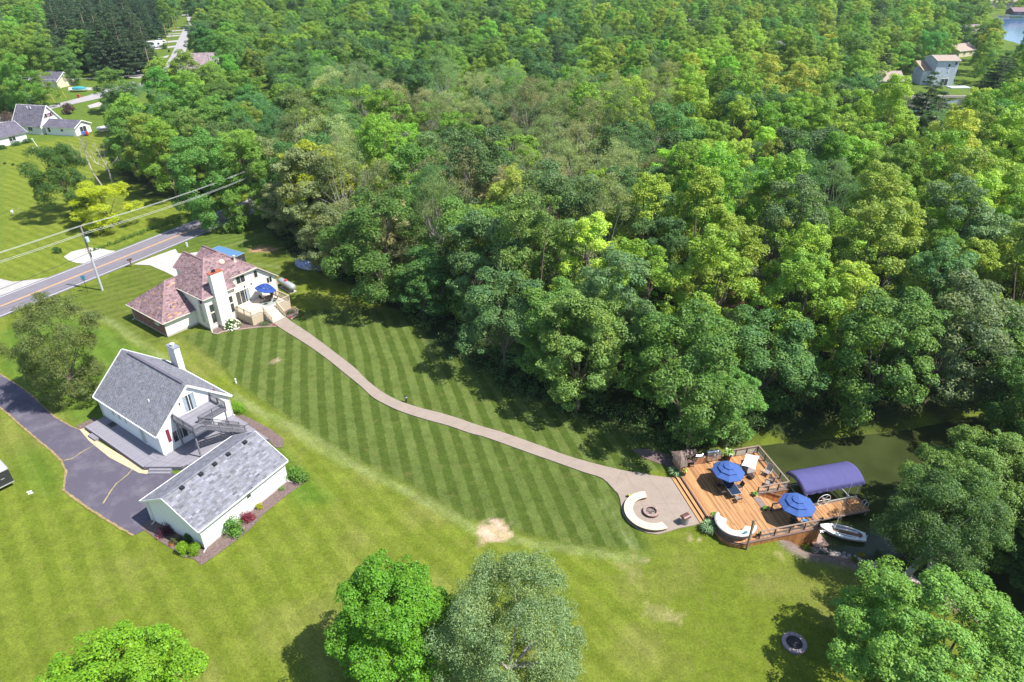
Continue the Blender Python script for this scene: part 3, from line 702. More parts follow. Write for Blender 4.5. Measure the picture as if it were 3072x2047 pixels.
def gable_block(b, s0, s1, t0, t1, z0, ze, zr, axis='t'):
    """walls with gables, ridge running along axis"""
    if axis == 't':
        m_ = (s0 + s1) / 2; pr = [(s0, z0), (s1, z0), (s1, ze), (m_, zr), (s0, ze)]
        vs = [(x, t0, z) for x, z in pr] + [(x, t1, z) for x, z in pr]
    else:
        m_ = (t0 + t1) / 2; pr = [(t0, z0), (t1, z0), (t1, ze), (m_, zr), (t0, ze)]
        vs = [(s1, x, z) for x, z in pr] + [(s0, x, z) for x, z in pr]
    n = 5; b.add(vs, [tuple(range(n)), tuple(range(2 * n - 1, n - 1, -1))] + [((i + 1) % n, i, n + i, n + (i + 1) % n) for i in range(n)])
def downspout(parent, x, y, z0, z1, kick=(0.3, 0), m=None):
    b = MB(); b.bar((x, y, z1), (x, y, z0 + 0.15), 0.08, 0.06); b.bar((x, y, z0 + 0.15), (x + kick[0], y + kick[1], z0 + 0.04), 0.08, 0.06); b.build('downspout', m or m_gutter, parent)
def gutter(parent, a, b_, m=None, w=0.12):
    q = MB(); q.bar(a, b_, w, 0.10); return q.build('gutter', m or m_gutter, parent)
def ridge_cap(parent, a, b_, m, tint=1.1):
    A = Vector(a); B = Vector(b_); n = max(1, int((B - A).length / 0.3)); q = MB()
    for i in range(n):
        p, r_ = A.lerp(B, i / n), A.lerp(B, (i + 0.96) / n); q.bar(p + Vector((0, 0, 0.03)), r_ + Vector((0, 0, 0.045)), 0.26, 0.035, tint * random.uniform(0.85, 1.15))
    o = q.build('ridge_cap', m, parent); return o

# ------------------------------------------------------------------ garage with the grey roof
GA = math.radians(61.08)
gar = thing('garage', 'detached white garage with grey shingle gable roof and five square roof vents', 'garage', (-28.854, 45.058, 0), GA)
L, W, HE, HR, OE, OG = 10.48, 7.62, 2.93, 4.99, 0.30, 0.40; pit = (HR - HE) / (W / 2); ze = HE - OE * pit
b = MB(); gable_block(b, 0, L, 0, W, 0.0, HE - 0.12, HR - 0.14, 's'); b.build('wall', m_white, gar)
b = MB(); b.box((L / 2, W / 2, 0.12), (L + 0.03, W + 0.03, 0.26)); b.build('foundation', m_found, gar)
siding(gar, (0, 0), (1, 0), (0, -1), L, HE - 0.12, m_white, 0.26, holes=[(5.36, 6.04, 1.68, 2.62)])
siding(gar, (0, W), (0, -1), (-1, 0), W, lambda s: min(HE + min(s, W - s) * pit - 0.15, HR - 0.2), m_white, 0.26)
siding(gar, (L, 0), (0, 1), (1, 0), W, lambda s: min(HE + min(s, W - s) * pit - 0.15, HR - 0.2), m_white, 0.26)
window(gar, (0, 0), (1, 0), (0, -1), 5.45, 5.95, 1.78, 2.52, m_trim, 0, 1)
for side, sg in ((0, 1), (1, 2)):
    if side == 0: pts = [(-OG, -OE, ze), (L + OG, -OE, ze), (L + OG, W / 2, HR), (-OG, W / 2, HR)]
    else: pts = [(L + OG, W + OE, ze), (-OG, W + OE, ze), (-OG, W / 2, HR), (L + OG, W / 2, HR)]
    rf = roof_plane(gar, pts, m_shg, m_trim, 0.14, seed=sg, tab=0.42, course=0.215, vary=0.17)
    if side == 0: ridge_cap(rf, (-OG, W / 2, HR), (L + OG, W / 2, HR), m_shg)
for s_ in (1.55, 3.72, 5.38, 7.05, 9.2):
    z_ = HR - 0.27 * pit + 0.02; b = MB(); b.box((s_, 3.52, z_ + 0.01), (0.42, 0.42, 0.05), rx=0.0); b.box((s_, 3.52, z_ + 0.10), (0.30, 0.30, 0.14)); b.box((s_, 3.49, z_ + 0.175), (0.40, 0.40, 0.03)); b.build('roof_vent', m_black, gar)
gutter(gar, (-OG, -OE - 0.05, ze - 0.03), (L + OG, -OE - 0.05, ze - 0.03)); gutter(gar, (-OG, W + OE + 0.05, ze - 0.03), (L + OG, W + OE + 0.05, ze - 0.03), m_trim)
downspout(gar, -0.08, -0.06, 0.0, ze, (-0.3, -0.1)); downspout(gar, L + 0.06, -0.08, 0, ze, (0.1, -0.3)); downspout(gar, -0.08, W - 0.4, 0, ze, (-0.35, 0))
for c in ((-0.02, -0.02), (L + 0.02, -0.02), (-0.02, W + 0.02)):
    pbox(gar, 'corner_board', m_trim, (c[0], c[1], HE / 2), (0.13, 0.13, HE - 0.2))
for s, e in (((-OG - 0.03, -OE, ze - 0.02), (-OG - 0.03, W / 2, HR - 0.02)), ((-OG - 0.03, W + OE, ze - 0.02), (-OG - 0.03, W / 2, HR - 0.02)), ((L + OG + 0.03, -OE, ze - 0.02), (L + OG + 0.03, W / 2, HR - 0.02)), ((L + OG + 0.03, W + OE, ze - 0.02), (L + OG + 0.03, W / 2, HR - 0.02))): b = MB(); b.bar(s, e, 0.05, 0.2); b.build('bargeboard', m_trim, gar)

# ------------------------------------------------------------------ grey-roofed house with the upper deck
HBx, HBy, HBa = -38.275, 57.99, math.radians(55.03); FZ = 0.5
hb = thing('house', 'white clapboard house with steep grey gable roof, square white chimney and glazed upper doors', 'house', (HBx, HBy, 0), HBa)
W, L, HE, HR, OE, OG = 8.71, 12.5, 3.60, 7.45, 0.35, 0.30; pit = (HR - HE) / (W / 2); ze = HE - OE * pit
b = MB(); gable_block(b, 0, W, 0, L, 0.0, HE - 0.14, HR - 0.17, 't'); b.build('wall', m_white, hb)
gt = lambda s: min(HE + min(s, W - s) * pit - 0.2, HR - 0.3)
siding(hb, (0, 0), (1, 0), (0, -1), W, gt, m_white, FZ, holes=[(3.45, 5.05, 3.95, 6.3), (1.35, 3.2, 1.2, 2.75), (0.82, 1.24, 1.65, 3.4)])
siding(hb, (0, L), (0, -1), (-1, 0), L, HE - 0.3, m_white, FZ); siding(hb, (W, 0), (0, 1), (1, 0), L, HE - 0.3, m_white, FZ)
dr = window(hb, (0, 0), (1, 0), (0, -1), 3.58, 4.92, 4.07, 6.15, m_trim, 1, 0, 'door', 0.11, curtain=(0, 1))
for s_ in (4.15, 4.35): pbox(dr, 'handle', m_black, (s_, -0.09, 4.98), (0.03, 0.05, 0.14))
lw = window(hb, (0, 0), (1, 0), (0, -1), 1.45, 3.1, 1.3, 2.7, m_trim, 2, 0, 'window')
sh = MB(); sh.box((1.03, -0.045, 2.55), (0.34, 0.04, 1.65)); sh.build('shutter', m_red, hb); sh = MB(); sh.box((3.45, -0.045, 2.1), (0.30, 0.04, 1.4)); sh.build('shutter', m_red, hb)
pbox(hb, 'wall_lamp', m_black, (3.15, -0.1, 5.6), (0.1, 0.12, 0.22)); pbox(hb, 'hanging_sign', m_red, (7.2, -0.06, 5.0), (0.35, 0.04, 0.35))
for t_ in (9.63, 8.3, 6.95): window(hb, (0, 0), (0, 1), (-1, 0), t_ - 0.25, t_ + 0.25, 1.8, 2.5, m_trim, 0, 0)
window(hb, (0, 0), (0, 1), (-1, 0), 3.2, 4.1, 0.55, 2.6, m_trim, 0, 0, 'door')
for side in (0, 1):
    if side == 0: pts = [(-OE, L + OG, ze), (-OE, -OG, ze), (W / 2, -OG, HR), (W / 2, L + OG, HR)]
    else: pts = [(W + OE, -OG, ze), (W + OE, L + OG, ze), (W / 2, L + OG, HR), (W / 2, -OG, HR)]
    rf = roof_plane(hb, pts, m_shg, m_trim, 0.18, seed=5 + side, tab=0.40, course=0.205, vary=0.12)
    if side == 0: b = MB(); b.bar((W / 2, 0.5, HR + 0.07), (W / 2, L - 1.0, HR + 0.07), 0.30, 0.07); b.build('ridge_vent', m_shd, rf)
for x in (-OE, W + OE):
    for t_ in (-OG - 0.03, L + OG + 0.03): b = MB(); b.bar((x, t_, ze - 0.02), (W / 2, t_, HR - 0.02), 0.05, 0.24); b.build('bargeboard', m_trim, hb)
gutter(hb, (-OE - 0.05, -OG, ze - 0.02), (-OE - 0.05, L + OG, ze - 0.02)); gutter(hb, (W + OE + 0.05, -OG, ze - 0.02), (W + OE + 0.05, L + OG, ze - 0.02))
for q_ in range(30):
    for x in (-OE - 0.05, W + OE + 0.05):
        if q_ % 1 == 0: pbox(hb, 'gutter_hanger', m_trim, (x, -OG + 0.2 + q_ * 0.43, ze + 0.04), (0.16, 0.04, 0.02))
downspout(hb, -0.08, -0.06, FZ, ze, (0.15, -0.2)); downspout(hb, -0.08, L + 0.05, 0, ze, (-0.3, 0.1)); downspout(hb, W + 0.07, -0.06, FZ, ze, (0.1, -0.2))
b = MB(); b.tube([(1.75, 3.75, 4.9), (1.75, 3.75, 5.45)], 0.07, 8); b.build('vent_pipe', m_trim, hb)
# chimney
ch = MB(); ch.box((9.05, 10.35, 3.2), (0.72, 1.55, 6.4)); cho = ch.build('chimney', m_white, hb)
for i in range(16):
    z_ = 3.35 + i * 0.185
    b = MB(); b.box((9.05, 10.35, z_), (0.75, 1.58, 0.03)); b.build('chimney_board', m_white, cho)
b = MB(); b.box((9.05, 10.35, 6.44), (0.86, 1.70, 0.09)); b.build('chimney_cap', mat('zinc', (0.42, 0.42, 0.46), 0.4, 0.1, 3, 0.5, 0.5), cho)
b = MB(); b.lathe([(0.17, 6.48), (0.17, 6.68), (0.27, 6.70), (0.27, 6.78), (0.05, 6.84)], (9.05, 10.35, 0)); b.build('flue', m_trim, cho)

# grey lower deck, boards one by one
m_gdeck = mat('grey_deck_board', (0.225, 0.215, 0.245), 0.75, 0.10, 3, 0.3, rand=0.10, grain=(1, 1, 1))
m_gdark = mat('grey_deck_paint', (0.135, 0.130, 0.150), 0.7, 0.10, 3, 0.3)
gd = thing('deck', 'grey painted timber deck wrapping round the white clapboard house', 'deck', (HBx, HBy, 0), HBa)
def clip_span(poly, x, ax):
    xs = []
    for i in range(len(poly)):
        a, c = poly[i], poly[(i + 1) % len(poly)]
        if (a[ax] <= x < c[ax]) or (c[ax] <= x < a[ax]): k = (x - a[ax]) / (c[ax] - a[ax]); xs.append(a[1 - ax] + k * (c[1 - ax] - a[1 - ax]))
    xs.sort(); return [(xs[i], xs[i + 1]) for i in range(0, len(xs) - 1, 2)]
def board_field(parent, poly, z, ax, w, m, gap=0.008, th=0.035, name='board', maxlen=None, seed=1):
    """boards laid side by side along the other axis; ax is the axis stepped across"""
    r = random.Random(seed); lo = min(p[ax] for p in poly); hi = max(p[ax] for p in poly); x = lo; k = 0
    while x < hi - 0.01:
        for a, c in clip_span(poly, min(x + w / 2, hi - 1e-3), ax):
            cuts = [a]
            if maxlen:
                q_ = a + r.uniform(0.4, 1.0) * maxlen
                while q_ < c - 0.6: cuts.append(q_); q_ += maxlen
            cuts.append(c)
            for s0, s1 in zip(cuts[:-1], cuts[1:]):
                ln = s1 - s0 - 0.006; mid = (s0 + s1) / 2
                cc, dd_ = ((x + w / 2, mid, z - th / 2), (w - gap, ln, th)) if ax == 0 else ((mid, x + w / 2, z - th / 2), (ln, w - gap, th))
                pbox(parent, name, m, cc, dd_)
        x += w; k += 1
board_field(gd, [(-2.45, 12.3), (-2.4, 0.1), (-0.02, -0.0), (-0.02, 12.4)], FZ, 0, 0.24, m_gdeck, maxlen=None)
board_field(gd, [(-2.4, 0.07), (-0.05, -3.25), (8.4, -7.0), (8.66, -3.0), (8.6, 0.0), (0.0, -0.03)], FZ - 0.005, 1, 0.20, m_gdeck)
b = MB(); b.prism([(-2.38, 12.2), (-2.33, 0.1), (-0.05, -3.1), (8.3, -6.9), (8.55, -3.0), (8.6, 0), (0, 0), (0, 12.3)], 0.02, FZ - 0.05); b.build('deck_frame', m_gdark, gd)
for i in range(5): pass
poly = [(-2.46, 12.3), (-2.42, 0.06), (-0.05, -3.3), (8.42, -7.05)]
for a, c in zip(poly[:-1], poly[1:]):
    b = MB(); b.bar((a[0], a[1], 0.25), (c[0], c[1], 0.25), 0.03, 0.46); b.build('skirt_board', m_gdark, gd)
platform = [(6.9, 0.05), (8.75, 0.1), (8.75, -2.95), (6.9, -2.95)]
board_field(gd, platform, FZ + 0.14, 1, 0.14, m_gdeck); b = MB(); b.prism(platform, FZ, FZ + 0.10); b.build('deck_frame', m_gdark, gd)
d_ = Vector((2.32, -3.32, 0)).normalized(); n_ = Vector((-d_.y * -1, -d_.x, 0)); n_ = Vector((d_.y, -d_.x, 0))
for k_ in range(2):
    c0 = Vector((-1.35, -1.45, 0)) + n_ * (0.2 + 0.32 * k_); b = MB(); z_ = 0.34 - 0.16 * k_
    b.bar(c0 - d_ * 1.2 + Vector((0, 0, z_ / 2)), c0 + d_ * 1.2 + Vector((0, 0, z_ / 2)), 0.32, z_); b.build('step', m_gdeck, gd)
b = MB(); b.box((-2.72, 10.0, 0.15), (0.5, 1.5, 0.3)); b.build('step', m_gdeck, gd)
pbox(gd, 'floor_hatch', m_gdark, (-0.45, 10.05, FZ + 0.02), (0.80, 1.1, 0.05)); pbox(gd, 'floor_grate', m_black, (-0.45, 10.05, FZ + 0.055), (0.6, 0.85, 0.02))
# upper deck with railings and stair
m_rail = mat('dark_grey_rail', (0.150, 0.145, 0.165), 0.6, 0.10, 4, 0.35)
ud = thing('balcony', 'grey upper deck on posts with baluster railing and long stair against the gable', 'balcony', (HBx, HBy, 0), HBa)
UZ = 4.05
board_field(ud, [(2.0, -0.02), (6.65, -0.02), (6.65, -2.95), (3.35, -2.95), (3.35, -4.1), (2.0, -4.1)], UZ, 1, 0.14, m_gdeck)
b = MB(); b.prism([(2.0, 0), (6.65, 0), (6.65, -2.95), (2.0, -2.95)], UZ - 0.26, UZ - 0.04); b.prism([(2.0, -2.96), (3.35, -2.96), (3.35, -4.1), (2.0, -4.1)], UZ - 0.26, UZ - 0.04); b.build('deck_frame', m_rail, ud)
BAL = {}
def railing(parent, a, c, z0, z1, m, h=0.95, post=0.10, npost=None, bal=0.13, post_ends=(True, True), cap=0.14, bw=0.035, low=0.10):
    """posts, top and bottom rail, separate balusters from a to c (x, y), deck heights z0, z1"""
    A = Vector((*a, z0)); B = Vector((*c, z1)); Lh = (B - A).length; n = npost or max(1, round(Lh / 1.6))
    for i in range(n + 1):
        if (i == 0 and not post_ends[0]) or (i == n and not post_ends[1]): continue
        p = A.lerp(B, i / n); pbox(parent, 'post', m, p + Vector((0, 0, h / 2)), (post, post, h + 0.06))
    pbar(parent, 'top_rail', m, A + Vector((0, 0, h)), B + Vector((0, 0, h)), cap, 0.05); pbar(parent, 'bottom_rail', m, A + Vector((0, 0, low)), B + Vector((0, 0, low)), 0.05, 0.07)
    k = int(Lh / bal)
    for i in range(1, k):
        p = A.lerp(B, i / k); pbox(parent, 'baluster', m, p + Vector((0, 0, (h + low) / 2)), (bw, bw, h - low - 0.05))
for a, c, e in (((2.0, -0.1), (2.0, -4.05), (1, 1)), ((2.0, -4.05), (3.35, -4.05), (0, 1)), ((3.35, -2.9), (6.62, -2.9), (1, 1)), ((6.62, -2.9), (6.62, -0.1), (0, 1))):
    railing(ud, a, c, UZ, UZ, m_rail, post_ends=tuple(bool(x) for x in e))
for x, y in ((2.12, -3.6), (6.5, -2.8), (2.12, -0.3)): pbox(ud, 'support_post', m_gdeck, (x, y, (UZ - 0.26 + FZ) / 2), (0.15, 0.15, UZ - 0.26 - FZ))
NS = 15; X0, X1 = 3.35, 7.7
for t_ in (-4.08, -2.98): pbar(ud, 'stringer', m_rail, (X0, t_, UZ - 0.18), (X1, t_, FZ + 0.08), 0.05, 0.28)
for i in range(NS):
    f = (i + 0.5) / NS; pbox(ud, 'tread', m_gdeck, (X0 + (X1 - X0) * f, -3.53, UZ + (FZ - UZ) * (i + 1) / (NS + 1)), (0.28, 1.08, 0.04))
for t_ in (-4.06, -3.0): railing(ud, (X0, t_), (X1 - 0.1, t_), UZ - 0.02, FZ + 0.12, m_rail, npost=3, bal=0.16, h=0.92)

# ------------------------------------------------------------------ cream house with the brown hip roof
HAx, HAy, HAa = -49.33, 84.28, math.radians(53.6)
ha = thing('house', 'cream and brick house with mauve-brown hip roof and tall white chimney', 'house', (HAx, HAy, 0), HAa)
b = MB(); wall_box(b, 0, 9.0, 0, 9.2, 0, 2.5); b.build('wall', m_cream, ha)
b = MB(); wall_box(b, 4.8, 9.58, -3.3, 5.5, 0, 5.0); b.build('wall', m_cream, ha)
b = MB(); prf = [(9.5, 0), (17.55, 0), (17.55, 3.55), (14.4, 6.0), (9.5, 6.0)]; n = 5
vs = [(x, -2.05, z) for x, z in prf] + [(x, 5.5, z) for x, z in prf]; b.add(vs, [tuple(range(n)), tuple(range(2 * n - 1, n - 1, -1))] + [((i + 1) % n, i, n + i, n + (i + 1) % n) for i in range(n)]); b.build('wall', m_cream, ha)
siding(ha, (0, 0), (1, 0), (0, -1), 4.78, 2.5, m_cream, 0.3); siding(ha, (4.8, -0.02), (0, -1), (-1, 0), 3.28, 4.95, m_cream, 0.3)
siding(ha, (4.8, -3.3), (1, 0), (0, -1), 4.78, 4.95, m_cream, 0.3, holes=[(0.45, 1.2, 0.6, 4.5), (3.45, 4.3, 0.9, 4.3)])
siding(ha, (9.6, -2.05), (1, 0), (0, -1), 7.95, lambda s: 6.0 if s < 4.8 else 6.0 - (s - 4.8) * 0.8, m_cream, 0.3, holes=[(0.7, 3.1, 1.2, 3.6), (1.3, 2.9, 4.5, 5.9), (4.3, 5.1, 4.4, 5.8), (6.3, 7.3, 2.7, 3.9)])
b = MB(); b.box((4.5, 4.6, 0.14), (9.0 + 0.06, 9.2 + 0.06, 0.32)); b.box((7.2, 2.9, 0.14), (4.8, 12.46, 0.32)); b.box((13.5, 3.55, 0.14), (8.16, 11.26, 0.32)); b.build('foundation', m_found, ha)
# brick end wall
b = MB(); b.box((-0.02, 4.6, 1.35), (0.06, 9.24, 2.4)); bw_ = b.build('brick_wall', m_mortar, ha)
b = MB(); r_ = random.Random(3); z_ = 0.3; k = 0
while z_ < 2.45:
    t_ = 0.0 - (k % 2) * 0.12
    while t_ < 9.2:
        a, c = max(t_, 0), min(t_ + 0.225, 9.2)
        if c - a > 0.04 and not (1.55 < (a + c) / 2 < 2.75 and 1.35 < z_ < 2.2): b.box((-0.06, (a + c) / 2, z_ + 0.035), (0.035, c - a - 0.012, 0.064), tint=r_.uniform(0.65, 1.35))
        t_ += 0.24
    z_ += 0.078; k += 1
o = b.build('brickwork', m_brick, bw_); o['kind'] = 'stuff'
window(ha, (-0.03, 0), (0, 1), (-1, 0), 1.7, 2.6, 1.45, 2.15, m_trim, 1, 0)
# windows
for s0, s1, zs in ((5.25 + 0.05, 5.95, ((0.95, 2.55), (2.75, 3.9))), (8.35, 9.05, ((1.35, 2.75), (2.95, 3.95)))):
    for z0, z1 in zs: window(ha, (0, -3.3), (1, 0), (0, -1), s0, s1, z0, z1, m_ctrim, 0, 0, fw=0.14)
for z0, z1 in ((1.0, 2.6), (2.8, 3.9)): window(ha, (4.8, 0), (0, 1), (-1, 0), -2.3, -1.6, z0, z1, m_ctrim, 0, 0, fw=0.12)
sd_ = window(ha, (0, -2.05), (1, 0), (0, -1), 10.4, 12.6, 1.35, 3.45, m_ctrim, 2, 0, 'patio_door', 0.12, curtain=(2,))
pbox(sd_, 'handle', m_black, (11.95, -2.15, 2.3), (0.03, 0.05, 0.18))
window(ha, (0, -2.05), (1, 0), (0, -1), 11.0, 12.4, 4.65, 5.75, m_ctrim, 1, 0, fw=0.14); window(ha, (0, -2.05), (1, 0), (0, -1), 14.05, 14.6, 4.55, 5.65, m_ctrim, 0, 0, fw=0.14); window(ha, (0, -2.05), (1, 0), (0, -1), 16.0, 16.85, 2.85, 3.75, m_ctrim, 1, 0, fw=0.12)
for s_ in (12.05, 13.25): pbox(ha, 'wall_lamp', m_black, (s_, -2.15, 3.9), (0.12, 0.14, 0.32))
b = MB(); b.lathe([(0.02, 0), (0.28, 0.10), (0.34, 0.16)], (0, 0, 0), 12); b.bar((0, 0, 0), (0.25, 0, -0.35), 0.04); b.build('satellite_dish', m_black, ha, loc=(4.35, -2.9, 4.75), rot=(0.9, -0.5, 0))
for c, z0, z1 in (((4.78, -3.32), 0.2, 4.9), ((9.60, -3.32), 0.2, 4.9), ((-0.02, -0.02), 0.2, 2.45), ((17.57, -2.07), 0.2, 3.4)): pbox(ha, 'corner_board', m_ctrim, (c[0], c[1], (z0 + z1) / 2), (0.13, 0.13, z1 - z0))
# roofs; slopes p1 front, pl left, p2 right, p3 back, garage wing, two road gables
K = 0.80
EA = (4.45, -3.65, 5.2); EB = (9.95, -3.65, 5.2); EC = (9.95, -2.40, 6.2); ED = (14.6, -2.40, 6.2); R0 = (8.65, 1.1, 9.0); R1 = (11.05, 1.1, 9.0); EE = (17.92, -2.40, 3.55)
EL = (4.45, 5.85, 5.2); EX = (11.05, 5.85, 5.2)
spots = (0.06, (2.2, 1.7, 0.8), 0.0)
roof_plane(ha, [EA, EB, EC, ED, R1, R0], m_shb, m_ctrim, 0.16, seed=21, tab=0.45, course=0.21, vary=0.22)
roof_plane(ha, [(4.45, 5.85, 5.2), EA, R0], m_shb, m_ctrim, 0.16, seed=22, tab=0.45, course=0.21, vary=0.24)
roof_plane(ha, [EE, (17.92, 5.85, 3.55), (14.6, 5.85, 6.2), (11.05, 1.1, 9.0), (14.6, -2.40, 6.2)], m_shb, m_ctrim, 0.16, seed=23, tab=0.45, course=0.21)
roof_plane(ha, [(15.5, 5.85, 5.2), (4.45, 5.85, 5.2), R0, R1], m_shb, m_ctrim, 0.16, seed=24, tab=0.45, course=0.21)
GZr = 6.12
roof_plane(ha, [(-0.40, -0.40, 2.5), (9.0, -0.40, 2.5), (9.0, 4.6, GZr), (3.85, 4.6, GZr)], m_shb, m_ctrim, 0.15, seed=25, tab=0.45, course=0.21, vary=0.2, spots=(0.06, (2.0, 1.5, 0.75), 1.0))
roof_plane(ha, [(-0.40, 9.6, 2.5), (-0.40, -0.40, 2.5), (3.85, 4.6, GZr)], m_shb, m_ctrim, 0.15, seed=26, tab=0.45, course=0.21, spots=(0.05, (1.7, 1.4, 0.8), 1.0))
roof_plane(ha, [(9.0, 9.6, 2.5), (-0.40, 9.6, 2.5), (3.85, 4.6, GZr), (9.0, 4.6, GZr)], m_shb, m_ctrim, 0.15, seed=27, tab=0.45, course=0.21)
for s0, s1, zr in ((7.75, 12.3, 7.3), (11.4, 15.5, 7.15)):
    mid = (s0 + s1) / 2 + (0.05 if s0 < 8 else -0.1); zel = zr - (mid - s0) * K; zer = zr - (s1 - mid) * K
    roof_plane(ha, [(s0, 9.6, zel), (s0, 2.0, zel), (mid, 2.0, zr), (mid, 9.6, zr)], m_shb, m_ctrim, 0.15, seed=28, tab=0.45, course=0.21)
    roof_plane(ha, [(s1, 2.0, zer), (s1, 9.6, zer), (mid, 9.6, zr), (mid, 2.0, zr)], m_shb, m_ctrim, 0.15, seed=29, tab=0.45, course=0.21)
    b = MB(); b.add([(s0 + 0.3, 9.2, 0), (s1 - 0.3, 9.2, 0), (s1 - 0.3, 9.2, zer), (mid, 9.2, zr - 0.15), (s0 + 0.3, 9.2, zel), (s0 + 0.3, 5.0, 0), (s1 - 0.3, 5.0, 0), (s1 - 0.3, 5.0, zer), (mid, 5.0, zr - 0.15), (s0 + 0.3, 5.0, zel)],
        [(0, 1, 2, 3, 4), (9, 8, 7, 6, 5), (1, 0, 5, 6), (2, 1, 6, 7), (3, 2, 7, 8), (4, 3, 8, 9), (0, 4, 9, 5)]); b.build('wall', m_cream, ha)
    ridge_cap(ha, (mid, 2.0, zr), (mid, 9.6, zr), m_shb, 0.9)
ridge_cap(ha, R0, R1, m_shb); ridge_cap(ha, EA, R0, m_shb, 1.25); ridge_cap(ha, (-0.4, -0.4, 2.5), (3.85, 4.6, GZr), m_shb, 1.25); ridge_cap(ha, (3.85, 4.6, GZr), (6.9, 4.6, GZr), m_shb); ridge_cap(ha, R1, ED, m_shb)
for a, c in (((-0.45, -0.45, 2.45), (5.2, -0.45, 2.45)), ((-0.45, -0.45, 2.45), (-0.45, 9.6, 2.45)), ((4.4, -3.7, 5.15), (4.4, 3.0, 5.15)), ((4.4, -3.7, 5.15), (10.0, -3.7, 5.15)), ((9.98, -2.45, 6.14), (14.6, -2.45, 6.14)), ((14.6, -2.45, 6.14), (17.95, -2.45, 3.48))): gutter(ha, a, c, m_ctrim, 0.11)
downspout(ha, 4.72, -3.38, 0, 5.0, (-0.1, -0.45)); downspout(ha, -0.08, 9.0, 0, 2.4, (-0.4, 0.1))
# white chimney with rusty cap
b = MB(); b.box((7.13, -3.72, 4.3), (1.9, 0.85, 8.6)); cho = b.build('chimney', m_cream, ha)
pbox(cho, 'chimney_cap', mat('rust', (0.34, 0.09, 0.045), 0.7, 0.35, 3, 0.3), (7.13, -3.72, 8.63), (2.0, 0.95, 0.09)); pbox(cho, 'flue', m_black, (7.0, -3.72, 8.86), (0.42, 0.35, 0.36)); pbox(cho, 'chimney_base', m_found, (7.13, -3.72, 0.2), (2.0, 0.95, 0.5))
b = MB(); b.lathe([(0.42, 0), (0.40, 0.10), (0.25, 0.22), (0.04, 0.28)], (0, 0, 0), 16); b.build('skylight_dome', mat('amber_dome', (0.78, 0.55, 0.38), 0.3, 0.05, 2, 0.5), ha, loc=(10.5, -0.15, 8.02), rot=(0.67, 0, 0))
b = MB(); b.lathe([(0.3, -0.5), (0.12, 0.0), (0.12, 0.45), (0.2, 0.47), (0.2, 0.6), (0.03, 0.66)], (12.3, -0.6, 7.9), 10); b.build('vent_pipe', m_greytrim, ha)
for p in ((2.0, 1.0, 3.6), (3.1, 1.1, 3.75)): b = MB(); b.tube([p, (p[0], p[1], p[2] + 0.4)], 0.05, 6); b.build('vent_pipe', m_black, ha)
pbox(ha, 'dryer_vent', m_greytrim, (4.76, -2.8, 0.9), (0.08, 0.25, 0.3))

# tan deck of the cream house
m_tdeck = mat('tan_deck_board', (0.62, 0.54, 0.43), 0.8, 0.06, 3, 0.25, rand=0.06)
m_trail = mat('tan_rail', (0.50, 0.41, 0.29), 0.7, 0.08, 3, 0.3)
td = thing('deck', 'raised tan deck with baluster railing and six steps behind the cream house', 'deck', (HAx, HAy, 0), HAa)
TZ = 1.30; x0, x1, y0, y1 = 9.68, 16.1, -7.1, -2.12
board_field(td, [(x0 - 0.45, y0), (x1, y0), (x1, y1), (x0, y1), (x0, -3.4), (x0 - 0.45, -3.4)], TZ, 1, 0.20, m_tdeck)
b = MB(); b.prism([(x0 - 0.42, y0 + 0.03), (x1 - 0.03, y0 + 0.03), (x1 - 0.03, y1), (x0, y1), (x0, -3.4), (x0 - 0.42, -3.4)], 0.0, TZ - 0.04); b.build('deck_skirt', m_trail, td)
xl = x0 - 0.38
for a, c, e in (((xl, -3.5), (xl, y0 + 0.06), (1, 1)), ((xl, y0 + 0.06), (11.38, y0 + 0.06), (0, 1)), ((13.72, y0 + 0.06), (x1 - 0.06, y0 + 0.06), (1, 1)), ((x1 - 0.06, y0 + 0.06), (x1 - 0.06, y1), (0, 1))):
    railing(td, a, c, TZ, TZ, m_trail, post_ends=tuple(bool(x) for x in e), bal=0.16)
for i in range(6):
    z_ = TZ - (i + 1) * TZ / 7; pbox(td, 'step', m_tdeck, (12.55, y0 - 0.15 - i * 0.27, z_ / 2), (2.3, 0.30, z_))
for s_ in (11.4, 13.7): railing(td, (s_, y0), (s_, y0 - 1.65), TZ, 0.15, m_trail, npost=1, bal=0.16, post_ends=(False, True))
# ------------------------------------------------------------------ timber deck by the canal (frame s, t)
m_cedar = mat('cedar_board', (0.40, 0.205, 0.090), 0.65, 0.14, 1.2, 0.3, rand=0.34, grain=(9, 0.8, 9), bump=0.2, bscale=8)
m_cedarv = mat('cedar_upright', (0.36, 0.165, 0.060), 0.7, 0.16, 1.5, 0.25, rand=0.30, grain=(7, 7, 0.8))
m_brown = mat('brown_trim', (0.165, 0.105, 0.090), 0.65, 0.12, 2, 0.3)
m_railcap = mat('rail_cap', (0.25, 0.185, 0.150), 0.6, 0.10, 2, 0.3)
m_post = mat('dark_post', (0.075, 0.045, 0.035), 0.6, 0.1, 3, 0.3)
m_cable = mat('steel_cable', (0.42, 0.42, 0.42), 0.35, 0.05, 3, 0.5, 0.6)
m_alu = mat('aluminium', (0.62, 0.62, 0.60), 0.35, 0.06, 3, 0.5, 0.55)
m_whitep = mat('white_paint', (0.80, 0.80, 0.80), 0.35, 0.03, 3, 0.5)
DZ = 0.5
dk = thing('deck', 'orange cedar boarded deck with cable railings beside the canal', 'deck', (DX, DY, 0), DA)
board_field(dk, [(0.14, 8.0), (10, 8.0), (10, 1.9), (6.55, 1.9), (6.55, -0.4), (10, -0.4), (10, -3.5), (1.35, -3.62), (0.25, -2.7), (0.14, -1.2)], DZ, 0, 0.14, m_cedar, maxlen=4.9, seed=4)
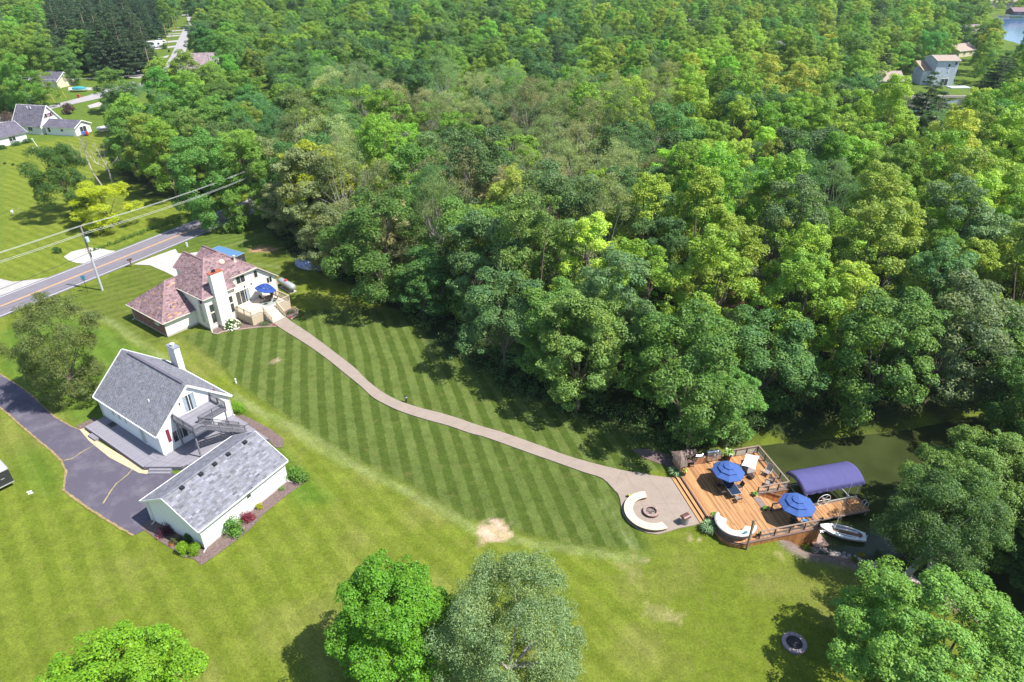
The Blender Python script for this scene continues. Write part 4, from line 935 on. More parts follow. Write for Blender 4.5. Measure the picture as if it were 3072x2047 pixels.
pbar(dk, 'rim_board', m_brown, (0.06, 8.0, DZ), (0.06, 0.0, DZ), 0.15, 0.05)
for a, c in (((0.06, -0.02), (0.04, -2.0)), ((0.04, -2.0), (0.22, -2.75)), ((0.22, -2.75), (0.72, -3.3)), ((0.72, -3.3), (1.35, -3.66)), ((1.35, -3.62), (10.05, -3.52)), ((9.98, -3.5), (9.98, -0.4)), ((6.5, 1.97), (10.0, 1.97)), ((9.98, 1.95), (9.98, 8.0)), ((0.1, 8.0), (10, 8.0)), ((6.52, -0.42), (10, -0.42))):
    pbar(dk, 'rim_board', m_brown, (a[0], a[1], DZ + 0.012), (c[0], c[1], DZ + 0.012), 0.24, 0.06)
b = MB(); b.prism([(0.1, 7.95), (9.9, 7.95), (9.9, 2.0), (6.45, 2.0), (6.45, -0.5), (9.9, -0.5), (9.9, -3.4), (1.4, -3.5), (0.35, -2.7), (0.15, -1.2)], DZ - 0.22, DZ - 0.05); b.build('deck_frame', m_post, dk)
for k_, (s_, z_) in enumerate(((-0.64, 0.17), (-0.24, 0.335))):
    pbox(dk, 'step_board', m_cedar, (s_ - 0.08, 3.3, z_), (0.17, 6.7, 0.04)); pbox(dk, 'step_board', m_cedar, (s_ + 0.10, 3.3, z_), (0.17, 6.7, 0.04)); pbox(dk, 'riser', m_post, (s_ + 0.19, 3.3, z_ - 0.02), (0.03, 6.7, 0.15))
# skirt of upright boards following the bank
def skirt(parent, a, c, top, m=None, w=0.14, name='skirt_board', zb=None):
    A = Vector(a); B = Vector(c); n = max(1, int((B - A).length / w)); ang = math.atan2((B - A).y, (B - A).x)
    for i in range(n):
        p = A.lerp(B, (i + 0.5) / n); wx, wy = dw(p.x, p.y); g_ = (zb if zb is not None else max(-2.0, float(land_height(np.array([wx]), np.array([wy]))[0]))) - 0.12
        h = round((top - g_) / 0.1) * 0.1; pbox(parent, name, m or m_cedarv, (p.x, p.y, top - h / 2), ((B - A).length / n - 0.012, 0.03, h), ang)
for a, c in (((0.05, -0.05), (0.02, -2.0)), ((0.02, -2.0), (0.22, -2.8)), ((0.22, -2.8), (0.72, -3.36)), ((0.72, -3.36), (1.35, -3.72)), ((1.35, -3.70), (10.0, -3.58))): skirt(dk, a, c, DZ - 0.03)
skirt(dk, (10.02, -3.5), (10.02, -0.5), DZ - 0.03, zb=-1.7); skirt(dk, (6.55, 1.90), (10.0, 1.90), DZ - 0.03, zb=-1.3); skirt(dk, (10.02, 1.9), (10.02, 8.0), DZ - 0.03, zb=-1.75); skirt(dk, (6.6, -0.42), (10.0, -0.42), DZ - 0.03, zb=-1.3)
def cable_rail(parent, a, c, z, n, h=0.95, ncab=6, cap=0.16, slat=False):
    A = Vector((*a, z)); B = Vector((*c, z))
    for i in range(n + 1):
        p = A.lerp(B, i / n); pbox(parent, 'post', m_post, p + Vector((0, 0, h / 2)), (0.10, 0.10, h))
    pbar(parent, 'top_rail', m_railcap, A + Vector((0, 0, h + 0.02)), B + Vector((0, 0, h + 0.02)), cap, 0.05)
    for k in range(ncab):
        zz_ = 0.12 + (h - 0.2) * k / (ncab - 1); q_ = MB()
        if slat: q_.bar(A + Vector((0, 0, zz_)), B + Vector((0, 0, zz_)), 0.03, 0.07)
        else: q_.tube([A + Vector((0, 0, zz_)), B + Vector((0, 0, zz_))], 0.010, 5)
        q_.build('slat' if slat else 'cable', m_cable if not slat else m_greytrim, parent)
cable_rail(dk, (9.95, 7.9), (9.95, 2.05), DZ, 4); cable_rail(dk, (6.5, 2.02), (9.95, 2.02), DZ, 3); cable_rail(dk, (3.5, -3.42), (9.92, -3.38), DZ, 4); cable_rail(dk, (9.92, -3.38), (9.92, -0.9), DZ, 2)
cable_rail(dk, (6.55, -0.45), (9.0, -0.45), DZ, 2); cable_rail(dk, (5.9, 7.9), (9.9, 7.9), DZ, 3, slat=True)
# stair down to the dock
for i in range(8):
    z_ = DZ - (i + 1) * 1.5 / 8; pbox(dk, 'tread', m_cedar, (6.72 + i * 0.29, 0.75, z_), (0.30, 2.25, 0.05)); pbox(dk, 'riser', m_cedarv, (6.57 + i * 0.29, 0.75, z_ + 0.07), (0.03, 2.25, 0.16))
pbar(dk, 'handrail', m_railcap, (6.9, 1.80, 1.15), (9.3, 1.80, -0.15), 0.06, 0.06)
pbox(dk, 'mat', mat('rubber_mat', (0.20, 0.155, 0.150), 0.85, 0.1, 4), (6.18, 1.20, DZ + 0.02), (0.66, 0.8, 0.03)); pbox(dk, 'mat', MATS['rubber_mat'], (6.18, 0.33, DZ + 0.02), (0.66, 0.8, 0.03))
# dock
dock = thing('dock', 'low cedar boarded dock reaching out over the green water', 'dock', (DX, DY, 0), DA); KZ = -0.98
board_field(dock, [(8.9, -0.38), (8.9, 1.85), (10.6, 1.85), (10.6, 0.42), (17.5, 0.42), (17.5, -1.38), (10.08, -1.38), (10.08, -0.38)], KZ, 0, 0.14, m_cedar)
for a, c in (((10.1, -1.42), (17.6, -1.42)), ((17.55, -1.42), (17.55, 0.45)), ((10.6, 0.46), (17.6, 0.46))): pbar(dock, 'edge_board', m_railcap, (*a, KZ - 0.02), (*c, KZ - 0.02), 0.12, 0.14)
for s_ in (11.5, 14.5, 17.3):
    for t_ in (-1.3, 0.35): b = MB(); b.tube([(s_, t_, KZ - 0.05), (s_, t_, -3.2)], 0.06, 8); b.build('pile', m_alu, dock)
for t_ in (-0.55, -0.95):
    b = MB(); b.tube([(17.15, t_, KZ), (17.2, t_, KZ + 0.55), (17.45, t_, KZ + 0.72), (17.7, t_, KZ + 0.55), (17.72, t_, -2.2)], 0.025, 6); b.build('ladder_rail', m_whitep, dock)
for z_ in (-1.2, -1.5): pbox(dock, 'ladder_rung', m_whitep, (17.72, -0.75, z_), (0.06, 0.4, 0.03))
pad = thing('landing_stage', 'small weathered plank landing at the foot of the deck corner', 'landing', (DX, DY, 0), DA)
board_field(pad, [(9.5, -4.25), (11.0, -4.25), (11.0, -2.5), (10.1, -2.5), (10.1, -3.6), (9.5, -3.6)], -1.35, 1, 0.14, mat('weathered_board', (0.36, 0.25, 0.20), 0.8, 0.12, 2, 0.2, rand=0.12))
b = MB(); b.prism([(9.6, -4.2), (10.95, -4.2), (10.95, -2.6), (10.15, -2.6)], -1.9, -1.40); b.build('frame', m_brown, pad)
for (s_, t_), z0, hh, lab in (((1.98, -3.98), -0.2, 4.05, 'tall bare timber post standing beside the curved sofa'), ((2.1, 9.3), -0.1, 4.4, 'grey timber post rising behind the thatched bar')):
    x, y = dw(s_, t_); p = tag(MB().build('post', None) if False else None, None) if False else None
    t0 = thing('timber_post', lab, 'post', (x, y, z0), DA + 0.2); b = MB(); b.box((0, 0, hh / 2), (0.17, 0.17, hh)); b.build('shaft', mat('old_post_wood', (0.26, 0.19, 0.14), 0.85, 0.2, 3, 0.15, grain=(3, 3, 0.6)), t0); pbox(t0, 'bracket', m_post, (0.08, 0, hh - 0.5), (0.1, 0.14, 0.12))

# umbrellas
m_blue = mat('blue_canvas', (0.055, 0.110, 0.31), 0.85, 0.05, 2, 0.15); m_blued = mat('blue_canvas_dark', (0.030, 0.070, 0.26), 0.85, 0.05, 2, 0.15)
def umbrella(label, x, y, z, R, h, cloth, rot=0.0, tilt=(0, 0)):
    o = thing('parasol', label, 'parasol', (x, y, z), rot, 'blue octagonal parasols'); n = 8
    b = MB(); b.tube([(0, 0, 0), (0, 0, h)], 0.022, 8); b.build('pole', m_alu, o); b = MB(); b.lathe([(0.28, 0), (0.28, 0.06), (0.06, 0.14)], n=12); b.build('base', m_post, o)
    top = bpy.data.objects.new('canopy', None); COL.objects.link(top); top.parent = o; top.location = (0, 0, h); top.rotation_euler = (tilt[0], tilt[1], 0)
    for (r0, z0, r1, z1) in ((R, -0.80, R * 0.60, -0.42), (R * 0.66, -0.38, R * 0.29, -0.13), (R * 0.35, -0.09, 0.0, 0.06)):
        V = []; F = []; seg = 4
        for k in range(n):
            a0 = 2 * math.pi * k / n; a1 = 2 * math.pi * (k + 1) / n
            for i in range(seg + 1):
                f = i / seg; ca, sa = math.cos(a0) * (1 - f) + math.cos(a1) * f, math.sin(a0) * (1 - f) + math.sin(a1) * f; sag = 0.06 * R / 1.6 * math.sin(math.pi * f)
                V += [(ca * r0, sa * r0, z0 - sag * 0.3 + 0.02 * math.sin(math.pi * f)), (ca * r1, sa * r1, z1 - sag * 0.6 * (r1 > 0))]
        for k in range(n):
            for i in range(seg): j = (k * (seg + 1) + i) * 2; F.append((j, j + 2, j + 3, j + 1))
        me = bpy.data.meshes.new('tier'); me.from_pydata(V, [], F); me.update(); t_ = link('tier', me, cloth, top)
        sol = t_.modifiers.new('thick', 'SOLIDIFY'); sol.thickness = 0.012
        if r0 == R:
            for k in range(n): a0 = 2 * math.pi * k / n; q_ = MB(); q_.bar((math.cos(a0) * r0, math.sin(a0) * r0, z0 - 0.02), (0, 0, -0.16), 0.02); q_.build('rib', m_alu, top)
            V = []; F = []
            for k in range(n):
                a0 = 2 * math.pi * k / n; V += [(math.cos(a0) * r0, math.sin(a0) * r0, z0), (math.cos(a0) * r0 * 1.005, math.sin(a0) * r0 * 1.005, z0 - 0.09)]
            for k in range(n): j = 2 * k; l_ = 2 * ((k + 1) % n); F.append((j, j + 1, l_ + 1, l_))
            me = bpy.data.meshes.new('valance'); me.from_pydata(V, [], F); me.update(); link('valance', me, cloth, top)
    b = MB(); b.lathe([(0.03, 0.04), (0.035, 0.10), (0.01, 0.15)], n=8); b.build('finial', m_alu, top); return o
ux, uy = dw(3.93, 3.93); umbrella('blue octagonal parasol over the long glass table on the cedar deck', ux, uy, DZ, 1.66, 2.78, m_blue, DA + 0.35)
ux, uy = dw(8.07, -1.94); umbrella('blue octagonal parasol at the water end of the cedar deck beside the dock', ux, uy, DZ, 1.72, 2.78, m_blue, DA + 0.25)
def hw(s, t): return (HAx + s * math.cos(HAa) - t * math.sin(HAa), HAy + s * math.sin(HAa) + t * math.cos(HAa))
ux, uy = hw(14.35, -4.3); umbrella('darker blue parasol tilted over the round table behind the cream house', ux, uy, TZ, 1.55, 2.75, m_blued, HAa + 0.2, (0.15, 0.22))

# chairs, tables
m_sling = mat('grey_sling', (0.26, 0.23, 0.22), 0.8, 0.08, 5, 0.2); m_iron = mat('dark_iron', (0.05, 0.04, 0.038), 0.5, 0.1, 5, 0.4)
def chair(label, x, y, z, rot, group, fm, sm, back=0.95, scale=1.0, first={}):
    o = thing('patio_chair', label, 'chair', (x, y, z), rot, group); key = (fm.name, sm.name, back)
    if key not in first:
        ms = []
        b = MB(); b.box((0, 0, 0.43), (0.50, 0.50, 0.035)); ms.append(('seat', b, sm))
        b = MB(); b.slab([(-0.24, -0.24, 0.45), (0.24, -0.24, 0.45), (0.24, -0.24 - 0.22, back), (-0.24, -0.24 - 0.22, back)], 0.03); ms.append(('backrest', b, sm))
        for sx in (-1, 1):
            for sy in (-1, 1): b = MB(); b.tube([(sx * 0.26, sy * 0.25, 0.42), (sx * 0.29, sy * 0.29, 0.0)], 0.018, 6); ms.append(('leg', b, fm))
            b = MB(); b.tube([(sx * 0.28, 0.28, 0.02), (sx * 0.28, 0.26, 0.62), (sx * 0.28, -0.1, 0.66), (sx * 0.27, -0.36, 0.64)], 0.020, 6); ms.append(('armrest', b, fm))
            b = MB(); b.tube([(sx * 0.25, -0.22, 0.42), (sx * 0.25, -0.47, back + 0.02)], 0.018, 6); ms.append(('back_frame', b, fm))
        first[key] = [(n_, b_.mesh(n_), m_) for n_, b_, m_ in ms]
        for _, me_, m_ in first[key]: me_.materials.append(m_)
    for n_, me_, m_ in first[key]: link(n_, me_, None, o)
    return o
def atD(s, t): return dw(s, t)
gch = 'dark chairs round the glass table'
for s_, t_, r_, lab in ((3.02, 3.75, -1.57, 'dark chair on the patio side of the glass table, nearer the bar'), (3.02, 2.80, -1.57, 'dark chair on the patio side of the glass table, nearer its free end'), (4.0, 1.55, 0.0, 'dark chair at the free end of the glass table'), (4.95, 3.1, 1.57, 'dark chair on the canal side of the glass table, nearer its free end'), (4.95, 4.2, 1.57, 'dark chair on the canal side of the glass table, nearer the bar'), (3.95, 5.95, 3.14, 'dark chair at the bar end of the glass table')):
    x, y = atD(s_, t_); chair(lab, x, y, DZ, DA + r_, gch, m_iron, m_sling if t_ < 2 else m_iron, 0.92)
x, y = atD(3.98, 3.6); tb = thing('glass_table', 'long dark glass dining table under the blue parasol', 'table', (x, y, DZ), DA)
b = MB(); b.box((0, 0, 0.70), (1.08, 3.5, 0.02)); b.build('tabletop', mat('dark_glass', (0.025, 0.04, 0.075), 0.05, 0.1, 1, 0.9), tb)
for sx in (-1, 1):
    pbox(tb, 'frame_rail', m_alu, (sx * 0.55, 0, 0.70), (0.04, 3.52, 0.04)); pbox(tb, 'frame_rail', m_alu, (0, sx * 1.76, 0.70), (1.12, 0.04, 0.04))
    for sy in (-1, 1): b = MB(); b.tube([(sx * 0.48, sy * 1.5, 0.68), (sx * 0.5, sy * 1.55, 0)], 0.03, 6); b.build('leg', m_iron, tb)
for s_, t_, r_, lab in ((9.0, 4.35, 2.2, 'high-backed grey lounge chair by the canal railing'), (8.2, 2.85, 0.9, 'grey lounge chair near the stair railing')):
    x, y = atD(s_, t_); c_ = chair(lab, x, y, DZ, DA + r_, 'grey lounge chairs by the canal railing', m_alu, m_sling, 1.15); c_.scale = (1.2, 1.2, 1.05)
x, y = atD(8.85, 3.4); o = thing('side_table', 'small round side table between the two grey lounge chairs', 'table', (x, y, DZ), 0)
b = MB(); b.lathe([(0.26, 0.44), (0.26, 0.47)], n=14); b.build('tabletop', m_iron, o); b = MB(); b.tube([(0, 0, 0), (0, 0, 0.44)], 0.03, 6); b.lathe([(0.18, 0), (0.16, 0.03)], n=10); b.build('pedestal', m_iron, o)
for s_, t_, r_, m_ in ((8.75, -2.75, -0.4, 'folding blue chair under the waterside parasol'), (7.5, -2.7, 0.5, 'dark chair under the waterside parasol, nearer the sofa')):
    x, y = atD(s_, t_); chair(m_, x, y, DZ, DA + r_, 'chairs under the waterside parasol', m_iron, mat('sky_cloth', (0.06, 0.25, 0.62), 0.8) if 'blue' in m_ else m_iron, 0.9)
x, y = atD(8.1, -1.9); o = thing('bistro_table', 'small round table under the waterside parasol', 'table', (x, y, DZ), 0)
b = MB(); b.lathe([(0.5, 0.70), (0.5, 0.73)], n=18); b.build('tabletop', m_iron, o); b = MB(); b.lathe([(0.25, 0.0), (0.06, 0.05), (0.05, 0.70)], n=10); b.build('pedestal', m_iron, o)
# round table behind the cream house
x, y = hw(14.2, -4.6); o = thing('round_table', 'round glass table with iron frame on the tan deck', 'table', (x, y, TZ), 0)
b = MB(); b.lathe([(0.62, 0.70), (0.62, 0.72)], n=20); b.build('tabletop', mat('smoked_glass', (0.10, 0.11, 0.10), 0.08, 0.1, 2, 0.8), o); b = MB(); b.lathe([(0.65, 0.68), (0.65, 0.73), (0.61, 0.73)], n=20); b.build('rim', m_iron, o); b = MB(); b.lathe([(0.3, 0.0), (0.05, 0.06), (0.05, 0.68)], n=10); b.build('pedestal', m_iron, o)
for k_ in range(4):
    a_ = 0.6 + k_ * 1.57; x, y = hw(14.2 + 1.0 * math.cos(a_), -4.6 + 1.0 * math.sin(a_))
    chair(['iron chair facing the cream house wall', 'iron chair with its back to the house wall', 'iron chair nearest the patio doors', 'iron chair nearest the steps'][(k_ + 2) % 4] + ' at the round table', x, y, TZ, HAa + a_ + math.pi / 2, 'iron chairs at the round table', m_iron, m_iron, 0.95)
b = MB(); b.box((0, 0, 0), (2.6, 2.2, 0.012)); o = b.build('outdoor_rug', mat('patterned_rug', (0.30, 0.33, 0.30), 0.95, 0.35, 9)); o.location = (*hw(14.1, -4.9), TZ + 0.012); o.rotation_euler = (0, 0, HAa); tag(o, 'green-grey patterned rug under the round table', 'rug')
# cloth canopy lounger
x, y = atD(7.35, 5.2); o = thing('shaded_lounger', 'lounge seat with a pale square cloth sunshade stretched above it', 'lounger', (x, y, DZ), DA)
V = []; F = []; n = 8; cs = [(0.1, 1.25, 1.55), (1.30, 0.57, 1.55), (-0.25, -1.25, 1.5), (-1.30, -0.30, 1.5)]; cs = [Vector(c) for c in cs]
for i in range(n + 1):
    for j in range(n + 1):
        u_, v_ = i / n, j / n; pu = 1 - 0.16 * math.sin(math.pi * v_) * abs(2 * u_ - 1); p = (cs[3] * (1 - u_) + cs[0] * u_) * (1 - v_) + (cs[2] * (1 - u_) + cs[1] * u_) * v_
        mid = sum(cs, Vector((0, 0, 0))) / 4; d_ = p - mid; k1 = 1 - 0.10 * (math.sin(math.pi * u_) * abs(2 * v_ - 1) + math.sin(math.pi * v_) * abs(2 * u_ - 1)); p = mid + d_ * k1 - Vector((0, 0, 0.12 * math.sin(math.pi * u_) * math.sin(math.pi * v_))); V.append(tuple(p))
for i in range(n):
    for j in range(n): a = i * (n + 1) + j; F.append((a, a + 1, a + n + 2, a + n + 1))
me = bpy.data.meshes.new('sunshade'); me.from_pydata(V, [], F); me.update(); sh_ = link('sunshade', me, mat('pale_canvas', (0.72, 0.62, 0.58), 0.85, 0.06, 3), o); sh_.modifiers.new('t', 'SOLIDIFY').thickness = 0.015
for c in cs[1:]: b = MB(); b.tube([(c.x * 0.6, c.y * 0.6, 0.0), (c.x, c.y, c.z - 0.02)], 0.022, 6); b.build('strut', m_alu, o)
b = MB(); b.box((0.0, 0.1, 0.36), (1.0, 1.2, 0.10)); b.build('seat', m_sling, o); b = MB(); b.slab([(-0.5, 0.7, 0.4), (0.5, 0.7, 0.4), (0.5, 1.0, 0.95), (-0.5, 1.0, 0.95)], 0.06); b.build('backrest', m_sling, o)
for sx in (-1, 1): b = MB(); b.tube([(sx * 0.5, -0.5, 0), (sx * 0.5, -0.4, 0.38), (sx * 0.5, 0.7, 0.4), (sx * 0.5, 0.9, 0)], 0.025, 6); b.build('frame', m_post, o)
b = MB(); b.box((0, 0, 0.2), (0.5, 0.5, 0.36)); o = b.build('crate_stool', m_iron); o.location = (*atD(7.1, 4.35), DZ); o.rotation_euler = (0, 0, DA + 0.4); tag(o, 'low dark stool in front of the shaded lounger', 'stool')

# curved sofa
m_wick = mat('grey_wicker', (0.215, 0.195, 0.205), 0.75, 0.12, 12, 0.3, bump=0.6, bscale=60); m_cush = mat('cream_cushion', (0.80, 0.75, 0.64), 0.9, 0.04, 2, 0.15, bump=0.25, bscale=4)
x, y = atD(1.98, -1.55); sf = thing('curved_sofa', 'half-round grey wicker sofa with cream cushions on the deck corner', 'sofa', (x, y, DZ), DA)
def arc_solid(name, m, a0, a1, prof, parent, n=10, tint=1.0, bevel=0.0):
    """prof: closed (r, z) outline swept from angle a0 to a1"""
    b = MB(); k = len(prof); vs = []
    for i in range(n + 1):
        a = a0 + (a1 - a0) * i / n; vs += [(r * math.cos(a), r * math.sin(a), z) for r, z in prof]
    fs = [(i * k + j, (i + 1) * k + j, (i + 1) * k + (j + 1) % k, i * k + (j + 1) % k) for i in range(n) for j in range(k)] + [tuple(range(k)), tuple(range(n * k + k - 1, n * k - 1, -1))]
    b.add(vs, fs, tint); return b.build(name, m, parent, bevel=bevel)
A0, A1 = math.radians(127), math.radians(330); secs = 5
for i in range(secs):
    a0 = A0 + (A1 - A0) * i / secs + 0.006; a1 = A0 + (A1 - A0) * (i + 1) / secs - 0.006
    arc_solid('sofa_shell', m_wick, a0, a1, [(0.95, 0.03), (1.66, 0.03), (1.78, 0.40), (2.02, 0.80), (1.94, 0.82), (1.68, 0.40), (1.62, 0.30), (0.95, 0.30)], sf, 8)
    arc_solid('seat_cushion', m_cush, a0 + 0.02, a1 - 0.02, [(0.88, 0.31), (1.58, 0.31), (1.60, 0.46), (1.52, 0.49), (0.95, 0.50), (0.87, 0.44)], sf, 8)
    arc_solid('back_cushion', m_cush, a0 + 0.03, a1 - 0.03, [(1.56, 0.50), (1.70, 0.42), (1.93, 0.80), (1.84, 0.88), (1.72, 0.84)], sf, 8)
o = MB(); o.box((0, 0, 0), (0.42, 0.40, 0.12), rx=0.9); o = o.build('throw_pillow', mat('teal_cloth', (0.06, 0.18, 0.22), 0.9, 0.2, 6), None, bevel=0.04); o.location = (*atD(2.2, -3.05), DZ + 0.66); o.rotation_euler = (0, 0, DA + 0.1); tag(o, 'teal throw pillow lying on the cream sofa cushions', 'pillow')

# thatched bar and grills
m_panel = mat('bar_panel', (0.40, 0.20, 0.11), 0.7, 0.14, 2, 0.25, rand=0.15, grain=(5, 5, 0.8)); m_thatch = mat('thatch', (0.20, 0.15, 0.125), 0.98, 0.35, 5, 0.1, bump=1.0, bscale=25)
x, y = atD(0, 0); br = thing('thatched_bar', 'wooden patio bar with panelled sides and dark thatched top', 'bar', (x, y, DZ), DA)
for i in range(10): pbox(br, 'panel_board', m_panel, (0.16, 6.80 + i * 0.17, 0.55), (0.03, 0.155, 1.1))
for i in range(3): pbox(br, 'panel_board', m_panel, (0.26 + i * 0.17, 6.72, 0.55), (0.155, 0.03, 1.1))
for i in range(10): pbox(br, 'panel_board', m_panel, (0.28 + i * 0.17, 8.50, 0.55), (0.155, 0.03, 1.1))
for c in ((0.18, 6.75), (0.70, 6.75), (2.05, 7.3), (2.05, 8.6), (0.2, 8.6)): pbox(br, 'post', m_greytrim, (*c, 0.6), (0.08, 0.08, 1.2))
pbox(br, 'counter', m_brown, (1.35, 7.35, 0.92), (1.4, 0.45, 0.06)); pbox(br, 'shelf', m_post, (1.2, 7.9, 0.4), (1.6, 0.9, 0.04))
b = MB(); b.add([(0.0, 6.55, 1.10), (0.78, 6.60, 1.10), (1.15, 7.7, 1.12), (2.75, 8.05, 1.12), (2.75, 8.85, 1.12), (0.0, 9.05, 1.12), (0.42, 7.4, 1.55), (0.75, 8.45, 1.60), (2.3, 8.5, 1.5)],
    [(0, 1, 6), (1, 2, 7, 6), (2, 3, 8, 7), (3, 4, 8), (4, 5, 7, 8), (5, 0, 6, 7), (5, 4, 3, 2, 1, 0)]); tho = b.build('thatch_roof', m_thatch, br); tho.modifiers.new('t', 'SOLIDIFY').thickness = 0.10
r_ = np.random.default_rng(5); n_ = 2600; edges = [((0.0, 6.55, 1.12), (0.78, 6.60, 1.12)), ((0.78, 6.60, 1.12), (1.15, 7.7, 1.14)), ((1.15, 7.7, 1.14), (2.75, 8.05, 1.14)), ((0.0, 9.05, 1.14), (0.0, 6.55, 1.12)), ((2.75, 8.05, 1.12), (2.75, 8.85, 1.12))]
b = MB()
for k_ in range(520):
    e0, e1 = edges[k_ % 5]; p = Vector(e0).lerp(Vector(e1), r_.random()); c_ = Vector((1.0, 7.9, 1.5)); d_ = (p - c_); d_.z = 0; d_.normalize(); q0 = p - d_ * r_.uniform(0.05, 0.5) + Vector((0, 0, r_.uniform(0.02, 0.28))); q1 = p + d_ * r_.uniform(0.0, 0.10) - Vector((0, 0, r_.uniform(0.0, 0.14)))
    b.bar(q0, q1, 0.022, 0.01, r_.uniform(0.5, 1.7))
so = b.build('straw', mat('straw', (0.24, 0.185, 0.15), 0.95, 0.2, 4, tint=True), br); so['kind'] = 'stuff'
m_steel = mat('stainless', (0.50, 0.52, 0.54), 0.25, 0.08, 3, 0.5, 0.8)
x, y = atD(2.85, 8.0); gr = thing('barbecue', 'smaller stainless barbecue on a wooden cabinet next to the thatched bar', 'grill', (x, y, DZ), DA, 'stainless grills on the deck')
for i in range(2): pbox(gr, 'cabinet_door', m_panel, (-0.32 + i * 0.66, -0.36, 0.40), (0.62, 0.04, 0.76))
b = MB(); b.box((0, 0, 0.4), (1.34, 0.66, 0.78)); b.build('cabinet', m_panel, gr)
def hood(parent, c, w, d, h, m):
    b = MB(); n = 8; vs = []
    for sx in (-1, 1):
        for i in range(n + 1): a = math.pi * i / n; vs.append((c[0] + sx * w / 2, c[1] - d / 2 * math.cos(a), c[2] + h * math.sin(a)))
    k = n + 1; b.add(vs, [tuple(range(k)), tuple(range(2 * k - 1, k - 1, -1))] + [(i + 1, i, k + i, k + i + 1) for i in range(n)]); return b.build('hood', m, parent)
hood(gr, (0, 0, 0.80), 0.9, 0.6, 0.30, m_steel); pbox(gr, 'handle', m_steel, (0, -0.36, 0.92), (0.7, 0.04, 0.04))
x, y = atD(4.55, 8.05); gr = thing('barbecue', 'large stainless barbecue with wide drawer front at the back of the deck', 'grill', (x, y, DZ), DA, 'stainless grills on the deck')
b = MB(); b.box((0, 0, 0.42), (1.9, 0.72, 0.82)); b.build('cabinet', mat('dark_steel', (0.22, 0.22, 0.23), 0.35, 0.1, 3, 0.5, 0.7), gr); hood(gr, (-0.1, 0.05, 0.84), 1.35, 0.62, 0.42, m_steel); pbox(gr, 'handle', m_steel, (-0.1, -0.34, 1.0), (1.2, 0.05, 0.05)); pbox(gr, 'side_shelf', m_steel, (0.8, 0, 0.85), (0.35, 0.7, 0.03))
for i in range(3): pbox(gr, 'drawer', m_steel, (-0.55 + 0.55 * i, -0.37, 0.62), (0.5, 0.03, 0.12)); pbox(gr, 'drawer', m_steel, (-0.55 + 0.55 * i, -0.37, 0.32), (0.5, 0.03, 0.38))
# patio: seat wall, fire pit, smoker
m_cap = mat('cream_capstone', (0.58, 0.49, 0.36), 0.85, 0.10, 2.2, 0.2, rand=0.07, bump=0.2); m_block = mat('wall_block', (0.20, 0.155, 0.13), 0.9, 0.18, 4, 0.15, rand=0.25, bump=0.5)
x, y = atD(-5.0, 2.42); sw = thing('seat_wall', 'curved stone seat wall with cream capstones around the fire pit', 'wall', (x, y, 0.10), DA)
S0, S1 = math.radians(80), math.radians(284)
for c_ in range(3):
    n_ = 20; off = (c_ % 2) * 0.5
    for i in range(n_ + (1 if c_ % 2 else 0)):
        a0 = S0 + (S1 - S0) * max(0, i - off) / n_ + 0.004; a1 = S0 + (S1 - S0) * min(n_, i + 1 - off) / n_ - 0.004
        if a1 - a0 > 0.02: arc_solid('block', m_block, a0, a1, [(1.92, c_ * 0.115), (2.55, c_ * 0.115), (2.55, c_ * 0.115 + 0.108), (1.92, c_ * 0.115 + 0.108)], sw, 2)
for i in range(11): arc_solid('capstone', m_cap, S0 + (S1 - S0) * i / 11 + 0.003, S0 + (S1 - S0) * (i + 1) / 11 - 0.003, [(1.78, 0.348), (2.66, 0.348), (2.66, 0.42), (1.78, 0.42)], sw, 4)
def ring_pit(label, x, y, z, R, r, courses, n, cm, bm, ash, name='fire_pit', capm=None):
    o = thing(name, label, 'fire pit', (x, y, z), 0.3)
    for c_ in range(courses):
        for i in range(n):
            a0 = 2 * math.pi * (i + 0.5 * (c_ % 2)) / n; arc_solid('block', bm, a0 + 0.012, a0 + 2 * math.pi / n - 0.012, [(r + 0.03, c_ * 0.12), (R - 0.03, c_ * 0.12), (R - 0.03, c_ * 0.12 + 0.113), (r + 0.03, c_ * 0.12 + 0.113)], o, 2)
    for i in range(n): a0 = 2 * math.pi * i / n; arc_solid('capstone', capm or cm, a0 + 0.008, a0 + 2 * math.pi / n - 0.008, [(r, courses * 0.12), (R, courses * 0.12), (R, courses * 0.12 + 0.06), (r, courses * 0.12 + 0.06)], o, 2)
    b = MB(); b.lathe([(0.0, 0.09), (r * 0.5, 0.13), (r + 0.05, 0.04)], n=14); b.build('ash_bed', ash, o)
    rr = random.Random(2)
    for i in range(9): a_ = rr.uniform(0, 6.28); q_ = rr.uniform(0, r * 0.7); b = MB(); b.tube([(q_ * math.cos(a_) - 0.12, q_ * math.sin(a_), 0.15), (q_ * math.cos(a_) + 0.12, q_ * math.sin(a_) + rr.uniform(-0.15, 0.15), 0.19)], 0.035, 6); b.build('charred_log', mat('charcoal', (0.12, 0.10, 0.10), 0.95, 0.5, 6), o)
    return o
x, y = atD(-4.95, 2.45); ring_pit('round stone fire pit in the middle of the curved seat wall', x, y, 0.10, 0.80, 0.54, 2, 12, None, mat('brown_block', (0.14, 0.085, 0.07), 0.9, 0.2, 4, rand=0.2), mat('ash', (0.22, 0.18, 0.16), 0.98, 0.4, 9), capm=mat('brown_capstone', (0.30, 0.215, 0.185), 0.85, 0.15, 3, rand=0.12))
x, y = P(2381, 1934); ring_pit('round grey stone fire ring alone on the lower lawn', x, y, 0.0, 0.98, 0.66, 2, 14, None, mat('grey_block', (0.13, 0.125, 0.14), 0.9, 0.2, 4, rand=0.2), mat('dark_ash', (0.045, 0.042, 0.045), 0.98, 0.5, 9), name='fire_ring', capm=mat('pink_grey_capstone', (0.30, 0.235, 0.245), 0.85, 0.15, 3, rand=0.15))
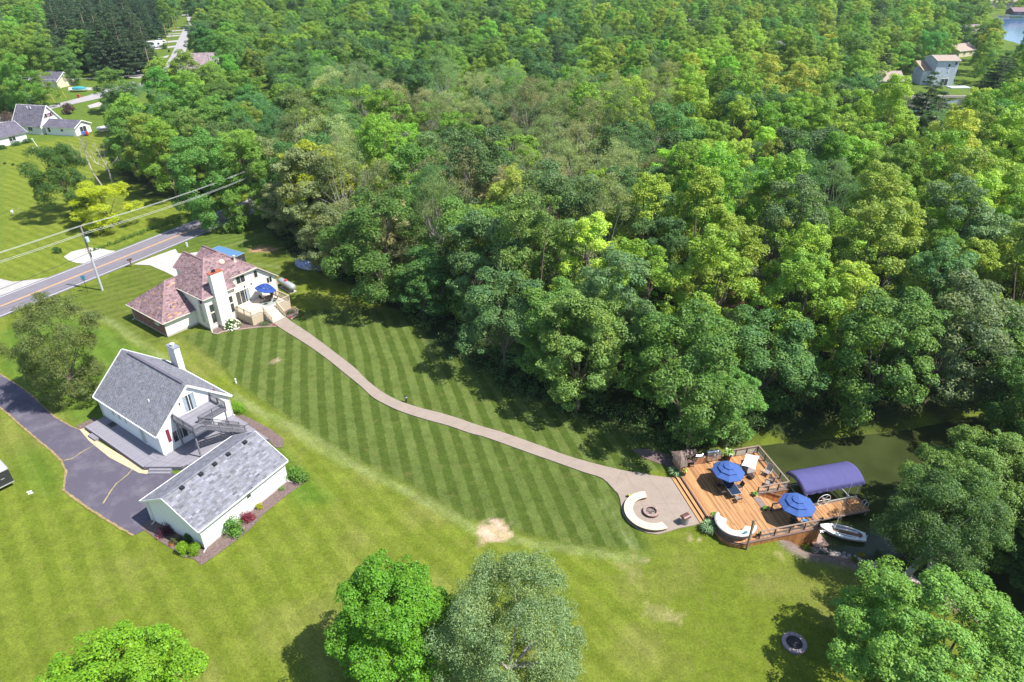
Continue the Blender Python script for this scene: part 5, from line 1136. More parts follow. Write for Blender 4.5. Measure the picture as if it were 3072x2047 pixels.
x, y = atD(-2.28, 0.42); o = thing('litter_bin', 'grey round litter bin with brown curved hood on the patio', 'bin', (x, y, 0.10), DA + 0.3)
b = MB(); b.lathe([(0.36, 0), (0.38, 0.03), (0.36, 0.75), (0.38, 0.78)], n=20); b.build('drum', mat('grey_drum', (0.25, 0.23, 0.23), 0.7, 0.12, 6, 0.3), o)
b = MB(); n = 10; vs = []
for sx in (-1, 1):
    for i in range(n + 1): a = math.pi * (0.05 + 0.95 * i / n); vs.append((sx * 0.40, -0.38 * math.cos(a), 0.78 + 0.30 * math.sin(a)))
k = n + 1; b.add(vs, [tuple(range(k)), tuple(range(2 * k - 1, k - 1, -1))] + [(i + 1, i, k + i, k + i + 1) for i in range(n)]); b.build('hood', mat('brown_hood', (0.13, 0.06, 0.05), 0.35, 0.1, 4, 0.5), o)
b = MB(); b.box((0.42, 0.0, 0.62), (0.12, 0.25, 0.10)); b.tube([(0.36, 0.1, 0.6), (0.55, 0.1, 0.66), (0.55, -0.1, 0.66), (0.36, -0.1, 0.6)], 0.02, 6); b.build('white_handle', m_whitep, o)

# boat lift with fabric roof
m_lift = mat('blue_violet_canvas', (0.085, 0.082, 0.215), 0.85, 0.05, 1.5, 0.2)
x, y = atD(14.18, 2.0); bl = thing('boat_lift', 'boat lift with blue-violet barrel canvas roof and big white hand wheel', 'boat lift', (x, y, 0), DA)
HX, HY = 3.48, 1.66; nseg = 8; n = 14; V = []; F = []
for i in range(nseg * 3 + 1):
    sx = -HX + 2 * HX * i / (nseg * 3); seam = 0.035 if i % 3 == 0 else 0.0
    for j in range(n + 1):
        a = -1 + 2 * j / n; V.append((sx, HY * a, 1.28 + 0.62 * (1 - abs(a) ** 2.0) + (seam if abs(a) < 0.98 else 0)))
for i in range(nseg * 3):
    for j in range(n): a = i * (n + 1) + j; F.append((a, a + 1, a + n + 2, a + n + 1))
me = bpy.data.meshes.new('canvas_roof'); me.from_pydata(V, [], F); me.update(); me.polygons.foreach_set('use_smooth', np.ones(len(F), bool)); link('canvas_roof', me, m_lift, bl).modifiers.new('t', 'SOLIDIFY').thickness = 0.012
for sx in (-1, 1):     # end flaps and side valances
    b = MB(); pts = [(sx * HX, HY * (-1 + 2 * j / n), 1.28 + 0.62 * (1 - abs(-1 + 2 * j / n) ** 2.0)) for j in range(n + 1)]
    lowp = [(sx * (HX + 0.02), HY * (-1 + 2 * j / n), max(1.0, p[2] - 0.40)) for j, p in enumerate(pts)]
    b.add(pts + lowp, [(j, j + 1, n + 2 + j, n + 1 + j) for j in range(n)]); b.build('end_flap', m_lift, bl)
for sy in (-1, 1):
    V = []; F = []; mm = 30
    for i in range(mm + 1): sx = -HX + 2 * HX * i / mm; wv = 0.03 * math.sin(i * 1.9); V += [(sx, sy * HY, 1.29), (sx, sy * (HY + 0.03 + wv), 0.95 + 0.05 * math.sin(i * 1.3))]
    for i in range(mm): F.append((2 * i, 2 * i + 2, 2 * i + 3, 2 * i + 1))
    me = bpy.data.meshes.new('valance'); me.from_pydata(V, [], F); me.update(); link('valance', me, m_lift, bl)
    for sx in (-1, 1): b = MB(); b.tube([(sx * 3.0, sy * 1.5, -2.8), (sx * 3.0, sy * 1.5, 1.3)], 0.05, 8); b.build('lift_post', m_alu, bl)
    b = MB(); b.bar((-3.2, sy * 1.5, -0.75), (3.2, sy * 1.5, -0.75), 0.10, 0.12); b.build('lift_beam', m_alu, bl); b = MB(); b.bar((-3.4, sy * 1.55, 1.2), (3.4, sy * 1.55, 1.2), 0.05); b.build('roof_rail', m_alu, bl)
for sx in (-2.6, 2.6): b = MB(); b.bar((sx, -1.5, -0.95), (sx, 1.5, -0.95), 0.10, 0.10); b.build('cradle_beam', m_alu, bl)
for i in range(9): sx = -HX + 2 * HX * i / 8; b = MB(); b.tube([(sx, HY * (-1 + 2 * j / n), 1.25 + 0.62 * (1 - abs(-1 + 2 * j / n) ** 2.0)) for j in range(n + 1)], 0.018, 5); b.build('roof_bow', m_alu, bl)
wh = bpy.data.objects.new('hand_wheel', None); COL.objects.link(wh); wh.parent = bl; wh.location = (-0.85, -1.62, -0.3)
b = MB(); b.tube([(0.74 * math.cos(a), 0, 0.74 * math.sin(a)) for a in [2 * math.pi * i / 28 for i in range(29)]], 0.032, 6, cap=False); b.build('wheel_rim', m_whitep, wh)
for i in range(6): a = math.pi * i / 3; b = MB(); b.bar((0.1 * math.cos(a), 0, 0.1 * math.sin(a)), (0.74 * math.cos(a), 0, 0.74 * math.sin(a)), 0.05, 0.03); b.build('spoke', m_whitep, wh)
b = MB(); b.box((0, 0.08, 0), (0.3, 0.25, 0.3)); b.build('winch', m_alu, wh)
# boat sitting in the lift (seen dark under the canvas)
def hull_obj(name, m, L_, W_, D_, parent, sheer=0.12, transom=0.75, n=14, k=8, z0=0.0):
    V = []; F = []
    for i in range(n + 1):
        t = i / n; w = W_ / 2 * (transom + (1 - transom) * math.sin(min(1, t * 2.2) * math.pi / 2)) * (1 - max(0, (t - 0.45) / 0.55) ** 2.3) if t < 1 else 0.01
        zt = z0 + sheer * t * t; zb = z0 - D_ * (1 - max(0, (t - 0.7) / 0.3) ** 2 * 0.8)
        for j in range(k + 1): a = math.pi * j / k; V.append((L_ * (t - 0.5), -w * math.cos(a), zt + (zb - zt) * math.sin(a) ** 0.7))
    for i in range(n):
        for j in range(k): a = i * (k + 1) + j; F.append((a, a + k + 1, a + k + 2, a + 1))
    F.append(tuple(range(k + 1))); me = bpy.data.meshes.new(name); me.from_pydata(V, [], F); me.update(); me.polygons.foreach_set('use_smooth', np.ones(len(F), bool))
    return link(name, me, m, parent), [(V[i * (k + 1)], V[i * (k + 1) + k]) for i in range(n + 1)]
# sailing dinghy
m_gel = mat('white_gelcoat', (0.80, 0.80, 0.78), 0.3, 0.03, 2, 0.5); m_cock = mat('cockpit_sole', (0.30, 0.17, 0.13), 0.7, 0.2, 4, 0.3)
x, y = atD(13.25, -3.05); bx0 = Vector(atD(15.2, -4.25)); bx1 = Vector(atD(11.55, -1.85)); ang = math.atan2(bx1.y - bx0.y, bx1.x - bx0.x)
sb = thing('sailing_dinghy', 'white sailing dinghy with bare mast moored beside the dock', 'boat', (x, y, -1.25), ang)
ho, rails_ = hull_obj('hull', m_gel, 4.35, 1.75, 0.50, sb, 0.14, 0.62)
nR = len(rails_); V = []; F = []; cock = (2, 9)
for i, (a, c) in enumerate(rails_):
    hw_ = abs(c[1]); inn = hw_ - 0.26 if cock[0] <= i <= cock[1] else 0.0
    if i in (1, 10): inn = max(0, hw_ - 0.45)
    if i in (0,): inn = 0
    V += [(a[0], -hw_, a[2] + 0.01), (a[0], -max(inn, 0.0), a[2] + 0.05), (a[0], max(inn, 0.0), a[2] + 0.05), (a[0], hw_, a[2] + 0.01)]
for i in range(nR - 1):
    j = 4 * i; k = j + 4; F += [(j, j + 1, k + 1, k), (j + 2, j + 3, k + 3, k + 2)]
    if not (1 <= i < 10): F.append((j + 1, j + 2, k + 2, k + 1))
me = bpy.data.meshes.new('deck'); me.from_pydata(V, [], F); me.update(); do = link('side_deck', me, m_gel, sb)
b = MB(); V = [(rails_[i][0][0], (abs(rails_[i][1][1]) - 0.27), -0.14) for i in range(1, 11)]; V2 = [(p[0], -p[1], p[2]) for p in V]; b.add(V + V2[::-1], [tuple(range(len(V) * 2))][::1]); b.build('cockpit_sole', m_cock, sb)
b = MB()
for s_ in (1, -1):
    for i in range(1, 10):
        p, q_ = rails_[i][0], rails_[i + 1][0]; wa = abs(p[1]) - 0.26; wb = abs(q_[1]) - 0.26
        b.add([(p[0], s_ * wa, p[2] + 0.05), (q_[0], s_ * wb, q_[2] + 0.05), (q_[0], s_ * wb, -0.15), (p[0], s_ * wa, -0.15)], [(0, 1, 2, 3)])
b.build('coaming', mat('pale_gelcoat', (0.66, 0.65, 0.60), 0.4, 0.05, 2, 0.4), sb)
for y_ in (-0.48, 0.48): pbox(sb, 'thwart', m_gel, (-0.35, y_ * 0.72, -0.06), (2.3, 0.16, 0.12))
b = MB(); b.box((-0.35, 0, -0.06), (1.1, 0.10, 0.16)); b.build('centreboard_case', mat('varnish', (0.30, 0.16, 0.07), 0.4), sb); b = MB(); b.tube([(-1.3, 0.1, 0.02), (-0.2, -0.12, 0.04)], 0.02, 6); b.build('tiller', MATS['varnish'], sb); pbox(sb, 'rudder', m_gel, (-2.24, 0, -0.05), (0.10, 0.04, 0.6))
b = MB(); b.tube([(0.72, 0, 0.05), (0.62, -0.06, 3.1), (0.52, -0.12, 6.05)], [0.045, 0.04, 0.03], 8); b.build('mast', m_alu, sb)
for p in ((0.55, 0.80), (0.55, -0.80), (2.05, 0.0)): b = MB(); b.tube([(p[0], p[1], 0.15), (0.56, -0.1, 4.9)], 0.006, 4); b.build('stay', m_cable, sb)
b = MB(); b.tube([(0.60, -0.45, 1.9), (0.64, 0.45, 1.9)], 0.012, 5); b.build('spreader', m_alu, sb)
x, y = atD(11.2, -2.55); o = thing('anchor', 'white star-shaped anchor resting on the plank landing edge', 'anchor', (x, y, -1.30), 0.5)
for i in range(5): a = 2 * math.pi * i / 5; b = MB(); b.bar((0, 0, 0.05), (0.28 * math.cos(a), 0.28 * math.sin(a), 0.03), 0.07, 0.04); b.build('fluke', m_whitep, o)
b = MB(); b.bar((0, 0, 0.06), (0.9, -0.35, -0.05), 0.04); b.build('shank', m_whitep, o)

# pots and planters on deck and patio
m_leafpot = mat('pot_leaf', (0.16, 0.27, 0.05), 0.6, 0.25, 8, 0.3, tint=True); m_terra = mat('dark_pot', (0.07, 0.05, 0.05), 0.6, 0.1, 4, 0.4)
def blade_plant(name, m, parent, r0, h, n, w, seed, z=0.0, droop=0.6, cols=((1, 1, 1),)):
    r = np.random.default_rng(seed); b = MB()
    for k in range(n):
        a = r.uniform(0, 6.283); ln = h * r.uniform(0.6, 1.15); out = r0 * r.uniform(0.3, 1.0); d = Vector((math.cos(a), math.sin(a), 0)); sd = Vector((-d.y, d.x, 0)) * w * r.uniform(0.6, 1.3)
        p0 = d * out * 0.12 + Vector((0, 0, z)); p1 = d * out * 0.55 + Vector((0, 0, z + ln * 0.75)); p2 = d * out + Vector((0, 0, z + ln * (1 - droop * r.uniform(0.2, 1))))
        c = cols[int(r.integers(len(cols)))]; t = r.uniform(0.6, 1.5)
        b.add([p0 - sd * 0.4, p0 + sd * 0.4, p1 + sd, p1 - sd, p2], [(0, 1, 2, 3), (3, 2, 4)], tuple(q_ * t for q_ in c))
    return b.build(name, m, parent)
def pot_plant(label, x, y, z, pr, ph, r0, h, n, w, seed, pm=None, cols=((1, 1, 1),), name='potted_plant', rot=0):
    o = thing(name, label, 'potted plant', (x, y, z), rot, None); b = MB(); b.lathe([(pr * 0.7, 0), (pr, ph), (pr * 1.05, ph), (pr * 0.9, ph - 0.03), (0.01, ph - 0.05)], n=14); b.build('pot', pm or m_terra, o)
    blade_plant('leaves', m_leafpot, o, r0, h, n, w, seed, ph - 0.05, cols=cols); return o
YG = ((1.5, 1.25, 0.8), (1, 1, 1), (0.8, 1, 0.8)); FL = ((1, 1, 1), (0.8, 1, 0.8), (4.5, 0.5, 1.2), (4.0, 2.6, 3.0))
for (s_, t_), lab, a in (((0.42, 6.35), 'potted palm-like plant with pink and white flowers at the bar corner', (0.2, 0.3, 0.48, 0.75, 90, 0.05, 1, None, FL)), ((0.45, -0.12), 'leafy yellow-green pot plant at the end of the curved sofa', (0.2, 0.28, 0.50, 0.7, 90, 0.05, 2, None, YG)),
                         ((6.1, 1.85), 'hosta pot above the stair mats', (0.17, 0.22, 0.38, 0.35, 60, 0.07, 3, None, YG)), ((6.1, -0.22), 'hosta pot below the stair mats', (0.17, 0.22, 0.38, 0.35, 60, 0.07, 4, None, YG)), ((3.75, -3.05), 'small brown and green pot plant at the end of the front railing', (0.15, 0.22, 0.25, 0.25, 40, 0.05, 5, None, YG)),
                         ((-6.3, 5.05), 'small pot of yellow flowers beside the seat wall', (0.17, 0.25, 0.2, 0.16, 50, 0.05, 6, None, ((2.8, 1.9, 0.4), (1, 1, 1)))), ((10.1, -3.35), 'small rusty flower pot on the deck corner post', (0.12, 0.2, 0.2, 0.2, 30, 0.04, 7, None, ((2.2, 0.8, 0.6), (1, 1, 1))))):
    x, y = atD(s_, t_); pot_plant(lab, x, y, (DZ + 0.0) if s_ > -1 and s_ < 10 else (0.10 if s_ < 0 else 1.45), *a[:7], pm=a[7], cols=a[8])
x, y = atD(6.15, 7.55); pot_plant('tall dark planter with a white-flowering bush at the back of the deck', x, y, DZ, 0.33, 0.75, 0.75, 0.7, 160, 0.07, 8, m_post, ((1, 1, 1), (0.7, 0.9, 0.7), (3.2, 2.2, 6)))
# ------------------------------------------------------------------ things along the road
m_wire = mat('bright_wire', (0.50, 0.50, 0.50), 0.5, 0.05, 1, 0.5); m_wired = mat('dark_wire', (0.05, 0.05, 0.05), 0.6, 0.05, 1, 0.3)
m_polew = mat('weathered_pole', (0.27, 0.24, 0.22), 0.85, 0.2, 2, 0.2, grain=(4, 4, 0.4)); m_sheath = mat('grey_sheath', (0.46, 0.46, 0.48), 0.5, 0.08, 2, 0.4)
px_, py_ = -66.45, 99.2
up = thing('utility_pole', 'tall grey utility pole with a transformer can standing beside the road', 'utility pole', (px_, py_, 0))
b = MB(); b.tube([(0, 0, -0.3), (0, 0, 6.5)], [0.18, 0.16], 12); b.build('lower_shaft', m_sheath, up); b = MB(); b.tube([(0, 0, 6.5), (0, 0, 11.1)], [0.16, 0.13], 12); b.build('upper_shaft', m_polew, up)
b = MB(); b.bar((-0.25, -0.1, 11.0), (0.15, 0.05, 11.0), 0.1); b.build('insulator_bracket', m_polew, up); b = MB(); b.bar((0, 0, 10.0), (0.75, -0.15, 10.05), 0.08); b.build('crossarm', m_polew, up)
b = MB(); b.lathe([(0.02, 8.5), (0.24, 8.5), (0.26, 8.55), (0.26, 9.25), (0.22, 9.32), (0.05, 9.36)], (0.48, -0.2, 0), 14); b.build('transformer', mat('transformer_grey', (0.46, 0.55, 0.62), 0.4, 0.05, 3, 0.5), up); b = MB(); b.tube([(0.45, -0.2, 9.3), (0.5, -0.2, 9.7), (0.3, -0.1, 9.9)], 0.03, 6); b.build('bushing', m_black, up)
pbox(up, 'cable_guard', m_black, (0.16, -0.1, 6.3), (0.12, 0.12, 0.7))
b = MB(); b.tube([(-0.15, 0, 7.4), (-0.55, -0.1, 7.1), (-0.5, -0.1, 6.9), (-0.15, 0, 6.7)], 0.03, 6); b.build('cable_loop', m_black, up)
def wire(label, a, c, sag, r, m, n=18, group='overhead wires along the road'):
    A = Vector(a); B = Vector(c); pts = [A.lerp(B, i / n) - Vector((0, 0, sag * 4 * (i / n) * (1 - i / n))) for i in range(n + 1)]
    b = MB(); b.tube(pts, r, 5); o = b.build('overhead_wire', m, None); return tag(o, label, 'wire', group)
for nm, (ox, oy, z_), m_, r_ in (('topmost bright wire', (-0.25, -0.1, 11.08), m_wire, 0.022), ('second bright wire from the top', (0.12, 0.05, 11.05), m_wire, 0.022), ('bright wire on the crossarm end', (0.7, -0.15, 10.15), m_wire, 0.022), ('lower bright wire at the pole', (0.1, -0.15, 9.75), m_wire, 0.022)):
    wire(nm + ' running left from the utility pole', (px_ + ox, py_ + oy, z_), (px_ + ox - 33, py_ + oy - 42, z_ + 0.3), 1.0, r_, m_)
    wire(nm + ' running right into the trees', (px_ + ox, py_ + oy, z_), (px_ + ox + 20.5, py_ + oy + 41, z_ - 0.2), 0.8, r_, m_)
wire('black sagging cable low over the verge left of the pole', (px_, py_, 6.6), (px_ - 32, py_ - 44, 6.9), 1.6, 0.035, m_wired)
o = thing('road_sign', 'small blue-backed road sign on a thin post in front of the utility pole', 'sign', (-68.5, 98.6, 0), 0.4)
b = MB(); b.bar((0, 0, 0), (0, 0, 2.8), 0.06); b.build('post', m_black, o); b = MB(); b.box((0, 0, 2.5), (0.65, 0.03, 0.85)); b.build('panel', mat('sign_blue', (0.10, 0.22, 0.32), 0.5, 0.05, 4), o)
def mailbox(label, x, y, rot=0.0, s=1.0):
    o = thing('mailbox', label, 'mailbox', (x, y, 0), rot); b = MB(); b.box((0, 0, 0.55), (0.14, 0.14, 1.1)); b.build('post', m_brown, o)
    b = MB(); n = 6; vs = []
    for sy in (-0.32, 0.32): vs += [(-0.15, sy, 1.1), (0.15, sy, 1.1)] + [(0.15 * math.cos(math.pi * i / n), sy, 1.22 + 0.15 * math.sin(math.pi * i / n)) for i in range(n + 1)]
    k = n + 3; vs = vs[:]; b.add(vs, [tuple(range(k)), tuple(range(2 * k - 1, k - 1, -1))] + [((i + 1) % k, i, k + i, k + (i + 1) % k) for i in range(k)]); b.build('box', m_post, o); pbox(o, 'flag', m_red, (0.18, 0, 1.3), (0.02, 0.12, 0.12)); o.scale = (s, s, s); return o
mailbox('dark mailbox on a brown post at the road edge by the pale drive', -66.0, 108.2, -0.55, 1.15)
# propane tank
o = thing('propane_tank', 'silver propane tank with red lid lying beside the cream house', 'propane tank', (-36.5, 99.6, 0), math.atan2(98.0 - 101.2, -35.0 + 38.4))
b = MB(); prof = []; Lr, R_ = 1.75, 0.55
b.lathe([(0.02, -Lr - 0.40), (0.28, -Lr - 0.36), (0.45, -Lr - 0.22), (R_, -Lr), (R_, Lr), (0.45, Lr + 0.22), (0.28, Lr + 0.36), (0.02, Lr + 0.40)], n=20); tk = b.build('tank', mat('tank_silver', (0.52, 0.53, 0.54), 0.3, 0.06, 2, 0.5, 0.35), o, smooth=True, loc=(0, 0, 0.95), rot=(0, math.pi / 2, 0))
b = MB(); b.lathe([(0.22, 0), (0.24, 0.18), (0.15, 0.27), (0.02, 0.30)], n=12); b.build('lid', mat('red_lid', (0.62, 0.02, 0.03), 0.4, 0.05, 3), o, loc=(-0.1, 0, 1.48))
for sx in (-1.1, 1.1): pbox(o, 'cradle', m_found, (sx, 0, 0.2), (0.3, 0.8, 0.42))
pbox(o, 'pad', m_found, (0.0, 0, 0.03), (3.6, 1.2, 0.08))
# tarped boat under the trees
o = thing('covered_boat', 'boat under a crumpled blue tarpaulin at the edge of the wood', 'boat', (-35.0, 107.4, 0), math.atan2(105.7 - 109.1, 4.8))
n = 16; m = 8; V = []; F = []; rr = np.random.default_rng(4)
for i in range(n + 1):
    t = i / n; w = 1.1 * math.sin(math.pi * min(1, t * 1.1 + 0.12)) ** 0.5 if t < 0.95 else 0.25
    for j in range(m + 1): a = math.pi * j / m; V.append(((t - 0.5) * 5.6, -w * math.cos(a), 0.25 + 0.95 * math.sin(a) ** 0.7 + rr.normal(0, 0.06)))
for i in range(n):
    for j in range(m): a = i * (m + 1) + j; F.append((a, a + m + 1, a + m + 2, a + 1))
me = bpy.data.meshes.new('tarpaulin'); me.from_pydata(V, [], F); me.update()
q = N('blue_white_tarp'); pos = q.coord('Object', (1, 1, 1)); w_ = q.n('ShaderNodeTexWave'); w_.inputs['Scale'].default_value = 1.1; w_.inputs['Distortion'].default_value = 6; q.l(pos, w_.inputs[0])
q.l(q.mix(q.rng(w_.outputs['Fac'], 0.4, 0.6), (0.08, 0.16, 0.42), (0.50, 0.50, 0.58)), q.b.inputs['Base Color']); q.b.inputs['Roughness'].default_value = 0.6
link('tarpaulin', me, q.m, o); hull_obj('hull', m_gel, 5.4, 2.0, 0.6, o, z0=0.75)
def box_trailer(label, x, y, rot, L_, W_, H_, side, roof, z0=0.55, name='cargo_trailer'):
    o = thing(name, label, 'trailer', (x, y, 0), rot); b = MB(); b.box((0, 0, z0 + H_ / 2), (L_, W_, H_)); b.build('body', side, o, bevel=0.05); b = MB(); b.box((0, 0, z0 + H_ + 0.015), (L_ - 0.1, W_ - 0.12, 0.05)); b.build('roof', roof, o)
    for sy in (-1, 1):
        pbar(o, 'edge_trim', m_alu, (-L_ / 2, sy * W_ / 2, z0 + H_ + 0.01), (L_ / 2, sy * W_ / 2, z0 + H_ + 0.01), 0.07); pbar(o, 'edge_trim', m_alu, (-L_ / 2, sy * (W_ / 2 + 0.01), z0 + 0.05), (L_ / 2, sy * (W_ / 2 + 0.01), z0 + 0.05), 0.05, 0.12)
        for sx in (-0.45, 0.45):
            b = MB(); b.lathe([(0.02, -0.11), (0.2, -0.11), (0.34, -0.09), (0.34, 0.09), (0.2, 0.11), (0.02, 0.11)], n=16); b.build('wheel', m_black, o, loc=(sx, sy * (W_ / 2 - 0.05), 0.34), rot=(math.pi / 2, 0, 0))
    for sx in (-1, 1): pbar(o, 'edge_trim', m_alu, (sx * L_ / 2, -W_ / 2, z0 + H_ + 0.01), (sx * L_ / 2, W_ / 2, z0 + H_ + 0.01), 0.07)
    pbox(o, 'door_latch', m_alu, (L_ / 2 + 0.02, 0.3, z0 + H_ * 0.55), (0.05, 0.3, 0.06)); b = MB(); b.bar((-L_ / 2, 0.5, z0 - 0.1), (-L_ / 2 - 1.2, 0, z0 - 0.05), 0.07); b.bar((-L_ / 2, -0.5, z0 - 0.1), (-L_ / 2 - 1.2, 0, z0 - 0.05), 0.07); b.build('drawbar', m_black, o); return o
c0 = Vector((-52.15, 53.75)); e1 = Vector((-0.62, -0.785)); e2 = Vector((-0.785, 0.62)); cc = c0 + e1 * 2.7 + e2 * 1.1
tr_ = box_trailer('black cargo trailer with pale roof cut off by the left edge of the picture', cc.x, cc.y, math.atan2(-e1.y, -e1.x), 5.4, 2.2, 1.75, mat('black_panel', (0.035, 0.035, 0.04), 0.5, 0.15, 8, 0.4), mat('pale_roof', (0.42, 0.45, 0.52), 0.5, 0.05, 2))
pbox(tr_, 'side_door_handle', m_alu, (1.9, -1.13, 1.45), (0.35, 0.05, 0.05))
box_trailer('blue-roofed box trailer parked behind the cream house', -49.6, 109.4, -0.52, 6.4, 2.4, 1.8, mat('dark_side', (0.05, 0.05, 0.06), 0.5), mat('blue_roof', (0.085, 0.19, 0.34), 0.6, 0.06, 1), 0.5)
def stub(name, label, cat, x, y, z, parts, rot=0.0):
    o = thing(name, label, cat, (x, y, z), rot)
    for nm, m_, kind, *a in parts:
        b = MB(); getattr(b, kind)(*a); b.build(nm, m_, o)
    return o
x, y = P(1219, 1207); stub('path_lamp', 'short black path lamp with white head standing beside the concrete path', 'lamp', x, y, 0, [('stem', m_black, 'box', (0, 0, 0.35), (0.16, 0.16, 0.7)), ('head', m_whitep, 'lathe', [(0.02, 0.70), (0.16, 0.72), (0.17, 0.86), (0.05, 0.92)]), ('collar', m_black, 'lathe', [(0.18, 0.86), (0.2, 0.9), (0.05, 0.97)])])
x, y = P(709, 1150); stub('pipe_marker', 'short white pipe standing in the striped lawn near the grey house', 'pipe', x, y, 0, [('pipe', m_whitep, 'tube', [(0, 0, 0), (-0.06, 0, 0.62)], 0.09), ('cap', m_trim, 'lathe', [(0.11, 0.60), (0.11, 0.68), (0.02, 0.70)])])
x, y = P(562, 740); stub('utility_pedestal', 'small pale utility box on the grass beyond the cream house drive', 'utility box', x, y, 0, [('box', m_whitep, 'box', (0, 0, 0.35), (0.25, 0.2, 0.7)), ('cap', m_trim, 'box', (0, 0, 0.72), (0.29, 0.24, 0.05))])
for (u, v), lab in (((88, 1476), 'pale drain cover on the lower lawn, nearer the trailer'), ((92, 1481), 'pale drain cover on the lower lawn, nearer the garage')):
    x, y = P(u, v); stub('drain_cover', lab, 'drain cover', x, y, 0.03, [('rim', m_trim, 'box', (0, 0, 0), (0.45, 0.16, 0.05)), ('lid', m_gutter, 'box', (0, 0, 0.03), (0.36, 0.10, 0.02))], 0.6)

# ------------------------------------------------------------------ simpler far houses
def far_house(label, cx, cy, rot, L_, W_, he, hr, wall, roof, wins=(), ends=(), shing=False, chim=None, oe=0.45, name='house', top=None, trimm=None):
    """ridge along local x; wins: (side, s, z, w, h) side -1 near wall, +1 far wall; ends: (side, t, z, w, h)"""
    o = top or thing(name, label, 'house', (cx, cy, 0), rot); ox, oy = (0, 0) if not top else (cx, cy); tm = trimm or m_trim
    b = MB(); gable_block(b, ox - L_ / 2, ox + L_ / 2, oy - W_ / 2, oy + W_ / 2, 0, he - 0.1, hr - 0.12, 's'); b.build('wall', wall, o)
    pit_ = (hr - he) / (W_ / 2); z0 = he - oe * pit_
    for sg in (-1, 1):
        pts = [(ox - sg * -L_ / 2 + sg * 0.4, oy + sg * (W_ / 2 + oe), z0), (ox - sg * L_ / 2 - sg * 0.4, oy + sg * (W_ / 2 + oe), z0), (ox - sg * L_ / 2 - sg * 0.4, oy, hr), (ox + sg * L_ / 2 + sg * 0.4, oy, hr)]
        roof_plane(o, pts, roof, tm, 0.16, shingle=False) if not shing else roof_plane(o, pts, roof, tm, 0.16, tab=0.8, course=0.36, vary=0.13, seed=int(L_ * 7))
        if not shing: b = MB(); b.slab([(p[0], p[1], p[2] + 0.03) for p in pts], 0.02); b.build('roof_cover', roof, o)
    for sd, s_, z_, w_, h_ in wins: window(o, (ox, oy + sd * W_ / 2), (1, 0), (0, sd), s_ - w_ / 2, s_ + w_ / 2, z_, z_ + h_, tm, 1 if w_ > 1 else 0, 0, out=0.06)
    for sd, t_, z_, w_, h_ in ends: window(o, (ox + sd * L_ / 2, oy), (0, 1), (sd, 0), t_ - w_ / 2, t_ + w_ / 2, z_, z_ + h_, tm, 1 if w_ > 1 else 0, 0, out=0.06)
    for sg in (-1, 1):
        for e in (-1, 1): b = MB(); b.bar((ox + e * (L_ / 2 + 0.42), oy + sg * (W_ / 2 + oe), z0 - 0.05), (ox + e * (L_ / 2 + 0.42), oy, hr - 0.05), 0.06, 0.24); b.build('bargeboard', tm, o)
    if chim: b = MB(); b.box((ox + chim[0], oy + chim[1], hr * 0.6), (0.8, 0.8, hr * 1.0)); b.build('chimney', m_found, o)
    return o
a1 = math.radians(-11.3)
h = far_house('white house with steep charcoal roof and shuttered gable across the road', -137.7, 202.4, a1, 9.0, 7.8, 2.7, 7.35, m_white, m_shd, wins=((-1, -2.6, 1.0, 1.3, 1.0), (-1, 0.9, 1.0, 1.3, 1.0)), ends=((1, -0.9, 4.1, 0.8, 1.1), (1, 0.9, 4.1, 0.8, 1.1)), shing=True)
far_house('', 10.35, -0.55, 0, 9.7, 6.0, 2.5, 3.85, m_white, m_shd, wins=((-1, -3.6, 0.8, 0.8, 1.3), (-1, 0.6, 1.2, 0.8, 0.6)), ends=((1, 0.0, 0.1, 2.4, 2.0),), shing=True, top=h)
for t_ in (-1.55, -0.25, 0.25, 1.55): pbox(h, 'shutter', m_red, (4.56, t_, 4.65), (0.05, 0.28, 1.15))
for x_, y_ in ((-1.0, -0.7), (0.4, -1.0)): b = MB(); b.lathe([(0.12, 0), (0.12, 0.5), (0.2, 0.55), (0.02, 0.65)], n=8); b.build('roof_vent', m_gutter, h, loc=(x_, y_, 6.4))
h = far_house('white bungalow with charcoal roof cut off by the left edge above the meadow', -141.4, 186.9, math.radians(62), 14, 8.6, 2.6, 5.0, m_white, m_shd, wins=((-1, 3.2, 0.9, 1.7, 1.1), (-1, -2.5, 0.9, 1.7, 1.1)), shing=True)
h = far_house('grey-roofed dark-walled house behind the parked pickup', -169.5, 307.5, math.radians(-28), 15, 8.5, 2.8, 5.2, mat('slate_wall', (0.07, 0.075, 0.09), 0.7, 0.05, 2), m_shg, wins=((-1, 3, 0.6, 2.4, 1.8), (-1, -3, 1.0, 1.4, 1.2)), shing=True)
h = far_house('low house with dark roof half hidden by the trees beyond the red bin', -172.5, 270.0, math.radians(-15), 12, 8, 2.6, 5.2, mat('pale_yellow_wall', (0.62, 0.55, 0.38), 0.7, 0.05, 2), m_shd, wins=((-1, 2, 0.9, 1.5, 1.1),), shing=True)
h = far_house('mauve-roofed house with grey stone front beside the street', -125.8, 299.2, math.radians(9), 11.2, 14.2, 2.8, 7.4, mat('grey_brick_wall', (0.30, 0.27, 0.27), 0.8, 0.15, 6), m_shp, wins=((-1, -3.5, 0.3, 1.4, 2.1), (-1, -1.2, 0.3, 1.2, 2.1)), shing=True)
b = MB(); b.add([(0.6, -9.4, 0), (6.0, -9.4, 0), (6.0, -9.4, 2.7), (3.3, -9.4, 5.0), (0.6, -9.4, 2.7), (0.6, -5.0, 0), (6.0, -5.0, 0), (6.0, -5.0, 2.7), (3.3, -5.0, 5.0), (0.6, -5.0, 2.7)], [(0, 1, 2, 3, 4), (9, 8, 7, 6, 5), (1, 0, 5, 6), (2, 1, 6, 7), (3, 2, 7, 8), (4, 3, 8, 9), (0, 4, 9, 5)]); b.build('gable_wing', MATS['grey_brick_wall'], h)
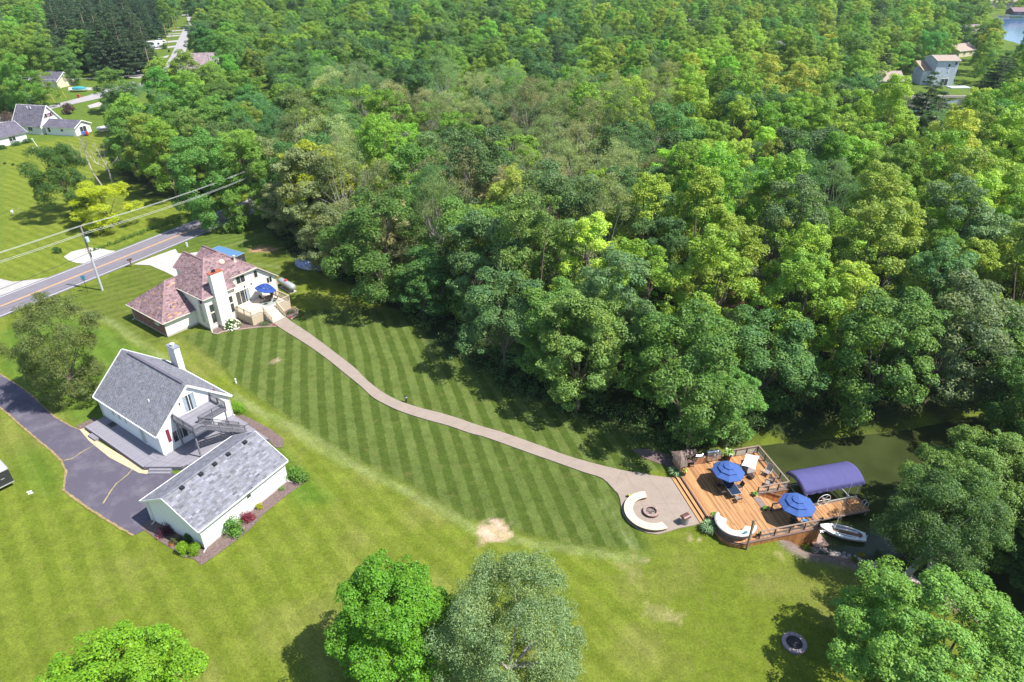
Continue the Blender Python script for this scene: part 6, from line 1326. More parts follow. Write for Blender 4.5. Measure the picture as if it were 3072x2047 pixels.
roof_plane(h, [(0.2, -2.5, 2.45), (0.2, -9.8, 2.45), (3.3, -9.8, 5.15), (3.3, -2.5, 5.15)], m_shp, m_black, 0.15, tab=0.8, course=0.36); roof_plane(h, [(6.4, -9.8, 2.45), (6.4, -2.5, 2.45), (3.3, -2.5, 5.15), (3.3, -9.8, 5.15)], m_shp, m_black, 0.15, tab=0.8, course=0.36)
for s_ in (2.2, 4.6): window(h, (0, -9.4), (1, 0), (0, -1), s_ - 0.45, s_ + 0.45, 0.9, 2.2, m_trim, 0, 0, out=0.06)
for args in (('mauve-roofed house half behind trees right of the grey stone house', P(815, 205, 2)[0], P(815, 205, 2)[1], 0.1, 12, 9, 2.7, 5.2, m_cream, m_shp), ('white house with grey roof and dormer lost in the far trees', P(1112, 62, 3)[0], P(1112, 62, 3)[1], 0.2, 13, 9, 4.0, 8.0, m_white, m_shg),
             ('pale grey roofed house among trees by the distant wires', P(2055, 72, 3)[0], P(2055, 72, 3)[1], 0.9, 14, 8, 2.8, 5.5, m_white, m_shg), ('mauve-grey roof showing above the far right trees', P(2330, 145, 3)[0], P(2330, 145, 3)[1], 0.05, 12, 9, 2.8, 6.0, m_cream, m_shg),
             ('mauve roof with small gable right of the grey-roofed far house', P(2450, 150, 3)[0], P(2450, 150, 3)[1], 0.0, 12, 9, 2.8, 6.0, m_white, m_shp), ('tan hip-roofed house behind the white-roofed house', P(2875, 145, 3)[0], P(2875, 145, 3)[1], 0.5, 13, 10, 2.8, 5.0, MATS['pale_yellow_wall'], m_shtan),
             ('blue-grey house with white porch near the lake', P(2915, 108, 3)[0], P(2915, 108, 3)[1], 0.25, 12, 9, 5.5, 8.5, mat('blue_grey_wall', (0.14, 0.18, 0.24), 0.7, 0.05, 2), m_shp), ('mauve-brown house with grey roof by the upper canal', 136.0, 268.0, 0.0, 15, 9, 3.0, 5.6, mat('mauve_wall', (0.36, 0.31, 0.31), 0.7, 0.05, 2), m_shtan),
             ('white and grey roofed house left of the lakeside trees', P(2745, 62, 3)[0], P(2745, 62, 3)[1], 0.9, 12, 8, 4.0, 7.0, m_white, m_shg), ('brown-roofed far shore house nearest the top edge', P(2950, 8, 3)[0], P(2950, 8, 3)[1], 0.0, 16, 10, 4.0, 8.5, m_greytrim, m_shtan), ('brown-roofed far shore house above the boathouse', P(3010, 8, 3)[0], P(3010, 8, 3)[1], 0.0, 14, 10, 4.0, 8.5, m_greytrim, m_shtan), ('low brown boathouse on the far lake shore', P(3055, 44, 0)[0], P(3055, 44, 0)[1], 0.0, 13, 9, 2.5, 4.5, m_brown, m_shb)):
    far_house(*args, wins=((-1, 2.5, 1.0, 1.6, 1.2), (-1, -2.5, 1.0, 1.6, 1.2)), ends=((1, 0, 1.0, 1.2, 1.2),))
# tall house wrapped in white sheeting
m_memb = mat('white_membrane', (0.52, 0.56, 0.64), 0.6, 0.14, 0.8, 0.3)
h = far_house('tall house wrapped in white sheeting above the upper canal', 161.5, 274.0, 0.0, 8.0, 9.0, 9.0, 10.2, m_memb, m_shtan, wins=((-1, 0.6, 6.6, 0.9, 1.2), (-1, 2.9, 7.4, 0.9, 1.0), (-1, 0.5, 0.1, 2.6, 2.4)))
b = MB(); b.box((-5.6, 1.0, 2.6), (3.4, 7.0, 5.2)); b.build('wing', m_memb, h); b = MB(); b.slab([(-7.5, -2.7, 5.2), (-4.0, -2.7, 5.2), (-4.0, 4.5, 7.6), (-7.5, 4.5, 7.6)], 0.2); b.build('wing_roof', mat('sheathing', (0.36, 0.26, 0.17), 0.8, 0.1, 2), h)
r9 = random.Random(9)
for k_ in range(26): pbox(h, 'loose_wrap', m_trim, (r9.uniform(-6.8, 2.0), -4.56 if k_ % 2 else -2.56, r9.uniform(0.8, 5.5)), (r9.uniform(0.5, 1.6), 0.06, r9.uniform(0.15, 0.5)), ry=r9.uniform(-0.5, 0.5)) if not (k_ % 2 == 0) else pbox(h, 'loose_wrap', m_trim, (r9.uniform(-6.9, -4.6), -2.56, r9.uniform(0.8, 4.5)), (r9.uniform(0.4, 1.0), 0.06, r9.uniform(0.15, 0.5)), ry=r9.uniform(-0.5, 0.5))
# houses glimpsed inside the wood
x, y = P(2245, 915, 3); far_house('house with flat brown roof glimpsed through the wood', x, y, 0.75, 8.5, 6.5, 3.0, 4.0, m_cream, mat('brown_flat_roof', (0.28, 0.135, 0.10), 0.95, 0.3, 3))
x, y = P(2640, 920, 3); h = far_house('house with pale grey roof and long glass lean-to inside the right of the wood', x, y, 1.0, 9, 7, 3.4, 5.6, mat('tan_wall', (0.40, 0.33, 0.26), 0.8, 0.1, 2), m_shg)
b = MB(); gp = [P(2660, 985, 2.6), P(2692, 985, 2.6), P(2738, 875, 4.2), P(2716, 875, 4.2)]; b.slab([(gp[0][0], gp[0][1], 2.6), (gp[1][0], gp[1][1], 2.6), (gp[2][0], gp[2][1], 4.2), (gp[3][0], gp[3][1], 4.2)], 0.12); gl = b.build('glass_lean_to', m_ctrim, None)
b = MB(); k4 = [Vector((gp[0][0], gp[0][1], 2.66)), Vector((gp[1][0], gp[1][1], 2.66)), Vector((gp[2][0], gp[2][1], 4.26)), Vector((gp[3][0], gp[3][1], 4.26))]; cm = sum(k4, Vector()) / 4; k4 = [cm + (p - cm) * 0.78 for p in k4]; b.slab(k4, 0.02); gl2 = b.build('pane', mat('teal_glass', (0.05, 0.16, 0.20), 0.15, 0.1, 1, 0.8), None)
for q_ in (gl, gl2): q_.parent = h; q_.matrix_parent_inverse = h.matrix_world.inverted() if False else (Matrix.Translation(h.location) @ Matrix.Rotation(h.rotation_euler.z, 4, 'Z')).inverted()
x, y = P(2395, 775, 3); far_house('grey-roofed house deep in the wood behind dark trunks', x, y, 0.5, 10, 8, 3.0, 4.8, m_white, m_shg)

# vehicles
def vehicle(name, label, cat, x, y, rot, L_, W_, H_, paint, kind='suv', group=None):
    o = thing(name, label, cat, (x, y, 0), rot, group); hb_ = H_ * 0.52
    if kind == 'suv': body = [(-0.5, 0.30), (-0.5, 0.55), (-0.48, 0.58), (0.22, 0.60), (0.46, 0.52), (0.5, 0.42), (0.5, 0.25), (-0.49, 0.22)]; cab = [(-0.47, 0.57), (-0.43, 0.97), (-0.36, 1.0), (0.06, 1.0), (0.24, 0.60)]
    elif kind == 'pickup': body = [(-0.5, 0.30), (-0.5, 0.58), (-0.06, 0.58), (0.24, 0.60), (0.46, 0.55), (0.5, 0.45), (0.5, 0.25), (-0.49, 0.22)]; cab = [(-0.10, 0.57), (-0.07, 0.96), (-0.02, 1.0), (0.12, 1.0), (0.26, 0.60)]
    else: body = [(-0.5, 0.30), (-0.5, 0.58), (-0.36, 0.64), (0.20, 0.62), (0.46, 0.52), (0.5, 0.42), (0.5, 0.25), (-0.49, 0.22)]; cab = [(-0.38, 0.62), (-0.24, 0.97), (-0.15, 1.0), (0.02, 1.0), (0.22, 0.62)]
    def ext(prof, w0, w1):
        b = MB(); k = len(prof); zs = [p[1] for p in prof]; zm, zM = min(zs), max(zs)
        vs = []
        for sgn in (-1, 1): vs += [(p[0] * L_, sgn * (w0 + (w1 - w0) * (p[1] - zm) / (zM - zm)) * W_ / 2, p[1] * H_) for p in prof]
        b.add(vs, [tuple(range(k)), tuple(range(2 * k - 1, k - 1, -1))] + [((i + 1) % k, i, k + i, k + (i + 1) % k) for i in range(k)]); return b
    ext(body, 1.0, 0.96).build('body', paint, o, bevel=0.04); ext(cab, 0.95, 0.78).build('windows', m_glass, o)
    b = MB(); b.box((((cab[1][0] + cab[-2][0]) / 2) * L_, 0, H_ * 1.0), (abs(cab[-2][0] - cab[1][0]) * L_ * 0.98, W_ * 0.78, 0.05)); b.build('roof', paint, o)
    if kind == 'pickup': pbox(o, 'bed', m_black, (-0.29 * L_, 0, 0.585 * H_), (0.36 * L_, W_ * 0.8, 0.03))
    for sx in (-0.31, 0.32):
        for sy in (-1, 1): b = MB(); b.lathe([(0.02, -0.1), (0.2, -0.11), (0.34, -0.1), (0.34, 0.1), (0.2, 0.11), (0.02, 0.1)], n=14); b.build('wheel', m_black, o, loc=(sx * L_, sy * (W_ / 2 - 0.08), 0.34), rot=(math.pi / 2, 0, 0))
    for sy in (-0.36, 0.36): pbox(o, 'headlight', m_whitep, (0.497 * L_, sy * W_, 0.44 * H_), (0.04, 0.3, 0.14))
    return o
gv = 'vehicles in the drive by the street corner'
vehicle('parked_suv', 'silver-grey SUV parked in the drive by the street corner', 'SUV', -155.0, 293.9, 3.1, 5.0, 1.95, 1.8, mat('grey_paint', (0.24, 0.26, 0.30), 0.3, 0.03, 1, 0.6, coat=0.5), 'suv', gv); vehicle('parked_pickup', 'dark blue pickup truck parked behind the silver SUV', 'pickup', -149.6, 294.0, 3.1, 5.4, 1.95, 1.75, mat('navy_paint', (0.025, 0.03, 0.07), 0.3, 0.03, 1, 0.6, coat=0.5), 'pickup', gv)
vehicle('parked_car', 'white car parked beyond the camper along the street', 'car', -184.5, 388.6, 0.3, 4.6, 1.8, 1.45, m_whitep, 'car')
o = thing('camper', 'white camper trailer parked beside the street', 'camper', (-178, 367.5, 0), 0.45); b = MB(); b.add([(p[0], s_ * 1.2, p[1]) for s_ in (-1, 1) for p in ((-3.6, 0.5), (-3.7, 2.9), (-3.2, 3.1), (3.2, 3.1), (3.8, 2.2), (3.5, 0.5))], [tuple(range(6)), tuple(range(11, 5, -1))] + [((i + 1) % 6, i, 6 + i, 6 + (i + 1) % 6) for i in range(6)]); b.build('body', m_whitep, o)
pbox(o, 'window', m_glass, (-1.0, -1.22, 1.9), (1.6, 0.04, 0.8)); pbox(o, 'window', m_glass, (1.8, -1.22, 1.9), (1.0, 0.04, 0.8)); pbox(o, 'door', m_trim, (0.4, -1.22, 1.5), (0.7, 0.04, 1.9)); pbox(o, 'stripe', m_blued, (0, -1.22, 0.9), (7.0, 0.03, 0.25))
for sx in (-0.5, 0.5): b = MB(); b.lathe([(0.02, -0.1), (0.36, -0.1), (0.36, 0.1), (0.02, 0.1)], n=12); b.build('wheel', m_black, o, loc=(sx, -1.1, 0.36), rot=(math.pi / 2, 0, 0))
m_pinew = mat('pine_pole', (0.42, 0.27, 0.16), 0.8, 0.1, 2, 0.2)
for (x, y, h_), lab in zip(((-141.3, 283.5, 11.5), (-165.6, 332.6, 10.5), (-174.6, 374.9, 10), (-192.7, 425.9, 9), (-183.3, 400, 8), (-208.6, 466.7, 8), (-162, 298.3, 8), (-118, 284, 9), (-158.3, 243.2, 8.5)), ('timber pole at the street corner nearest the camera', 'orange timber pole behind the parked pickup', 'orange timber pole above the white camper', 'thin timber pole far up the street on its left', 'grey pole beside the far street drives', 'pale pole near the far end of the street', 'grey service pole in front of the dark-walled house', 'thin grey pole in front of the grey stone house', 'leaning timber pole with stays beyond the shuttered-gable house')):
    o = thing('telegraph_pole', lab, 'utility pole', (x, y, 0), 0.3, 'poles along the residential street'); lean = -0.9 if 'leaning' in lab else 0.0
    b = MB(); b.tube([(0, 0, -0.3), (lean, 0, h_)], [0.16, 0.11], 8); b.build('shaft', m_pinew if 'timber' in lab else m_polew, o); b = MB(); b.bar((lean - 0.9, 0, h_ - 0.6), (lean + 0.9, 0, h_ - 0.6), 0.1); b.build('crossarm', m_polew, o)
for k_, (a, c) in enumerate((((-158.8, 243.2, 8.2), (-225, 200, 8.5)), ((-158.8, 243.2, 7.6), (-225, 200, 7.9)), ((-158.8, 243.2, 7.0), (-120, 262, 7.0)), ((-141.3, 283.5, 10), (-162, 298.3, 7.5)))): wire(['upper wire from the leaning pole to the left edge', 'lower wire from the leaning pole to the left edge', 'wire from the leaning pole towards the trees', 'wire from the corner pole to the dark-walled house'][k_], a, c, 0.9, 0.035, m_sheath, group='thin wires by the residential street')
for k_, (x, y) in enumerate((P(152, 303 + 5), P(186, 300 - 6), P(172, 296))): 
    o = thing('pole_stay', ['yellow stay guard nearest the leaning pole', 'yellow stay guard farthest from the leaning pole', 'middle yellow stay guard by the leaning pole'][k_], 'stay guard', (x + 1.5, y, 0), 0, 'yellow stay guards by the leaning pole'); b = MB(); b.tube([(0, 0, 0), (-0.9, 0.3, 2.2)], 0.06, 6); b.build('guard', m_yel, o); b = MB(); b.tube([(-0.9, 0.3, 2.2), (-2.6, 0.8, 6.5)], 0.02, 5); b.build('wire', m_sheath, o)
for (x, y, m_), lab in zip(((-151.1, 248.1, mat('red_bin', (0.45, 0.08, 0.06), 0.5)), (*P(508, 157), m_post)), ('red wheeled bin standing at the street edge', 'dark wheeled bin beside the street above the pickup')):
    o = thing('wheelie_bin', lab, 'bin', (x, y, 0)); b = MB(); b.add([(-0.3, -0.3, 0.05), (0.3, -0.3, 0.05), (0.3, 0.3, 0.05), (-0.3, 0.3, 0.05), (-0.4, -0.4, 1.05), (0.4, -0.4, 1.05), (0.4, 0.4, 1.05), (-0.4, 0.4, 1.05)], [(3, 2, 1, 0), (4, 5, 6, 7), (0, 1, 5, 4), (1, 2, 6, 5), (2, 3, 7, 6), (3, 0, 4, 7)]); b.build('body', m_, o); pbox(o, 'lid', m_, (0, 0.02, 1.1), (0.86, 0.9, 0.08))
mailbox('dark mailbox at the street edge near the shuttered-gable house', *P(183, 325), 0.8, 1.1)
o = thing('flag_banner', 'tall white feather banner behind the shuttered-gable house', 'banner', (-163, 237, 0)); b = MB(); b.tube([(0, 0, 0), (-0.6, 0, 3.0)], 0.04, 6); b.build('mast', m_alu, o); b = MB(); b.slab([(0, 0, 0.6), (0.7, 0, 0.7), (-0.2, 0, 3.0), (-0.6, 0, 3.0)], 0.03); b.build('sail', m_whitep, o)
x, y = P(265, 406); o = thing('play_mower', 'blue and red garden machine at the open garage of the shuttered-gable house', 'garden machine', (-121.4, 196.6, 0), 0.5)
pbox(o, 'body', mat('bright_blue', (0.05, 0.15, 0.45), 0.5), (0, 0, 0.75), (1.6, 1.0, 0.9)); pbox(o, 'seat', MATS['red_lid'], (0.6, -0.3, 1.0), (0.6, 0.5, 0.5)); pbox(o, 'hood', MATS['red_lid'], (0.7, -0.5, 0.5), (0.5, 0.4, 0.5))
for sx in (-0.5, 0.5): b = MB(); b.lathe([(0.02, -0.1), (0.35, -0.1), (0.35, 0.1), (0.02, 0.1)], n=10); b.build('wheel', m_black, o, loc=(sx, -0.5, 0.35), rot=(math.pi / 2, 0, 0))
o = thing('propane_tank', 'long white propane tank beyond the shuttered-gable house garage', 'propane tank', (-119.0, 202.2, 0), 0.9); b = MB(); b.lathe([(0.02, -1.9), (0.45, -1.6), (0.5, -1.4), (0.5, 1.4), (0.45, 1.6), (0.02, 1.9)], n=14); b.build('tank', m_whitep, o, smooth=True, loc=(0, 0, 0.9), rot=(0, math.pi / 2, 0)); pbox(o, 'cradle', m_found, (0, 0, 0.2), (2.4, 0.5, 0.4))
o = thing('covered_boat', 'boat under a teal cover in the drive beyond the red bin', 'boat', (-156.5, 258.6, 0), 0.15); hull_obj('hull', m_gel, 6, 2.2, 0.8, o, z0=1.0); b = MB(); b.lathe([(1.0, 0), (0.95, 0.4), (0.5, 0.8), (0.05, 0.9)], n=12); c_ = b.build('cover', mat('teal_cover', (0.04, 0.28, 0.34), 0.6), o, loc=(0, 0, 1.0)); c_.scale = (2.6, 1.05, 1)
# upper canal: seawalls, docks, boats
for k_, (a, c, lab) in enumerate(((P(2580, 352), P(2905, 352), 'pale concrete seawall on the near side of the upper canal'), (P(2700, 288), P(2905, 288), 'brown seawall edge on the far side of the upper canal'))):
    b = MB(); b.bar((*a, -0.2), (*c, -0.2), 1.2 if k_ == 0 else 0.5, 0.7); o = b.build('seawall', m_conc if k_ == 0 else m_greytrim); tag(o, lab, 'seawall')
def small_boat(label, x, y, rot, L_, m_, canopy=None, z=WZ):
    o = thing('motor_boat', label, 'boat', (x, y, z), rot, 'boats on the upper canal'); hull_obj('hull', m_, L_, L_ * 0.36, 0.6, o, z0=0.7); b = MB(); b.box((-0.3, 0, 0.75), (L_ * 0.55, L_ * 0.26, 0.08)); b.build('deck', m_gel if canopy else m_, o)
    if canopy: b = MB(); b.box((0, 0, 2.2), (L_ * 0.5, L_ * 0.34, 0.15)); b.build('canopy', canopy, o, bevel=0.06); [pbox(o, 'stanchion', m_alu, (sx * L_ * 0.22, sy * L_ * 0.15, 1.45), (0.05, 0.05, 1.5)) for sx in (-1, 1) for sy in (-1, 1)]
    return o
small_boat('long bright blue covered boat along the near seawall', 137.0, 232.5, 0.0, 8.0, mat('vivid_blue', (0.02, 0.26, 0.62), 0.5)); small_boat('white boat with square white canopy on the far side of the canal', 144.5, 251.0, 1.4, 6.5, m_gel, m_whitep); small_boat('dark blue covered boat at the right of the upper canal', 150.5, 235.0, 0.5, 7, mat('deep_blue', (0.03, 0.07, 0.25), 0.5)); small_boat('white boat at the left of the upper canal under the trees', 127.0, 250.0, 0.1, 7.5, m_gel)
x, y = P(2868, 283, 0); o = thing('boat_lift', 'boat lift with flat pale roof at the far right of the upper canal', 'boat lift', (x, y, 0), 0.1)
b = MB(); b.box((0, 0, 2.4), (7.5, 3.2, 0.35)); b.build('roof', mat('pale_blue_roof', (0.50, 0.55, 0.60), 0.5), o, bevel=0.08); [pbox(o, 'post', m_alu, (sx * 3.2, sy * 1.3, 0.4), (0.12, 0.12, 4.2)) for sx in (-1, 1) for sy in (-1, 1)]
x, y = P(2830, 365); o = thing('round_swing', 'dark round garden swing seat on the grass by the upper canal', 'swing', (x, y, 0)); b = MB(); b.lathe([(0.05, 0.55), (0.9, 0.6), (1.15, 0.9), (1.1, 0.95), (0.8, 0.7), (0.05, 0.66)], n=16); b.build('basket', m_blued, o); [[b.__init__(), b.tube([(sx * 1.4, -0.9, 0), (sx * 1.3, 0, 2.6), (sx * 1.4, 0.9, 0)], 0.05, 6), b.build('frame_leg', m_black, o)] for sx in (-1, 1)]; b = MB(); b.tube([(-1.3, 0, 2.6), (1.3, 0, 2.6)], 0.05, 6); b.build('crossbar', m_black, o)
# meadow odds and ends
o = thing('garden_frame', 'small metal garden frame with a white bucket on the meadow', 'garden frame', (-101.8, 133.8, 0), 0.4)
for sx in (-0.6, 0.6): b = MB(); b.tube([(sx, -0.5, 0), (sx, -0.5, 1.2), (sx, 0.5, 1.2), (sx, 0.5, 0)], 0.03, 5); b.build('hoop', m_sheath, o)
b = MB(); b.lathe([(0.2, 0.6), (0.27, 1.1), (0.02, 1.1)], (-0.5, -0.8, 0), 10); b.build('bucket', m_whitep, o)
x, y = P(103, 460); stub('bird_feeder', 'white bird feeder on a short post by the top meadow tree', 'bird feeder', x, y, 0, [('post', m_whitep, 'box', (0, 0, 0.6), (0.12, 0.12, 1.2)), ('house', m_whitep, 'box', (0, 0, 1.35), (0.5, 0.4, 0.35))]); x, y = P(126, 459); stub('clothes_pole', 'thin leaning white pole on the upper meadow', 'pole', x, y, 0, [('pole', m_whitep, 'tube', [(0, 0, 0), (-1.3, 0, 3.6)], 0.06), ('top', m_whitep, 'box', (-1.3, 0, 3.6), (0.4, 0.2, 0.25))])
# ------------------------------------------------------------------ beds and shrubs
Z5 = lambda x, y: P(200 + x / 2.851, 1150 + y / 2.851); Z4 = lambda x, y: P(x / 2.613, 850 + y / 2.613); ZB = lambda x, y: P(350 + x / 3.92, 700 + y / 3.92); Z8 = lambda x, y, z=0: P(2250 + x / 4.9, 1340 + y / 4.9, z); ZR = lambda x, y: P(2300 + x / 3.048, 1550 + y / 3.048)
sheet('mulch_bed', [Z5(*p) for p in ((1085, 1505), (1155, 1560), (1240, 1500), (1400, 1385), (1560, 1260), (1700, 1110), (1850, 985), (1990, 885), (2060, 820), (2000, 760), (1880, 850), (1190, 1425))], 0.05, m_mulch)
sheet('mulch_bed', [Z5(*p) for p in ((690, 1190), (640, 1240), (760, 1330), (900, 1420), (1000, 1490), (1085, 1505), (1195, 1425), (735, 1165))], 0.052, m_mulch)
sheet('mulch_bed', [Z4(*p) for p in ((1840, 1040), (1905, 1035), (1990, 1075), (2110, 1140), (2225, 1225), (2215, 1290), (2160, 1290), (2100, 1225), (1940, 1115))], 0.05, m_mulch)
sheet('mulch_bed', [Z4(*p) for p in ((600, 1120), (700, 1075), (740, 1050), (760, 1100), (690, 1150), (640, 1160))], 0.05, m_mulch)
sheet('mulch_bed', [ZB(*p) for p in ((1110, 1165), (1180, 1185), (1260, 1155), (1480, 1130), (1700, 1105), (1880, 1098), (1850, 1030), (1600, 1060), (1460, 990), (1230, 1060))], 0.05, m_mulch)
sheet('mulch_bed', [ZB(*p) for p in ((1985, 930), (2000, 870), (2095, 870), (2130, 930), (2090, 990), (2050, 1012), (2005, 985))], 0.05, m_mulch)
sheet('gravel_strip', [Z4(*p) for p in ((625, 1150), (660, 1140), (760, 1235), (900, 1320), (1120, 1450), (1165, 1465), (1160, 1500), (1090, 1490), (860, 1370), (700, 1240))], 0.066, mat('tan_gravel', (0.52, 0.40, 0.26), 0.95, 0.25, 8, 0.1, bump=0.8, bscale=30))
sheet('mulch_bed', [P(*p) for p in ((1895, 1350), (1940, 1348), (2040, 1375), (2060, 1410), (2000, 1400), (1930, 1375))], 0.05, m_mulch)
m_edgest = mat('edging_stone', (0.42, 0.32, 0.25), 0.9, 0.15, 4, 0.15)
def edging(pts, label):
    o = thing('bed_edging', label, 'edging', (0, 0, 0)); L_ = smooth_line(pts, 4); acc = 0
    for a, c in zip(L_[:-1], L_[1:]):
        d = math.hypot(c[0] - a[0], c[1] - a[1]); n_ = max(1, round(d / 0.35))
        for i in range(n_):
            p = (a[0] + (c[0] - a[0]) * (i + 0.5) / n_, a[1] + (c[1] - a[1]) * (i + 0.5) / n_); pbox(o, 'edging_stone', m_edgest, (p[0], p[1], 0.07), (d / n_ - 0.02, 0.13, 0.12), math.atan2(c[1] - a[1], c[0] - a[0]))
edging([ZB(*p) for p in ((1115, 1172), (1180, 1190), (1265, 1160), (1480, 1132), (1700, 1107), (1880, 1100))], 'low stone edging along the flower bed behind the cream house')
edging([ZB(*p) for p in ((2050, 1018), (2092, 992), (2133, 932), (2118, 890), (2095, 868))], 'low curved stone edging round the bed right of the tan steps')
def shrub(name, label, x, y, w, h, col, seed, leaf=0.14, n=16, per=70, group=None, round_=False, flowers=None, warm=1.0, z=0.0, cat='shrub', sq=1.0):
    r = np.random.default_rng(seed); o = thing(name, label, cat, (x, y, z), 0, group); R = w / 2; cr = R * (0.34 if round_ else 0.42)
    d = unit(r.normal(size=(n, 3)) * np.array((1, 1, 0.7)) + np.array((0, 0, 0.5))); sp = (1.0 if round_ else r.uniform(0.55, 1.05, (n, 1)))
    c = d * np.array((R - cr * 0.75, (R - cr * 0.75) * sq, max(0.05, h - cr * 1.1))) * sp; c[:, 2] = np.abs(c[:, 2]) * 0.9 + cr * 0.3
    if round_: c = np.concatenate([c, np.array([[0, 0, h * 0.5]])]); rad = np.append(np.full(n, cr), R * 0.8)
    else: rad = cr * r.uniform(0.7, 1.2, n)
    me = leaves_mesh('foliage', r, c, rad, per, leaf, up=0.5, flat=0.85, rand=0.5); f = link('foliage', me, None, o); f.color = (*col, 1)
    b = MB()
    for k in range(min(6, n)): b.tube([(0, 0, 0), tuple(c[k] * 0.9)], [0.03, 0.012], 5, cap=False)
    b.build('stems', m_bark, o)
    if flowers:
        fc, fn, fr = flowers; b = MB(); dd_ = unit(r.normal(size=(fn, 3)) + np.array((0, 0, 0.5))); dd_[:, 2] = np.abs(dd_[:, 2])
        for q_ in dd_:
            p = q_ * np.array((R * 1.02, R * 1.02, h * 1.0)); b.lathe([(0.02, -fr * 0.6), (fr * 0.8, -fr * 0.3), (fr, 0.05), (fr * 0.6, fr * 0.5), (0.01, fr * 0.62)], tuple(p), 7, r.uniform(0.85, 1.1))
        b.build('flower_heads', fc, o)
    return o
CG = (0.13, 0.26, 0.025); CD = (0.06, 0.13, 0.03)
m_bloom = mat('cream_bloom', (0.82, 0.84, 0.66), 0.9, 0.06, 8, 0.1, tint=True)
x, y = ZB(1362, 1105); shrub('hydrangea', 'round hydrangea covered in white flower heads against the cream house', x, y, 2.4, 1.45, (0.12, 0.24, 0.04), 31, 0.16, 20, 70, flowers=(m_bloom, 95, 0.11))
shrub('clipped_bush', 'bright green ball bush at the far corner of the white clapboard house', *P(712, 1238), 1.9, 1.75, (0.17, 0.36, 0.02), 32, 0.10, 26, 110, round_=True)
shrub('clipped_bush', 'left half of the lime green pair of clipped bushes at the garage corner', *P(551, 1655), 1.35, 1.25, (0.20, 0.36, 0.015), 33, 0.09, 26, 110, 'lime green bushes at the garage corner', True); shrub('clipped_bush', 'right half of the lime green pair of clipped bushes at the garage corner', *P(586, 1657), 1.35, 1.20, (0.20, 0.36, 0.015), 34, 0.09, 26, 110, 'lime green bushes at the garage corner', True)
shrub('clipped_bush', 'dark clipped bush in shade behind the lime green pair', *P(575, 1622), 1.3, 1.2, (0.06, 0.15, 0.03), 35, 0.09, 24, 100, 'lime green bushes at the garage corner', True)
shrub('barberry', 'dark purple bush in the shade of the garage gable', *P(500, 1605), 1.7, 1.6, (0.075, 0.018, 0.040), 36, 0.10, 18, 90); shrub('low_shrub', 'dull green shrub between the purple bush and the clipped bushes', *P(530, 1628), 1.3, 0.9, (0.10, 0.12, 0.04), 37, 0.10, 14, 70); shrub('low_shrub', 'small orange-leaved plant in front of the purple bush', *P(516, 1636), 0.6, 0.5, (0.42, 0.17, 0.05), 38, 0.08, 8, 50); shrub('low_shrub', 'pink flowering tuft left of the purple bush', *P(478, 1615), 0.55, 0.45, (0.42, 0.15, 0.20), 39, 0.08, 8, 40)
shrub('viburnum', 'tall bright green shrub against the sunny garage wall', *P(702, 1596), 2.2, 2.3, (0.11, 0.26, 0.03), 40, 0.17, 18, 60); shrub('barberry', 'red-leaved bush beside the green shrub on the garage wall', *P(744, 1562), 1.5, 1.35, (0.22, 0.035, 0.055), 41, 0.10, 18, 90); shrub('spirea', 'small yellow-green bush right of the red-leaved bush', *P(778, 1525), 0.95, 0.75, (0.30, 0.32, 0.02), 42, 0.09, 12, 60)
shrub('viburnum', 'leafy green shrub at the far end of the garage', *P(880, 1430), 2.4, 1.9, (0.11, 0.25, 0.03), 43, 0.16, 18, 60); shrub('viburnum', 'second leafy shrub beyond the far end of the garage', *P(905, 1445), 2.0, 1.5, (0.13, 0.26, 0.04), 44, 0.15, 16, 60); shrub('low_shrub', 'small grey-green plant at the foot of the sunny garage wall', *P(848, 1468), 0.8, 0.5, (0.14, 0.22, 0.07), 45, 0.10, 8, 50)
shrub('low_shrub', 'low green perennials in front of the tan steps', *ZB(1740, 1080), 2.2, 0.55, (0.10, 0.16, 0.05), 46, 0.12, 14, 50, sq=0.5); shrub('low_shrub', 'low dark perennials right of the tan steps', *ZB(2060, 940), 1.7, 0.5, (0.08, 0.12, 0.05), 47, 0.12, 12, 50)
for (u, v), lab, c_ in (((1650, 1062), 'yellow flower tuft at the deck skirt', (0.55, 0.45, 0.02)), ((1858, 1088), 'red flower tuft at the foot of the tan steps', (0.60, 0.06, 0.03)), ((2042, 992), 'red flower tuft in the bed right of the tan steps', (0.60, 0.03, 0.03)), ((2088, 885), 'yellow flower tuft at the right corner of the tan deck', (0.5, 0.42, 0.04))): shrub('flower_tuft', lab, *ZB(u, v), 0.45, 0.35, c_, 50 + u % 7, 0.08, 6, 40, cat='flowers')
x, y = P(2124, 1592); o = thing('ornamental_grass', 'clump of striped ornamental grass at the deck corner below the steps', 'grass clump', (x, y, 0)); blade_plant('blades', mat('grass_blade', (0.19, 0.30, 0.13), 0.6, 0.2, 8, 0.3, tint=True), o, 1.05, 1.05, 420, 0.035, 9)
x, y = P(2030, 1425); o = thing('ornamental_grass', 'shaded clump of blue-green grass beside the bar', 'grass clump', (x, y, 0)); blade_plant('blades', MATS['grass_blade'], o, 1.1, 0.9, 320, 0.035, 10)
shrub('round_bush', 'small dark bush alone on the meadow near the road', -82.3, 114.3, 1.7, 1.5, (0.06, 0.14, 0.025), 60, 0.2, 14, 50)
for k_, (x, y) in enumerate(((-126.8, 169.1), (-124.1, 168.2), (-121.4, 167.1))): shrub('tiny_bush', ['leftmost', 'middle', 'rightmost'][k_] + ' of three tiny dark bushes in a row on the meadow', x, y, 0.9, 0.6, CD, 61 + k_, 0.2, 8, 30, 'three tiny bushes on the meadow')
